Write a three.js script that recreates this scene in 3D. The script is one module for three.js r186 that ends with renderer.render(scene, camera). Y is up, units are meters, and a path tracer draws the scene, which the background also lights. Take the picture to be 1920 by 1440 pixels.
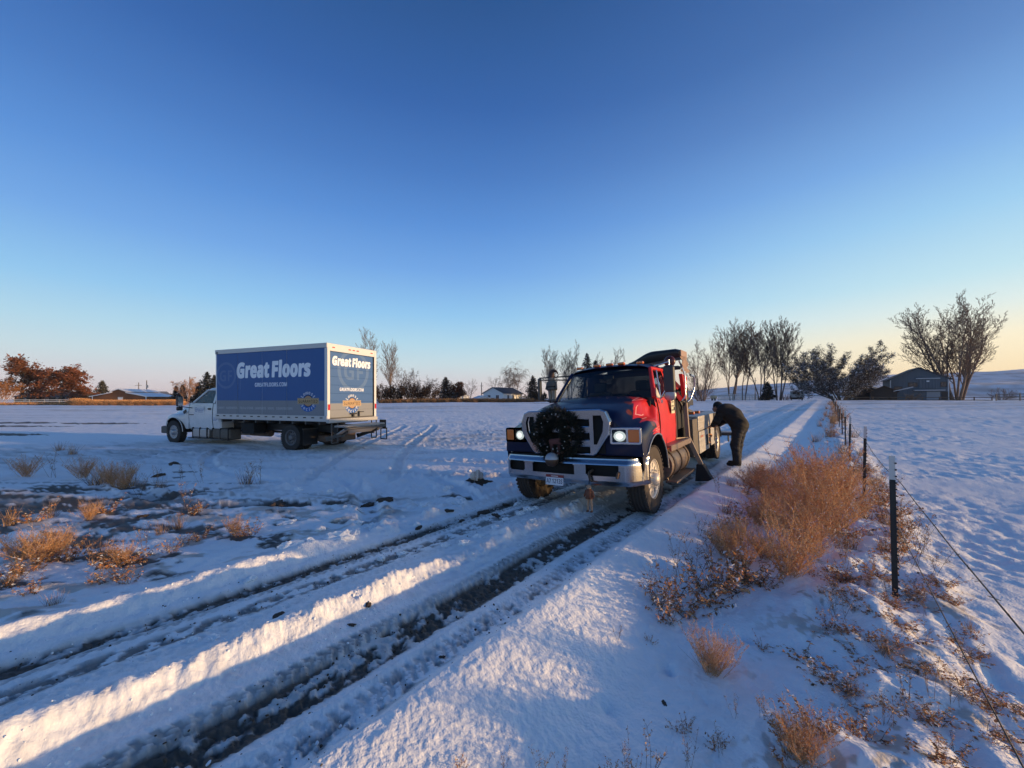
import * as THREE from 'three';
import { mergeGeometries } from 'three/addons/utils/BufferGeometryUtils.js';
import { RoundedBoxGeometry } from 'three/addons/geometries/RoundedBoxGeometry.js';
import { MarchingCubes } from 'three/addons/objects/MarchingCubes.js';

// ------------------------------------------------------------------ camera
const EYE = 1.75, FOCAL = 721;                       // eye height in metres, focal length in pixels of a 1920 x 1440 frame
const scene = new THREE.Scene();
const camera = new THREE.PerspectiveCamera(2 * Math.atan(720 / FOCAL) * 180 / Math.PI, 4 / 3, 0.05, 9000);
camera.position.set(0, EYE, 0);
camera.setViewOffset(1920, 1440, 0, -28, 1920, 1440); // the lens looks a little above the horizon
const renderer = new THREE.WebGLRenderer({ antialias: true });
renderer.setSize(1024, 768);
renderer.toneMapping = THREE.LinearToneMapping;
renderer.toneMappingExposure = 1.15;
renderer.shadowMap.enabled = true;

// ------------------------------------------------------------------ sun and sky
const SUN_AZ = 102 * Math.PI / 180, SUN_EL = 4.6 * Math.PI / 180;   // azimuth clockwise from the camera's forward
const sunDir = new THREE.Vector3(Math.sin(SUN_AZ) * Math.cos(SUN_EL), Math.sin(SUN_EL), -Math.cos(SUN_AZ) * Math.cos(SUN_EL));
const sun = new THREE.DirectionalLight(new THREE.Color().setRGB(1.0, 0.64, 0.29), 5.0);
sun.name = 'sun';
sun.position.copy(sunDir).multiplyScalar(120);
sun.castShadow = true;
sun.shadow.radius = 1.3;
sun.shadow.mapSize.set(4096, 4096);
Object.assign(sun.shadow.camera, { left: -70, right: 70, top: 40, bottom: -40, near: 1, far: 400 });
scene.add(sun, sun.target);

const lin = (c) => c.map((x) => { x /= 255; return x <= 0.04045 ? x / 12.92 : ((x + 0.055) / 1.055) ** 2.4; });
const AWAY = [[0, 214, 203, 211], [2.5, 209, 210, 216], [5, 196, 218, 226], [8, 174, 213, 232], [12, 143, 196, 235], [18, 112, 165, 226], [24, 88, 142, 211], [30, 71, 121, 190], [37, 53, 100, 168], [46, 41, 84, 142], [60, 34, 71, 124], [90, 30, 62, 112]];
const TOWARDS = [[0, 255, 220, 170], [3, 255, 232, 188], [6, 252, 240, 208], [9, 222, 236, 232], [12, 192, 226, 237], [18, 156, 204, 237], [24, 124, 172, 226], [31, 96, 138, 196], [37, 75, 116, 175], [46, 58, 98, 160], [60, 42, 80, 136], [90, 30, 62, 112]];
const stops = (t, e) => {
  let i = 0;
  while (i < t.length - 2 && t[i + 1][0] < e) i++;
  const k = Math.min(1, Math.max(0, (e - t[i][0]) / (t[i + 1][0] - t[i][0])));
  const a = lin(t[i].slice(1)), b = lin(t[i + 1].slice(1));
  return a.map((x, c) => x + (b[c] - x) * k);
};
const sstep = (a, b, x) => { const t = Math.min(1, Math.max(0, (x - a) / (b - a))); return t * t * (3 - 2 * t); };
{
  const W = 720, H = 360, data = new Float32Array(W * H * 4);
  const A = [], S = [];
  for (let r = 0; r < H; r++) { const e = Math.max(0, (r + 0.5) / H * 180 - 90); A.push(stops(AWAY, e)); S.push(stops(TOWARDS, e)); }
  for (let r = 0; r < H; r++) {
    const e = Math.max(0, (r + 0.5) / H * 180 - 90);
    for (let c = 0; c < W; c++) {
      const a = ((c + 0.5) / W - 0.5) * 2 * Math.PI;            // direction x = cos a, z = sin a
      const az = Math.atan2(Math.cos(a), -Math.sin(a));
      let diff = Math.abs(az - SUN_AZ); if (diff > Math.PI) diff = 2 * Math.PI - diff;
      diff *= 180 / Math.PI;
      const w = 1 - sstep(42, 112, diff);
      const glow = 1 + 0.9 * Math.exp(-((diff / 24) ** 2) - ((e / 16) ** 2));
      for (let k = 0; k < 3; k++) data[(r * W + c) * 4 + k] = (A[r][k] + (S[r][k] - A[r][k]) * w) * glow * 0.92;
      data[(r * W + c) * 4 + 3] = 1;
    }
  }
  const sky = new THREE.DataTexture(data, W, H, THREE.RGBAFormat, THREE.FloatType);
  sky.mapping = THREE.EquirectangularReflectionMapping;
  sky.magFilter = sky.minFilter = THREE.LinearFilter;
  sky.wrapS = THREE.RepeatWrapping;
  sky.needsUpdate = true;
  scene.background = sky;
  scene.environment = sky;
}

// ------------------------------------------------------------------ helpers
const V3 = (x, y, z) => new THREE.Vector3(x, y, z);
const lerp = (a, b, t) => a + (b - a) * t;
const clamp = (x, a = 0, b = 1) => Math.min(b, Math.max(a, x));
const rngOf = (seed) => () => { seed = (seed + 0x6d2b79f5) | 0; let t = Math.imul(seed ^ (seed >>> 15), 1 | seed); t = (t + Math.imul(t ^ (t >>> 7), 61 | t)) ^ t; return ((t ^ (t >>> 14)) >>> 0) / 4294967296; };
const PERM = new Uint8Array(512);
{ const r = rngOf(77), p = [...Array(256).keys()]; for (let i = 255; i > 0; i--) { const j = Math.floor(r() * (i + 1)); [p[i], p[j]] = [p[j], p[i]]; } for (let i = 0; i < 512; i++) PERM[i] = p[i & 255]; }
const GX = [], GY = [];
for (let i = 0; i < 16; i++) { GX.push(Math.cos(i * Math.PI / 8)); GY.push(Math.sin(i * Math.PI / 8)); }
function noise(x, y) {                                           // gradient noise, about -1 to 1
  const xi = Math.floor(x), yi = Math.floor(y), fx = x - xi, fy = y - yi, X = xi & 255, Y = yi & 255;
  const u = fx * fx * fx * (fx * (fx * 6 - 15) + 10), w = fy * fy * fy * (fy * (fy * 6 - 15) + 10);
  const a = PERM[PERM[X] + Y] & 15, b = PERM[PERM[X + 1] + Y] & 15, c = PERM[PERM[X] + Y + 1] & 15, d = PERM[PERM[X + 1] + Y + 1] & 15;
  const n0 = GX[a] * fx + GY[a] * fy, n1 = GX[b] * (fx - 1) + GY[b] * fy, n2 = GX[c] * fx + GY[c] * (fy - 1), n3 = GX[d] * (fx - 1) + GY[d] * (fy - 1);
  const l = n0 + (n1 - n0) * u, m = n2 + (n3 - n2) * u;
  return (l + (m - l) * w) * 1.5;
}
const fbm = (x, y, o) => { let s = 0, a = 1, n = 0; for (let i = 0; i < o; i++) { s += a * noise(x + i * 17.3, y - i * 9.1); n += a; a *= 0.5; x *= 2.03; y *= 2.03; } return s / n; };

const used = new Map();
const numbered = (name) => { const n = used.get(name) ?? 0; used.set(name, n + 1); return n ? `${name}_${String(n).padStart(3, '0')}` : name; };
function mesh(name, geo, mat, parent) {
  const m = new THREE.Mesh(geo, mat);
  m.name = parent ? name : numbered(name);
  m.castShadow = m.receiveShadow = true;
  (parent ?? scene).add(m);
  return m;
}
function tag(o, label, category, group) { o.userData.label = label; o.userData.category = category; if (group) o.userData.group = group; return o; }
function structure(o) { o.userData.kind = 'structure'; return o; }
function stuff(o, label, category) { o.userData.kind = 'stuff'; if (label) { o.userData.label = label; o.userData.category = category; } return o; }
function thing(name, label, category, pos = [0, 0, 0], turn = 0, group) {
  const g = new THREE.Group();
  g.name = numbered(name);
  g.position.set(...pos); g.rotation.y = turn;
  scene.add(g);
  return tag(g, label, category, group);
}
const plain = (g) => { for (const k of Object.keys(g.attributes)) if (!['position', 'normal', 'uv'].includes(k)) g.deleteAttribute(k); if (!g.attributes.uv) g.setAttribute('uv', new THREE.BufferAttribute(new Float32Array(g.attributes.position.count * 2), 2)); return g.index ? g.toNonIndexed() : g; };
const merge = (list) => mergeGeometries(list.map(plain));
const box = (w, h, d, x = 0, y = 0, z = 0, rx = 0, ry = 0, rz = 0) => { const g = new THREE.BoxGeometry(w, h, d); g.applyMatrix4(new THREE.Matrix4().makeRotationFromEuler(new THREE.Euler(rx, ry, rz))); return g.translate(x, y, z); };
const rbox = (w, h, d, r, x = 0, y = 0, z = 0, rx = 0, ry = 0, rz = 0, seg = 2) => { const g = new RoundedBoxGeometry(w, h, d, seg, Math.min(r, w / 2.02, h / 2.02, d / 2.02)); g.applyMatrix4(new THREE.Matrix4().makeRotationFromEuler(new THREE.Euler(rx, ry, rz))); return g.translate(x, y, z); };
const UPV = V3(0, 1, 0);
function bar(a, b, r, r2 = r, sides = 8, caps = true) {         // a round bar from a to b
  const A = V3(...a), B = V3(...b), d = B.clone().sub(A), L = d.length();
  const g = new THREE.CylinderGeometry(r2, r, L, sides, 1, !caps);
  g.applyQuaternion(new THREE.Quaternion().setFromUnitVectors(UPV, d.normalize()));
  return g.translate((A.x + B.x) / 2, (A.y + B.y) / 2, (A.z + B.z) / 2);
}
function beam(a, b, w, h) {                                      // a square bar from a to b
  const A = V3(...a), B = V3(...b), d = B.clone().sub(A), g = new THREE.BoxGeometry(w, h, d.length());
  g.applyMatrix4(new THREE.Matrix4().lookAt(B, A, Math.abs(d.y) > 0.95 * d.length() ? V3(0, 0, 1) : UPV));
  return g.translate((A.x + B.x) / 2, (A.y + B.y) / 2, (A.z + B.z) / 2);
}
const pipe = (pts, r, seg = 24, sides = 8, closed = false) => new THREE.TubeGeometry(new THREE.CatmullRomCurve3(pts.map((p) => V3(...p)), closed, 'catmullrom', 0.3), seg, r, sides, closed);
function lathe(pts, seg, axis = 'x') {                            // pts: [radius, along]
  const g = new THREE.LatheGeometry(pts.map(([r, a]) => new THREE.Vector2(r, a)), seg);
  if (axis === 'x') g.rotateZ(-Math.PI / 2);
  if (axis === 'z') g.rotateX(Math.PI / 2);
  return g;
}
const shapeOf = (pts) => { const s = new THREE.Shape(); pts.forEach(([x, y], i) => (i ? s.lineTo(x, y) : s.moveTo(x, y))); s.closePath(); return s; };
function roundRect(x0, y0, x1, y1, r, P = THREE.Shape) {
  const s = new P();
  s.moveTo(x0 + r, y0); s.lineTo(x1 - r, y0); s.quadraticCurveTo(x1, y0, x1, y0 + r); s.lineTo(x1, y1 - r); s.quadraticCurveTo(x1, y1, x1 - r, y1);
  s.lineTo(x0 + r, y1); s.quadraticCurveTo(x0, y1, x0, y1 - r); s.lineTo(x0, y0 + r); s.quadraticCurveTo(x0, y0, x0 + r, y0);
  return s;
}
const extrude = (shape, depth, bevel = 0, curve = 6) => new THREE.ExtrudeGeometry(shape, { depth, bevelEnabled: bevel > 0, bevelSize: bevel, bevelThickness: bevel, bevelSegments: 2, curveSegments: curve });
function loft(rows, uvOf) {                                      // rows of equally many [x, y, z]
  const n = rows[0].length, pos = [], uv = [], idx = [];
  rows.forEach((row, i) => { let s = 0; row.forEach((p, j) => { if (j) s += Math.hypot(p[0] - row[j - 1][0], p[1] - row[j - 1][1], p[2] - row[j - 1][2]); pos.push(...p); uv.push(...(uvOf ? uvOf(p, i, j, s) : [i / (rows.length - 1), s])); }); });
  for (let i = 0; i + 1 < rows.length; i++) for (let j = 0; j + 1 < n; j++) { const a = i * n + j, b = a + 1, c = a + n, d = c + 1; idx.push(a, c, b, b, c, d); }
  const g = new THREE.BufferGeometry();
  g.setAttribute('position', new THREE.Float32BufferAttribute(pos, 3));
  g.setAttribute('uv', new THREE.Float32BufferAttribute(uv, 2));
  g.setIndex(idx); g.computeVertexNormals();
  return g;
}
const polygon = (pts) => { // a flat panel through 3-D points (fan)
  const g = new THREE.BufferGeometry(), pos = [], uv = [];
  for (let i = 1; i + 1 < pts.length; i++) for (const p of [pts[0], pts[i], pts[i + 1]]) { pos.push(...p); uv.push(p[0] + p[2], p[1]); }
  g.setAttribute('position', new THREE.Float32BufferAttribute(pos, 3)); g.setAttribute('uv', new THREE.Float32BufferAttribute(uv, 2)); g.computeVertexNormals();
  return g;
};
const rgb = (r, g, b) => new THREE.Color().setRGB(r, g, b);
const std = (r, g, b, roughness = 0.8, metalness = 0, extra = {}) => new THREE.MeshStandardMaterial({ color: rgb(r, g, b), roughness, metalness, ...extra });
function noiseTexture(size, f, srgb) {                            // f(u, v) -> [r, g, b] 0..1 or a number
  const d = new Uint8Array(size * size * 4);
  for (let y = 0; y < size; y++) for (let x = 0; x < size; x++) { let c = f(x / size, y / size); if (!Array.isArray(c)) c = [c, c, c]; const o = (y * size + x) * 4; for (let k = 0; k < 3; k++) d[o + k] = clamp(c[k]) * 255; d[o + 3] = 255; }
  const t = new THREE.DataTexture(d, size, size);
  t.wrapS = t.wrapT = THREE.RepeatWrapping; t.magFilter = THREE.LinearFilter; t.minFilter = THREE.LinearMipmapLinearFilter; t.generateMipmaps = true;
  if (srgb) t.colorSpace = THREE.SRGBColorSpace;
  t.needsUpdate = true;
  return t;
}
const tileable = (f, u, v, p) => { // blends f at the edges so that it repeats every p
  const x = u * p, y = v * p;
  return lerp(lerp(f(x, y), f(x - p, y), u), lerp(f(x, y - p), f(x - p, y - p), u), v);
};
// ------------------------------------------------------------------ ground
// road axes: u runs along the track (away from the camera to the right), v across it (to the right)
const RS = Math.sin(39.5 * Math.PI / 180), RC = Math.cos(39.5 * Math.PI / 180);
const toUV = (x, d) => [x * RS + d * RC, x * RC - d * RS];
const roadXD = (v, u) => [v * RC + u * RS, -v * RS + u * RC];     // -> [x, depth]
const TABLE = [[-40, 0.02], [-7, 0.02], [-6, 0.02], [-5.4, 0.035], [-5.12, 0.08], [-4.93, 0.13], [-4.86, 0.155], [-4.8, 0.135], [-4.63, 0.025], [-4.55, 0.02], [-4.49, 0.0], [-4.43, -0.03], [-4.22, -0.03], [-4.16, 0.0], [-4.0, 0.02], [-3.9, 0.012], [-3.8, -0.005], [-3.72, 0.025], [-3.5, 0.045], [-3.34, 0.07], [-3.21, 0.14], [-3.15, 0.16], [-3.1, 0.14], [-2.96, 0.025], [-2.9, 0.018], [-2.7, 0.005], [-2.64, -0.003], [-2.6, -0.02], [-2.36, -0.02], [-2.3, -0.006], [-2.245, 0.008], [-2.205, 0.036], [-2.165, 0.012], [-2.1, 0.0], [-1.99, 0.002], [-1.93, 0.03], [-1.85, 0.10], [-1.79, 0.14], [-1.7, 0.135], [-1.05, -0.015], [-0.9, -0.03], [0.05, 0.07], [0.3, 0.1], [0.6, 0.08], [1.0, 0.03], [2, 0.02], [60, 0.02]];
function profile(v) {
  if (v <= TABLE[0][0]) return TABLE[0][1];
  let i = 0, j = TABLE.length - 1;
  if (v >= TABLE[j][0]) return TABLE[j][1];
  while (j - i > 1) { const m = (i + j) >> 1; if (TABLE[m][0] <= v) i = m; else j = m; }
  return lerp(TABLE[i][1], TABLE[j][1], (v - TABLE[i][0]) / (TABLE[j][0] - TABLE[i][0]));
}
function rise(x, d, r) {
  const az = Math.atan2(x, d) * 57.3;
  const amt = az < 0 ? lerp(0.95, 0.25, sstep(-5, -42, az)) : lerp(0.95, 1.42, sstep(0, 40, az));
  return amt * sstep(7, 95, r);
}
const bell = (x, c, w) => Math.exp(-(((x - c) / w) ** 2));
const band = (x, a, b, s) => sstep(a - s, a + s, x) * (1 - sstep(b - s, b + s, x));
// smaller wheel tracks that curve across the field: [centre x, centre depth, radius, from, to, width]
const ARCS = [[-9.5, 3.5, 9.5, 0.15, 0.75], [-9.5, 3.5, 7.7, 0.25, 0.8], [-1.6, 17.5, 9.6, 3.4, 4.4], [-1.6, 17.5, 11.4, 3.5, 4.3]];
const RUNS = [[-16, 12.5, 2, 10.2], [-14, 19.5, 6, 21], [-9, 11.5, 3.5, 16.5], [-20, 24, 10, 30], [-3.5, 8, -6.5, 26]]; // straighter pairs of ruts
const PRINTS = [];
{ const r = rngOf(9); for (let i = 0; i < 46; i++) { const u = 0.6 + r() * 7, v = i % 3 ? -1.6 + r() * 1.2 : -0.6 + r() * 1.9; PRINTS.push([...roadXD(v, u), 0.035 + r() * 0.04, 0.02 + r() * 0.03]); } }
function sample(x, d) {                                          // -> height, dirt 0..1, grey (dirty snow) 0..1, straw 0..1
  const r = Math.hypot(x, d), [u, v0] = toUV(x, d);
  let h = rise(x, d, r), dirt = 0, grey = 0, straw = 0;
  const far = sstep(25, 70, r), near = 1 - far;
  h -= 0.13 * sstep(-2.9, -5.2, v0) * (1 - sstep(30, 90, r));
  const wob = 0.045 * noise(u * 0.55, 3.3) + 0.02 * noise(u * 1.9, 8.1);
  const v = v0 + wob;
  // ---- track profile
  const rough = fbm(u * 2.6, v * 2.6, 3), fine = noise(u * 11, v * 11), crumb = noise(u * 31, v * 31);
  const ridge = (0.96 + 0.22 * noise(u * 0.9, 12.5) + 0.14 * noise(u * 3.3, 2.5)) * lerp(1, 0.38, sstep(1.9, 3.0, u)) * (1 - 0.75 * sstep(8, 30, r));
  let p = profile(v + 0.018 * fine * band(v, -5.1, -2.0, 0.3));
  const onRoad = band(v, -5.2, -1.9, 0.15);
  if (p > 0.012 && onRoad > 0) p = lerp(p, p * ridge, onRoad);
  h += p * lerp(1, 0.35, far);
  const inCrest = bell(v, -3.1, 0.16) + bell(v, -4.78, 0.17);
  const chunk = Math.abs(noise(u * 5.2 + 3, v * 6.5)), chip = Math.abs(noise(u * 15, v * 17));
  h += inCrest * near * (0.03 * rough + 0.03 * (0.3 - chunk) + 0.014 * (0.3 - chip) + 0.006 * crumb);
  // thrown-up lumps where the ridges break
  let lump = Math.max(0, fbm(u * 3.1 + 4, v * 3.4, 2) - 0.18); lump = lump / (1 + 4 * lump) * (1 + 0.5 * fine);
  h += (bell(v, -3.15, 0.24) + bell(v, -4.9, 0.3) + 0.7 * bell(v, -5.6, 0.5)) * sstep(1.7, 3.2, u) * near * lump * 0.42;
  // ---- crust of the road bed
  const bed = band(v, -4.6, -1.9, 0.08) * near;
  h += bed * (0.008 * rough + 0.006 * (0.28 - Math.abs(noise(u * 5, v * 13))) + 0.005 * (0.28 - Math.abs(noise(u * 16, v * 25))) + 0.003 * crumb);
  // tyre marks
  const closeBy = 1 - sstep(6, 9, r);
  if (closeBy > 0) {
    const marks = [[-2.68, 0.07, 0, 0.009, 0.5], [-2.09, 0.08, 2, 0.007, 0.4], [-4.09, 0.06, 1, 0.007, 0.4], [-4.36, 0.07, 4, 0.008, 0.3], [-2.46, 0.09, 3, 0.012, 0], [-3.55, 0.07, 5, 0.006, 0.12]];
    for (const [c, w, ph, amp, mud] of marks) {
      const q = band(v, c - w, c + w, 0.006);
      if (q <= 0) continue;
      const a = Math.abs(v - c) / w, s = Math.sin(u * 76 + a * 2.6 + ph + (v > c ? 1.6 : 0)), block = sstep(-0.25, 0.15, s) * (1 - bell(a, 0.42, 0.09)) * (1 - bell(a, 0, 0.08));
      h += closeBy * q * amp * (block - 0.6);
      dirt = Math.max(dirt, closeBy * q * mud * (1 - block) * sstep(-0.5, 0.1, fbm(u * 1.4, v * 2, 2) + 0.1));
    }
  }
  // ---- dirt in the tracks
  const patch = fbm(u * 1.1, v * 3, 3), speck = fbm(u * 7.5, v * 9, 3);
  const gap = sstep(-0.5, 0.15, patch + 0.25);
  const fade = 1 - 0.8 * sstep(6.5, 16, r);
  dirt = Math.max(dirt, band(v, -2.63, -2.31, 0.035) * sstep(-0.2, 0.02, 0.8 * speck + 0.8 * patch + 0.17 - 0.16 * sstep(1.2, 3.4, u)) * fade);
  dirt = Math.max(dirt, band(v, -4.45, -4.2, 0.03) * sstep(-0.25, 0.05, speck + 0.6 * patch + 0.08) * fade);
  grey = Math.max(grey, band(v, -2.74, -2.3, 0.05) * 0.75 * fade, band(v, -4.5, -4.08, 0.05) * 0.55 * fade);
  dirt = Math.max(dirt, 0.8 * band(v, -3.92, -3.68, 0.05) * sstep(-0.2, 0.05, speck + 0.35 * patch + 0.06) * fade);
  dirt = Math.max(dirt, 0.7 * band(v, -2.14, -1.96, 0.05) * sstep(-0.05, 0.3, speck + 0.3 * patch - 0.08) * fade);
  grey = Math.max(grey, 0.35 * band(v, -4.5, -1.9, 0.1) * sstep(-0.2, 0.5, speck) * near);
  // ---- shoulder and fence line
  const mound = band(v0, -0.35, 1.0, 0.3) * (1 - sstep(22, 50, r));
  if (mound > 0) { h += mound * (lerp(0.13, 0.075, sstep(4, 7, u)) * Math.abs(fbm(u * 1.5, v0 * 2.2, 2)) + 0.045 * noise(u * 2.7, v0 * 3.3) + 0.02 * (0.3 - Math.abs(noise(u * 6, v0 * 7))) + 0.006 * noise(u * 15, v0 * 15)); straw = Math.max(straw, mound * 0.85 * sstep(0.3, 0.42, fbm(u * 2.1 + 9, v0 * 3.2, 3) + 0.5 * fbm(u * 13, v0 * 15, 2))); }
  const shoulder = band(v0, -1.85, -0.3, 0.15) * near;
  h += shoulder * (0.012 * fbm(u * 1.7, v0 * 1.7, 3) + 0.004 * noise(u * 16, v0 * 22) + 0.005 * noise(u * 6, v0 * 9) + 0.003 * noise(u * 33, v0 * 30));
  // ---- right-hand field: wind ripples
  const field = sstep(0.8, 1.3, v0);
  const calm = 0.25 + 0.95 * sstep(-0.35, 0.4, fbm(x * 0.28 + 5, d * 0.42, 2));
  if (field > 0) h += field * (0.035 * fbm(x * 0.55, d * 0.9, 2) + calm * (0.03 * noise(x * 1.9 + 0.5 * d, d * 2.9) + 0.02 * noise(x * 4.4, d * 6.2) + 0.014 * (0.3 - Math.abs(noise(x * 5.5 + 2 * d, d * 9))) + 0.007 * noise(x * 13, d * 17)) * (1 - 0.5 * sstep(12, 50, r)));
  // ---- left-hand field
  const left = 1 - sstep(-5.4, -4.9, v0);
  if (left > 0) {
    h += left * (0.03 * fbm(x * 0.45, d * 0.6, 2) + 0.02 * noise(x * 1.5, d * 2.0) + 0.016 * (0.3 - Math.abs(noise(x * 3.2, d * 4.6))) + 0.008 * noise(x * 7.2, d * 9) + 0.005 * noise(x * 17, d * 17));
    const weedy = left * (1 - sstep(6.6, 8.2, d)) * sstep(-0.8, -3.2, x);
    h += weedy * (0.05 * fbm(x * 1.4, d * 2.2, 3) + 0.03 * Math.max(0, noise(x * 3.1, d * 4.4)));
    const t = fbm(x * 0.8, d * 3.0, 3);
    const grit = fbm(x * 6.5, d * 11, 3);
    dirt = Math.max(dirt, weedy * 0.95 * sstep(0.16, 0.28, t + 0.32 * grit + 0.2 * sstep(-3.5, -6.5, x)));
    straw = Math.max(straw, weedy * 0.8 * sstep(0.12, 0.3, fbm(x * 1.3 + 7, d * 2.6, 3) + 0.4 * grit + 0.1));
    // the dark furrow that runs along the edge of the yard
    const line = 6.75 + 0.18 * noise(x * 0.5, 2) - 0.012 * x;
    const furrow = bell(d, line, 0.13 + 0.24 * sstep(-3.5, -8, x)) * sstep(-2.2, -3.4, x) ;
    dirt = Math.max(dirt, furrow * sstep(-0.16, 0.0, fbm(x * 1.6, d * 5, 3) + 0.4 * grit + 0.2 * sstep(-4, -8, x) - 0.05));
    h -= 0.05 * furrow;
    const streak = sstep(-4.6, -6.5, x) * band(d, 6.3, 8.6, 0.5);
    dirt = Math.max(dirt, streak * sstep(0.12, 0.2, fbm(x * 0.7, d * 4.5, 3) + 0.3 * grit + 0.12 * sstep(-6, -9, x)));
    // loose spots of bare earth
    for (const [cx, cd, a, b] of [[-8.35, 9.8, 0.33, 0.13], [-8.0, 9.2, 0.2, 0.09], [-4.1, 6.9, 0.5, 0.12], [-3.2, 6.95, 0.3, 0.1], [-1.05, 7.2, 0.34, 0.12], [-0.6, 6.6, 0.3, 0.06], [-30, 28, 3.4, 0.7], [-33, 25, 5, 0.5], [-26, 19.5, 2.4, 0.7], [-37, 28, 5, 0.6]]) {
      const q = ((x - cx) / a) ** 2 + ((d - cd) / b) ** 2;
      if (q < 3) dirt = Math.max(dirt, sstep(1.05, 0.75, q + 0.7 * fbm(x * 3, d * 5, 2) + 0.5 * grit));
    }
    // the yard round the box truck: driven-over, dirty snow
    const yard = left * bell(d - 0.35 * x, 18.6, 3.2) * band(x, -20, 2, 3);
    grey = Math.max(grey, yard * 0.75 * sstep(-0.35, 0.3, fbm(x * 0.5, (d + 0.42 * x) * 2.4, 3)));
    dirt = Math.max(dirt, yard * 0.5 * sstep(0.12, 0.4, fbm(x * 0.8, (d + 0.42 * x) * 3.4, 3)));
    if (r < 30) for (const [cx, cd, R, a0, a1] of ARCS) {
      const q = Math.hypot(x - cx, d - cd) - R, a = Math.atan2(d - cd, x - cx), A = a < 0 ? a + 2 * Math.PI : a;
      if (Math.abs(q) < 0.5) { const e = band(A, a0, a1, 0.05); h += e * (-0.045 * band(q, -0.15, 0.15, 0.05) + 0.05 * (bell(q, 0.25, 0.07) + bell(q, -0.25, 0.07)) * (0.6 + 0.8 * fine)); }
    }
    // lumps scattered over the yard edge
    h += left * band(d, 6.9, 9.6, 0.6) * band(x, -6.5, 1, 1) * 0.13 * Math.max(0, noise(x * 2.2, d * 2.6) - 0.25);
    const churn = left * (bell(d, 8.1, 0.28) + bell(d, 9.4, 0.25) + 0.8 * bell(d, 12, 0.6) + 0.7 * bell(d + 0.3 * x, 16.5, 0.8)) * band(x, -8, 2.5, 1);
    h += churn * (0.07 * Math.max(0, noise(x * 3.1, d * 3.6) + 0.05) + 0.035 * Math.abs(noise(x * 8, d * 7)));
    if (r < 34) for (const [x0, d0, x1, d1] of RUNS) {
      const L = Math.hypot(x1 - x0, d1 - d0), t = ((x - x0) * (x1 - x0) + (d - d0) * (d1 - d0)) / (L * L), q = ((x - x0) * (d1 - d0) - (d - d0) * (x1 - x0)) / L + 0.3 * Math.sin(t * 5);
      if (t > 0 && t < 1 && Math.abs(q) < 1.6) for (const o of [-0.95, 0.95]) { const e = q - o; if (Math.abs(e) < 0.5) { const k = sstep(0, 0.08, t) * sstep(1, 0.92, t); h += k * (-0.035 * band(e, -0.16, 0.16, 0.04) + 0.045 * (bell(e, 0.26, 0.07) + bell(e, -0.26, 0.07)) * (0.5 + fine)); grey = Math.max(grey, 0.35 * k * band(e, -0.16, 0.16, 0.05)); } }
    }
  }
  // ---- far fields
  if (far > 0) {
    h += far * (0.10 * fbm(x * 0.06, d * 0.1, 3) + 0.05 * noise(x * 0.25, d * 0.4));
    straw = Math.max(straw, far * 0.6 * sstep(0.08, 0.35, fbm(x * 0.03, d * 0.22, 4)));
    grey = Math.max(grey, far * 0.55 * sstep(0.0, 0.35, fbm(x * 0.02 + 3, d * 0.3, 4)));
    h += far * 0.05 * noise(x * 0.05, d * 0.5);
  }
  if (dirt > 0.02 && r < 16) h += dirt * (0.012 * (0.25 - Math.abs(noise(x * 8, d * 8))) + 0.008 * noise(x * 19, d * 19) + 0.006 * crumb);
  if (r < 9) for (const [cx, cd, a, dep] of PRINTS) { const q = ((x - cx) ** 2 + ((d - cd) * 0.8) ** 2) / (a * a); if (q < 6) h -= dep * Math.exp(-q); }
  return [h, clamp(dirt), clamp(grey), clamp(straw), speck, fine];
}
const groundAt = (x, d) => sample(x, d)[0];
function softGround(x, d) { let s = 0; for (const [a, b] of [[0, 0], [0.1, 0], [-0.1, 0], [0, 0.1], [0, -0.1]]) s += groundAt(x + a, d + b); return s / 5; }
const onGround = (x, d, dy = 0) => [x, groundAt(x, d) + dy, -d];
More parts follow.
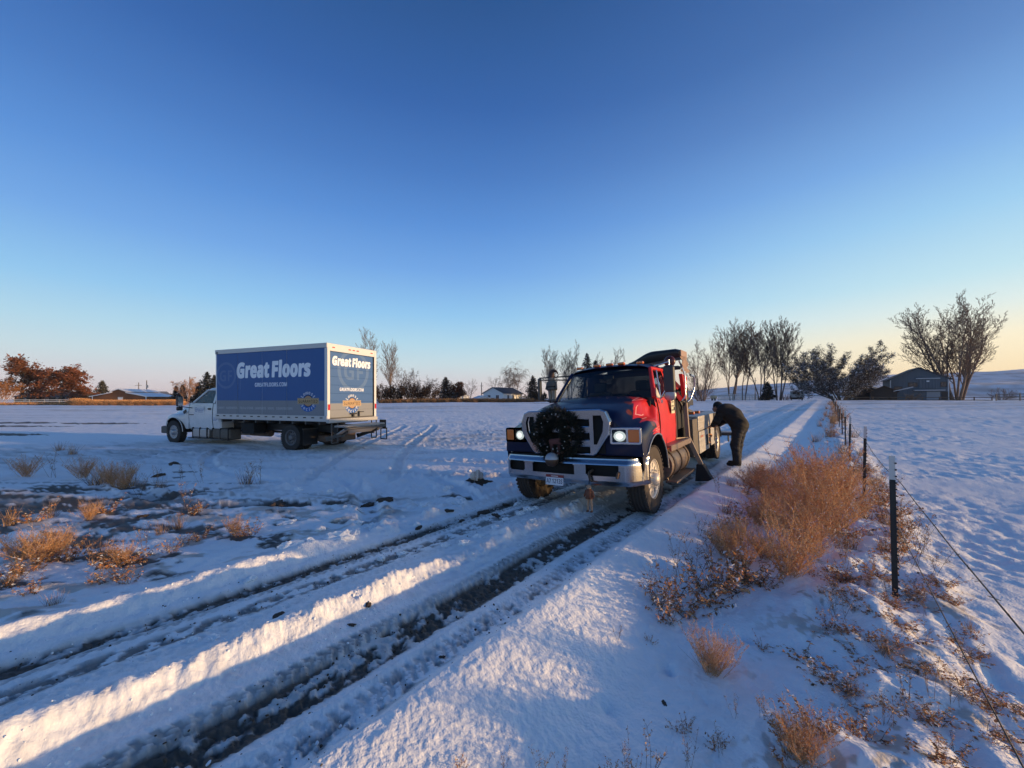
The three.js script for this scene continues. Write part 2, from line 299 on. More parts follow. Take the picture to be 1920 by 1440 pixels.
{
  const radii = [0.02, 0.3, 0.5];
  for (let r = 0.7; r < 6500;) { radii.push(r); r += r * (r < 7 ? 0.0056 : r < 40 ? 0.0132 : r < 200 ? 0.022 : 0.09); }
  const angles = [];
  for (let a = -78; a < 78; a += 0.178) angles.push(a);
  for (let a = 78; a < 130; a += 1.1) angles.push(a);
  for (let a = 130; a < 282; a += 5) angles.push(a);
  const nr = radii.length, na = angles.length;
  const pos = new Float32Array(nr * na * 3), col = new Float32Array(nr * na * 3), uv = new Float32Array(nr * na * 2), idx = new Uint32Array((nr - 1) * na * 6);
  let o = 0;
  for (let i = 0; i < nr; i++) for (let j = 0; j < na; j++) {
    const a = angles[j] * Math.PI / 180, x = Math.sin(a) * radii[i], d = Math.cos(a) * radii[i];
    const [h, dirt, grey, straw, speck, fine] = sample(x, d);
    pos[o * 3] = x; pos[o * 3 + 1] = h - (dirt > 0.5 ? 0.012 : 0); pos[o * 3 + 2] = -d;
    const q = clamp(0.95 + 0.7 * speck + 0.25 * fine, 0.45, 1.7), snow = 0.86 + 0.03 * fine;
    let c = [snow, snow * 1.0, snow * 1.015];
    const mix = (t, k) => { c = c.map((y, n) => lerp(y, t[n], k)); };
    mix([0.46 * q, 0.44 * q, 0.42 * q], grey * 0.8);
    mix([0.34 * q, 0.25 * q, 0.15 * q], straw * 0.7);
    mix([0.078 * q, 0.06 * q, 0.045 * q], dirt);
    col.set(c, o * 3);
    uv[o * 2] = x; uv[o * 2 + 1] = d;
    o++;
  }
  o = 0;
  for (let i = 0; i + 1 < nr; i++) for (let j = 0; j < na; j++) {
    const a = i * na + j, b = i * na + (j + 1) % na, c = a + na, e = b + na;
    idx[o++] = a; idx[o++] = b; idx[o++] = c; idx[o++] = b; idx[o++] = e; idx[o++] = c;
  }
  const g = new THREE.BufferGeometry();
  g.setAttribute('position', new THREE.BufferAttribute(pos, 3));
  g.setAttribute('color', new THREE.BufferAttribute(col, 3));
  g.setAttribute('uv', new THREE.BufferAttribute(uv, 2));
  g.setIndex(new THREE.BufferAttribute(idx, 1));
  g.computeVertexNormals();
  const bump = noiseTexture(1024, (u, v) => 0.5 + 0.5 * (0.55 * tileable((x, y) => fbm(x, y, 4), u, v, 26) + 0.35 * tileable((x, y) => fbm(x + 40, y, 3), u, v, 90)));
  bump.repeat.set(1 / 1.7, 1 / 1.7); bump.rotation = 0.5;
  const m = new THREE.MeshStandardMaterial({ vertexColors: true, roughness: 0.72, bumpMap: bump, bumpScale: 0.022 });
  structure(mesh('snowy_ground', g, m));
}

// crumbs of snow and earth thrown about by the wheels
function crumbs(name, label, mat, seed, n, where) {
  const rnd = rngOf(seed), g = new THREE.IcosahedronGeometry(1, 1), p = g.attributes.position;
  for (let i = 0; i < p.count; i++) { const k = 1 + 0.35 * noise(p.getX(i) * 2.1 + 5, p.getY(i) * 2.3 + p.getZ(i) * 1.7); p.setXYZ(i, p.getX(i) * k, p.getY(i) * k, p.getZ(i) * k); }
  const I = new THREE.InstancedMesh(g, mat, n), m = new THREE.Matrix4(), q = new THREE.Quaternion();
  for (let i = 0; i < n; i++) { const [v, u, s] = where(rnd), [x, d] = roadXD(v, u); q.setFromEuler(new THREE.Euler(rnd() * 3, rnd() * 6, rnd() * 3)); m.compose(V3(x, groundAt(x, d) + s * 0.15, -d), q, V3(s * (0.8 + 0.6 * rnd()), s * (0.5 + 0.4 * rnd()), s)); I.setMatrixAt(i, m); }
  I.name = numbered(name); I.castShadow = I.receiveShadow = true; scene.add(I); stuff(I, label, 'crumbs');
}
const size = (rnd, a, b) => a + (b - a) * rnd() ** 3;
crumbs('snow_crumbs', 'small crumbs of snow scattered along the wheel tracks', std(0.84, 0.85, 0.88, 0.8), 31, 1500, (r) => { const k = r(), c = k < 0.45 ? -2.95 : k < 0.7 ? -4.6 : k < 0.85 ? -3.6 : -2.0; return [c + (r() + r() - 1) * 0.35, -1.5 + 11 * r(), size(r, 0.003, 0.011)]; });
crumbs('earth_crumbs', 'small dark crumbs of earth along the wheel tracks', std(0.075, 0.055, 0.04, 0.95), 32, 1600, (r) => { const k = r(), c = k < 0.4 ? -2.45 : k < 0.65 ? -4.33 : k < 0.85 ? -3.8 : -2.0; return [c + (r() + r() - 1) * 0.3, -1.5 + 9 * r(), size(r, 0.0025, 0.010)]; });
// ------------------------------------------------------------------ plant builders
class Sticks {                                                    // many thin tapered bars and small leaves in one geometry
  constructor() { this.p = []; this.n = []; this.c = []; }
  stick(a, b, ra, rb, sides = 3, col = [1, 1, 1]) {
    const dx = b[0] - a[0], dy = b[1] - a[1], dz = b[2] - a[2], L = Math.hypot(dx, dy, dz) || 1e-6, d = [dx / L, dy / L, dz / L];
    const h = Math.abs(d[1]) < 0.9 ? [0, 1, 0] : [1, 0, 0];
    let s = [d[1] * h[2] - d[2] * h[1], d[2] * h[0] - d[0] * h[2], d[0] * h[1] - d[1] * h[0]];
    const sl = Math.hypot(...s); s = s.map((x) => x / sl);
    const t = [d[1] * s[2] - d[2] * s[1], d[2] * s[0] - d[0] * s[2], d[0] * s[1] - d[1] * s[0]];
    for (let i = 0; i < sides; i++) {
      const q = [i, i + 1].map((k) => { const A = k / sides * 2 * Math.PI, c = Math.cos(A), e = Math.sin(A); return [s[0] * c + t[0] * e, s[1] * c + t[1] * e, s[2] * c + t[2] * e]; });
      const P = (o, r, w) => { this.p.push(o[0] + w[0] * r, o[1] + w[1] * r, o[2] + w[2] * r); this.n.push(...w); this.c.push(...col); };
      P(a, ra, q[0]); P(a, ra, q[1]); P(b, rb, q[0]); P(b, rb, q[0]); P(a, ra, q[1]); P(b, rb, q[1]);
    }
  }
  leaf(o, size, rnd, col = [1, 1, 1], slim = 0.5, lean) {         // a small bent two-triangle leaf
    const a = rnd() * 6.283, e = lean ?? (rnd() - 0.4) * 2, c = Math.cos(e), d = [Math.cos(a) * c, Math.sin(e), Math.sin(a) * c];
    const b = rnd() * 6.283, s = [Math.cos(b), (rnd() - 0.5) * 1.2, Math.sin(b)].map((x) => x * size * slim * 0.5);
    const tip = o.map((x, i) => x + d[i] * size), mid = o.map((x, i) => x + d[i] * size * 0.5);
    const l = mid.map((x, i) => x + s[i]), r = mid.map((x, i) => x - s[i]);
    l[1] += size * 0.08;
    for (const [A, B, C] of [[o, l, tip], [o, tip, r]]) {
      const u = B.map((x, i) => x - A[i]), w = C.map((x, i) => x - A[i]);
      const n = [u[1] * w[2] - u[2] * w[1], u[2] * w[0] - u[0] * w[2], u[0] * w[1] - u[1] * w[0]], L = Math.hypot(...n) || 1;
      for (const P of [A, B, C]) { this.p.push(...P); this.n.push(n[0] / L, n[1] / L, n[2] / L); this.c.push(...col); }
    }
  }
  build() {
    const g = new THREE.BufferGeometry();
    g.setAttribute('position', new THREE.Float32BufferAttribute(this.p, 3));
    g.setAttribute('normal', new THREE.Float32BufferAttribute(this.n, 3));
    g.setAttribute('color', new THREE.Float32BufferAttribute(this.c, 3));
    return g;
  }
}
const VC = (roughness = 0.9, extra = {}) => new THREE.MeshStandardMaterial({ vertexColors: true, roughness, ...extra });
const barkMat = VC(0.92), twigMat = VC(0.9), leafMat = new THREE.MeshPhysicalMaterial({ vertexColors: true, roughness: 0.9, transmission: 0.25, thickness: 0, specularIntensity: 0.2 }), needleMat = VC(0.85);
const tint = (c, k, rnd) => { const f = 1 + (rnd() - 0.5) * 2 * k; return [c[0] * f, c[1] * f, c[2] * f]; };
const unit = (d) => { const L = Math.hypot(...d) || 1; return d.map((x) => x / L); };

// s: h height, trunks, spread (radians of the trunks), levels, kids, angle, up, droop, bark, leaf(branchEnd)
function woody(s, seed) {
  const rnd = rngOf(seed), T = new Sticks(), C = new Sticks(), Lf = new Sticks();
  const bark = s.bark ?? [0.16, 0.125, 0.1];
  function branch(o, dir, len, rad, level) {
    if (level === s.levels && s.flat) {                           // the finest twigs are slim two-triangle blades
      const q = o.map((x, k) => x + dir[k] * len + (k === 1 ? 0.1 * len * (s.up > 0.08 ? 1 : 0) : 0)), w = [(rnd() - 0.5), (rnd() - 0.5) * 0.4, (rnd() - 0.5)], wl = s.flat / (Math.hypot(...w) || 1), n = unit([dir[1] * w[2] - dir[2] * w[1], dir[2] * w[0] - dir[0] * w[2], dir[0] * w[1] - dir[1] * w[0]]), c = tint(bark, 0.25, rnd);
      const a = o.map((x, k) => x + w[k] * wl), b = o.map((x, k) => x - w[k] * wl);
      for (const P of [a, b, q]) { C.p.push(...P); C.n.push(...n); C.c.push(...c); }
      return;
    }
    const segs = level === 0 ? 7 : level === 1 ? 4 : level === 2 ? 3 : 1, pts = [o];
    let d = dir, p = o;
    for (let i = 0; i < segs; i++) {
      const t = (i + 1) / segs, up = (s.up ?? 0.12) * (level ? 1 : 0.5) - (s.droop ?? 0) * (level >= 2 ? 1 : 0) * t;
      d = unit([d[0] + (rnd() - 0.5) * s.crook, d[1] + up + (rnd() - 0.5) * s.crook * 0.5, d[2] + (rnd() - 0.5) * s.crook]);
      const q = p.map((x, k) => x + d[k] * len / segs);
      const ra = rad * (1 - 0.8 * i / segs), rb = rad * (1 - 0.8 * t), G = level < 2 ? T : C;
      G.stick(p, q, ra, rb, level === 0 ? 7 : level === 1 ? 4 : 3, tint(bark, 0.18, rnd));
      pts.push(q); p = q;
    }
    if (level >= s.levels) {
      if (s.leaf) s.leaf(Lf, pts, rnd);
      return;
    }
    if (s.leaf && level >= s.levels - 1 && s.leafAlong) s.leaf(Lf, pts, rnd);
    const n = s.kids[level], from = level === 0 ? s.clear ?? 0.3 : 0.15;
    for (let i = 0; i < n; i++) {
      const t = from + (1 - from) * (i + rnd() * 0.9) / n, k = Math.min(segs - 1, Math.floor(t * segs)), f = t * segs - k;
      const at = pts[k].map((x, j) => lerp(x, pts[k + 1][j], clamp(f))), base = unit(pts[k + 1].map((x, j) => x - pts[k][j]));
      const ang = s.angle * (0.7 + rnd() * 0.6), ro = rnd() * 6.283 + i * 2.4;
      const h = Math.abs(base[1]) < 0.95 ? [0, 1, 0] : [1, 0, 0];
      const a = unit([base[1] * h[2] - base[2] * h[1], base[2] * h[0] - base[0] * h[2], base[0] * h[1] - base[1] * h[0]]), b = [base[1] * a[2] - base[2] * a[1], base[2] * a[0] - base[0] * a[2], base[0] * a[1] - base[1] * a[0]];
      const nd = unit(base.map((x, j) => x * Math.cos(ang) + (a[j] * Math.cos(ro) + b[j] * Math.sin(ro)) * Math.sin(ang)));
      const share = (s.share ?? 0.55) * (1 - (s.cone ?? 0.45) * t) * (0.75 + rnd() * 0.5);
      branch(at, nd, len * share, Math.max(s.twig, rad * (1 - 0.8 * t) * 0.55), level + 1);
    }
  }
  const n = s.trunks ?? 1;
  for (let i = 0; i < n; i++) {
    const a = i / n * 6.283 + rnd(), sp = n === 1 ? 0.04 : s.spread * (0.45 + 0.65 * rnd()), off = n === 1 ? 0 : s.h * 0.012 * n ** 0.5;
    branch([Math.cos(a) * off, -0.15, Math.sin(a) * off], unit([Math.cos(a) * Math.sin(sp), Math.cos(sp), Math.sin(a) * Math.sin(sp)]), s.h * (0.82 + 0.2 * rnd()) * (s.trunkLen ?? 1), s.h * (s.thick ?? 0.018) * (0.8 + 0.4 * rnd()), 0);
  }
  return { trunk: T.build(), crown: C.build(), leaves: Lf.p.length ? Lf.build() : null };
}
function addTree(name, label, x, d, s, seed, group, cat = 'tree', leafM = leafMat) {
  const g = thing(name, label, cat, [x, softGround(x, d) - 0.05, -d], 0, group), w = woody(s, seed);
  mesh('trunk', w.trunk, barkMat, g);
  mesh('crown', w.crown, twigMat, g);
  if (w.leaves) mesh('foliage', w.leaves, leafM, g);
  return g;
}
function conifer(name, label, x, d, h, wide, seed, col = [0.028, 0.036, 0.026], group, snowy = 0.06) {
  const rnd = rngOf(seed), T = new Sticks(), F = new Sticks();
  T.stick([0, -0.2, 0], [0, h * 0.55, 0], h * 0.022, h * 0.013, 7, [0.09, 0.07, 0.055]);
  T.stick([0, h * 0.55, 0], [0, h, 0], h * 0.013, 0.01, 6, [0.09, 0.07, 0.055]);
  const rows = Math.round(16 + h * 0.8);
  for (let i = 0; i < rows; i++) {
    const t = (i + 0.3) / rows, y = h * (0.07 + 0.92 * t), R = wide / 2 * (1 - t) ** 0.8 * (0.8 + 0.4 * rnd()) + 0.12, n = Math.round(9 - 4 * t);
    for (let k = 0; k < n; k++) {
      const a = k / n * 6.283 + rnd() * 1.2 + i, L = R * (0.7 + 0.55 * rnd()), c = Math.cos(a), e = Math.sin(a), lift = (0.25 + 0.5 * t) * L * (rnd() * 0.6 + 0.1);
      T.stick([0, y, 0], [c * L, y - 0.12 * L + lift, e * L], 0.02 + 0.012 * L, 0.008, 3, [0.08, 0.06, 0.05]);
      const m = Math.round(10 + 16 * L);
      for (let j = 0; j < m; j++) {
        const f = 0.12 + 0.9 * rnd(), wob = 0.16 * L * (1.1 - f);
        const o = [c * L * f + (rnd() - 0.5) * wob * 2, y + (-0.12 * L + lift) * f + (rnd() - 0.6) * 0.35, e * L * f + (rnd() - 0.5) * wob * 2];
        F.leaf(o, 0.28 + 0.3 * rnd(), rnd, rnd() < snowy ? [0.55, 0.56, 0.6] : tint(col, 0.4, rnd), 0.45);
      }
    }
  }
  const g = thing(name, label, 'tree', [x, softGround(x, d) - 0.05, -d], 0, group);
  mesh('trunk', T.build(), barkMat, g);
  mesh('foliage', F.build(), needleMat, g);
  return g;
}
const leafTuft = (col, n, size, spread, slim = 0.6, k = 0.3, frost = 0) => (G, pts, rnd) => {
  for (let i = 0; i < n; i++) {
    const t = rnd(), a = pts[0], b = pts[pts.length - 1], o = a.map((x, j) => lerp(x, b[j], t) + (rnd() - 0.5) * spread);
    G.leaf(o, size * (0.6 + 0.8 * rnd()), rnd, rnd() < frost ? [0.6, 0.6, 0.63] : tint(col, k, rnd), slim);
  }
};

// dry weeds in metres; kind: 'bush' (dense, fine), 'leafy' (curled leaves), 'stalk' (a few bare stems)
function weedGeometry(kind, seed) {
  const rnd = rngOf(seed), S = new Sticks(), L = new Sticks();
  const straw = [0.6, 0.36, 0.185], rust = [0.54, 0.24, 0.11], dark = [0.16, 0.095, 0.055], white = [0.75, 0.76, 0.8];
  const way = (o, d, len, n, bend, r0, r1, col) => {
    let p = o; const out = [o];
    for (let i = 0; i < n; i++) {
      d = unit([d[0] + (rnd() - 0.5) * bend, d[1] + (rnd() - 0.45) * bend * 0.6, d[2] + (rnd() - 0.5) * bend]);
      const q = p.map((x, k) => x + d[k] * len / n);
      S.stick(p, q, lerp(r0, r1, i / n), lerp(r0, r1, (i + 1) / n), 3, col);
      out.push(q); p = q;
    }
    return out;
  };
  const on = (pts, t) => { const k = Math.min(pts.length - 2, Math.floor(t * (pts.length - 1))), f = t * (pts.length - 1) - k; return pts[k].map((x, j) => lerp(x, pts[k + 1][j], f)); };
  if (kind === 'bush') {
    for (let i = 0; i < 46; i++) {
      const a = rnd() * 6.283, e = 0.1 + 0.62 * Math.sqrt(rnd()), len = 0.62 + 0.42 * rnd();
      const main = way([(rnd() - 0.5) * 0.22, -0.02, (rnd() - 0.5) * 0.22], unit([Math.cos(a) * Math.sin(e), Math.cos(e), Math.sin(a) * Math.sin(e)]), len, 5, 0.22, 0.0042, 0.0016, tint(straw, 0.25, rnd));
      for (let k = 0; k < 13; k++) {
        const t = 0.12 + 0.86 * (k + rnd()) / 13, o = on(main, t), b = rnd() * 6.283, sub = way(o, unit([Math.cos(b) * 0.62, 0.85, Math.sin(b) * 0.62]), (0.3 - 0.16 * t) * (0.6 + 0.8 * rnd()), 2, 0.3, 0.0017, 0.0009, tint(straw, 0.3, rnd));
        for (let m = 0; m < 8; m++) { const q = on(sub, rnd() * 0.98); L.leaf(q, 0.014 + 0.02 * rnd(), rnd, rnd() < 0.06 ? white : tint(rnd() < 0.6 ? rust : straw, 0.4, rnd), 0.42); }
      }
      for (let m = 0; m < 16; m++) L.leaf(on(main, 0.15 + rnd() * 0.83), 0.014 + 0.02 * rnd(), rnd, rnd() < 0.06 ? white : tint(rust, 0.4, rnd), 0.42);
    }
  } else if (kind === 'leafy') {
    for (let i = 0; i < 15; i++) {
      const a = rnd() * 6.283, e = 0.25 + 0.85 * rnd(), main = way([(rnd() - 0.5) * 0.12, -0.02, (rnd() - 0.5) * 0.12], unit([Math.cos(a) * Math.sin(e), Math.cos(e), Math.sin(a) * Math.sin(e)]), 0.22 + 0.3 * rnd(), 5, 0.5, 0.0032, 0.0012, tint(dark, 0.3, rnd));
      for (let k = 0; k < 20; k++) {
        const o = on(main, 0.12 + 0.86 * rnd());
        const c = rnd() < 0.17 ? white : tint(rnd() < 0.5 ? rust : rnd() < 0.5 ? dark : straw, 0.35, rnd);
        L.leaf(o, 0.022 + 0.03 * rnd(), rnd, c, 0.55, -0.9 + rnd() * 1.3);
      }
    }
  } else if (kind === 'stalk') {
    for (let i = 0; i < 4; i++) {
      const a = rnd() * 6.283, e = 0.05 + 0.3 * rnd(), main = way([(rnd() - 0.5) * 0.1, -0.02, (rnd() - 0.5) * 0.1], unit([Math.cos(a) * Math.sin(e), Math.cos(e), Math.sin(a) * Math.sin(e)]), 0.32 + 0.4 * rnd(), 6, 0.22, 0.0028, 0.0012, tint(dark, 0.3, rnd));
      for (let k = 0; k < 9; k++) {
        const t = 0.35 + 0.63 * rnd(), o = on(main, t), b = rnd() * 6.283, sub = way(o, unit([Math.cos(b) * 0.7, 0.7, Math.sin(b) * 0.7]), 0.05 + 0.06 * rnd(), 2, 0.4, 0.0014, 0.0009, tint(dark, 0.3, rnd));
        for (let m = 0; m < 4; m++) L.leaf(on(sub, rnd()), 0.012 + 0.02 * rnd(), rnd, rnd() < 0.15 ? white : tint(rnd() < 0.5 ? straw : dark, 0.4, rnd), 0.5);
      }
    }
  } else {                                                        // 'grass'
    for (let i = 0; i < 70; i++) {
      const a = rnd() * 6.283, e = 0.1 + 0.9 * rnd() * rnd();
      way([(rnd() - 0.5) * 0.14, -0.02, (rnd() - 0.5) * 0.14], unit([Math.cos(a) * Math.sin(e), Math.cos(e), Math.sin(a) * Math.sin(e)]), 0.12 + 0.26 * rnd(), 3, 0.35, 0.0024, 0.0007, tint(rnd() < 0.5 ? straw : dark, 0.35, rnd));
    }
  }
  return { stems: S.build(), leaves: L.p.length ? L.build() : null };
}
const WEEDS = {};
for (const [kind, n] of [['bush', 3], ['leafy', 4], ['stalk', 4], ['grass', 3]]) WEEDS[kind] = [...Array(n)].map((_, i) => weedGeometry(kind, 900 + i * 31 + kind.length * 7));
const stemMat = VC(0.85), dryLeafMat = new THREE.MeshPhysicalMaterial({ vertexColors: true, roughness: 0.85, transmission: 0.3, thickness: 0, specularIntensity: 0.25 });
function weed(kind, variant, x, d, size, turn, name, label, group, tall = 1) {
  const w = WEEDS[kind][variant % WEEDS[kind].length], g = thing(name, label, 'weed', onGround(x, d, -0.015), turn, group);
  mesh('stems', w.stems, stemMat, g);
  if (w.leaves) mesh('dry_leaves', w.leaves, dryLeafMat, g);
  g.scale.set(size, size * tall, size);
  return g;
}
// ------------------------------------------------------------------ hills
{
  const rows = [], cols = [], az0 = -12, az1 = 100, na = 260, nr = 60, pos = [], col = [], idx = [];
  for (let i = 0; i <= nr; i++) for (let j = 0; j <= na; j++) {
    const az = lerp(az0, az1, j / na), a = az * Math.PI / 180, r = lerp(650, 2600, (i / nr) ** 1.2), x = Math.sin(a) * r, d = Math.cos(a) * r;
    const top = 80 * sstep(6, 50, az) * (1 - 0.72 * sstep(60, 88, az)) + 6;
    let h = top * (0.40 * sstep(700, 1150, r) + 0.72 * sstep(1300, 2150, r)) * (1 + 0.18 * fbm(az * 0.11, r * 0.002, 3)) + 5 * fbm(x * 0.006, d * 0.006, 4) * sstep(650, 1000, r);
    h -= 60 * sstep(2300, 2600, r);
    pos.push(x, h * 1.0 - 3 * (1 - sstep(650, 760, r)), -d);
    const sage = clamp(0.5 + 1.3 * fbm(x * 0.018, d * 0.012, 4) + 0.5 * noise(x * 0.08, d * 0.05) - 0.12 * sstep(1300, 1900, r));
    col.push(...[0.74, 0.74, 0.77].map((c, k) => lerp(c, [0.22, 0.17, 0.14][k], 0.62 * sstep(0.35, 0.85, sage))));
  }
  for (let i = 0; i < nr; i++) for (let j = 0; j < na; j++) { const a = i * (na + 1) + j, b = a + 1, c = a + na + 1, e = c + 1; idx.push(a, b, c, b, e, c); }
  const g = new THREE.BufferGeometry();
  g.setAttribute('position', new THREE.Float32BufferAttribute(pos, 3)); g.setAttribute('color', new THREE.Float32BufferAttribute(col, 3)); g.setIndex(idx); g.computeVertexNormals();
  structure(mesh('hills', g, VC(0.95)));
}
// ------------------------------------------------------------------ buildings
const spot = (px, depth) => [(px - 960) / FOCAL * depth, depth];  // a bearing (as a pixel column of the photograph) and a depth -> map position
const planks = noiseTexture(256, (u, v) => { const k = (u * 16) % 1; const s = 0.82 + 0.12 * fbm(u * 40, v * 5, 2) + 0.1 * noise(Math.floor(u * 16) * 3.7, 1.5); return k < 0.07 ? s * 0.55 : s; });
planks.repeat.set(0.35, 0.35);
const M = {
  snow: std(0.84, 0.85, 0.87, 0.8), white: std(0.74, 0.74, 0.73, 0.6), paleWall: std(0.62, 0.63, 0.64, 0.7), darkRoof: std(0.06, 0.065, 0.075, 0.8),
  barnWood: new THREE.MeshStandardMaterial({ color: rgb(0.20, 0.085, 0.04), roughness: 0.85, map: planks }),
  blueWall: new THREE.MeshStandardMaterial({ color: rgb(0.12, 0.155, 0.19), roughness: 0.8, map: planks }), blueTrim: std(0.5, 0.52, 0.55, 0.7),
  darkWall: std(0.05, 0.045, 0.042, 0.85), brownRoof: std(0.09, 0.06, 0.045, 0.85), greyMetal: std(0.36, 0.37, 0.38, 0.5, 0.3), oldWood: std(0.22, 0.19, 0.16, 0.9), pole: std(0.11, 0.085, 0.065, 0.9),
  glassDark: new THREE.MeshPhysicalMaterial({ color: rgb(0.03, 0.035, 0.045), roughness: 0.08, metalness: 0, specularIntensity: 1 }),
};
function slope(parent, name, mat, a, b, c, d, t = 0.12) {         // a roof slab through four corners with thickness t
  const lo = [a, b, c, d].map((p) => [p[0], p[1] - t, p[2]]), up = [a, b, c, d];
  const q = (p) => polygon(p);
  return mesh(name, merge([q(up), q([...lo].reverse()), ...[0, 1, 2, 3].map((i) => q([up[i], lo[i], lo[(i + 1) % 4], up[(i + 1) % 4]]))]), mat, parent);
}
function windowAt(parent, x, y, z, w, h, ry = 0, frameM = M.blueTrim) {
  const f = mesh('window', merge([box(w + 0.16, 0.08, 0.07, 0, h / 2 + 0.04), box(w + 0.16, 0.08, 0.07, 0, -h / 2 - 0.04), box(0.08, h, 0.07, -w / 2 - 0.04), box(0.08, h, 0.07, w / 2 + 0.04), box(0.04, h, 0.05)]), frameM, parent);
  f.position.set(x, y, z); f.rotation.y = ry;
  mesh('pane', box(w, h, 0.02, 0, 0, -0.01), M.glassDark, f);
  return f;
}
function gableHouse(name, label, px, depth, turn, W, D, eave, ridge, wallM, roofM, over = 0.4) { // the gable faces local +z
  const [x, d] = spot(px, depth), g = thing(name, label, 'building', [x, softGround(x, d) - 0.15, -d], turn);
  const s = shapeOf([[-W / 2, 0], [W / 2, 0], [W / 2, eave], [0, ridge], [-W / 2, eave]]);
  const w = extrude(s, D); w.translate(0, 0, -D / 2);
  mesh('wall', w, wallM, g);
  const k = (ridge - eave) / (W / 2), ox = W / 2 + over, oy = eave - over * k + 0.06;
  slope(g, 'roof', roofM, [-ox, oy, D / 2 + over], [0, ridge + 0.08, D / 2 + over], [0, ridge + 0.08, -D / 2 - over], [-ox, oy, -D / 2 - over]);
  slope(g, 'roof', roofM, [0.002, ridge + 0.08, D / 2 + over], [ox, oy, D / 2 + over], [ox, oy, -D / 2 - over], [0.002, ridge + 0.08, -D / 2 - over]);
  return g;
}
{ // brown barn, left
  const [x, d] = spot(224, 118), g = thing('barn', 'brown wooden barn with white roof trim and one white door', 'barn', [x, softGround(x, d) - 0.2, -d], 0.1);
  const pts = [[-7.6, 0], [7.6, 0], [7.6, 2.5], [2.0, 3.6], [2.0, 4.0], [0, 4.7], [-2.0, 4.0], [-2.0, 3.6], [-7.6, 2.5]];
  const w = extrude(shapeOf(pts), 12); w.translate(0, 0, -12);
  mesh('wall', w, M.barnWood, g);
  for (const s of [-1, 1]) {
    slope(g, 'roof', M.snow, [s * 8.1, 2.45, 0.4], [s * 2.0, 3.72, 0.4], [s * 2.0, 3.72, -12.4], [s * 8.1, 2.45, -12.4], 0.1);
    slope(g, 'roof', M.snow, [s * 2.35, 3.98, 0.4], [s * 0.003, 4.82, 0.4], [s * 0.003, 4.82, -12.4], [s * 2.35, 3.98, -12.4], 0.1);
    mesh('fascia', beam([s * 8.1, 2.36, 0.45], [s * 2.0, 3.62, 0.45], 0.05, 0.22), M.white, g);
    mesh('fascia', beam([s * 2.35, 3.9, 0.45], [0, 4.72, 0.45], 0.05, 0.22), M.white, g);
    mesh('corner_board', box(0.22, 2.45, 0.06, s * 7.5, 1.22, 0.04), M.white, g);
  }
  const door = mesh('door', rbox(1.15, 2.1, 0.08, 0.02, 0.3, 1.05, 0.05), M.white, g);
  mesh('door_frame', merge([box(0.1, 2.2, 0.1, -0.33, 1.1, 0.05), box(0.1, 2.2, 0.1, 0.93, 1.1, 0.05), box(1.36, 0.1, 0.1, 0.3, 2.2, 0.05)]), M.paleWall, g);
}
{ // metal shed behind the barn
  gableHouse('metal_shed', 'grey metal shed with low roof right behind the brown barn', 268, 140, -0.5, 11, 13, 2.5, 4.4, M.greyMetal, std(0.2, 0.2, 0.21, 0.7));
  const h = gableHouse('farm_house', 'long dark low farmhouse under the two brown-leaved trees', 112, 150, 1.45, 9, 27, 2.5, 4.4, M.darkWall, M.brownRoof, 0.6);
  for (const z of [-9, -4.5, 1, 6, 10]) windowAt(h, -4.53, 1.5, z, 1.3, 1.1, -Math.PI / 2, M.paleWall);
  mesh('chimney', box(0.7, 1.3, 0.7, 0, 4.9, -6), M.paleWall, h);
}
{ // white house in the middle distance
  const h = gableHouse('white_house', 'white house with dark roof in front of the round willow', 943, 116, -0.62, 7.4, 9.5, 2.7, 4.3, M.white, M.darkRoof, 0.45);
  windowAt(h, -1.5, 1.5, 3.0 + 1.77, 1.0, 1.0, 0, M.paleWall); windowAt(h, 1.6, 1.5, 4.77, 1.0, 1.0, 0, M.paleWall);
  windowAt(h, 3.72, 1.5, 2.4, 0.9, 1.1, Math.PI / 2, M.paleWall); windowAt(h, 3.72, 1.5, -0.2, 0.9, 1.1, Math.PI / 2, M.paleWall);
  mesh('porch_roof', box(1.8, 0.12, 4, 4.4, 2.35, -2.4), M.darkRoof, h);
  for (const z of [-4.2, -0.6]) mesh('porch_post', box(0.12, 2.4, 0.12, 5.1, 1.15, z), M.oldWood, h);
  gableHouse('garden_shed', 'small low shed with snow on its roof left of white house', 903, 113, 0.4, 4.5, 5, 1.1, 1.9, M.paleWall, M.snow, 0.3);
  gableHouse('far_cottage', 'far cottage with snowy roof among the brown bushes', 856, 132, 0.9, 5, 7, 1.7, 3.2, M.paleWall, M.snow, 0.3);
}
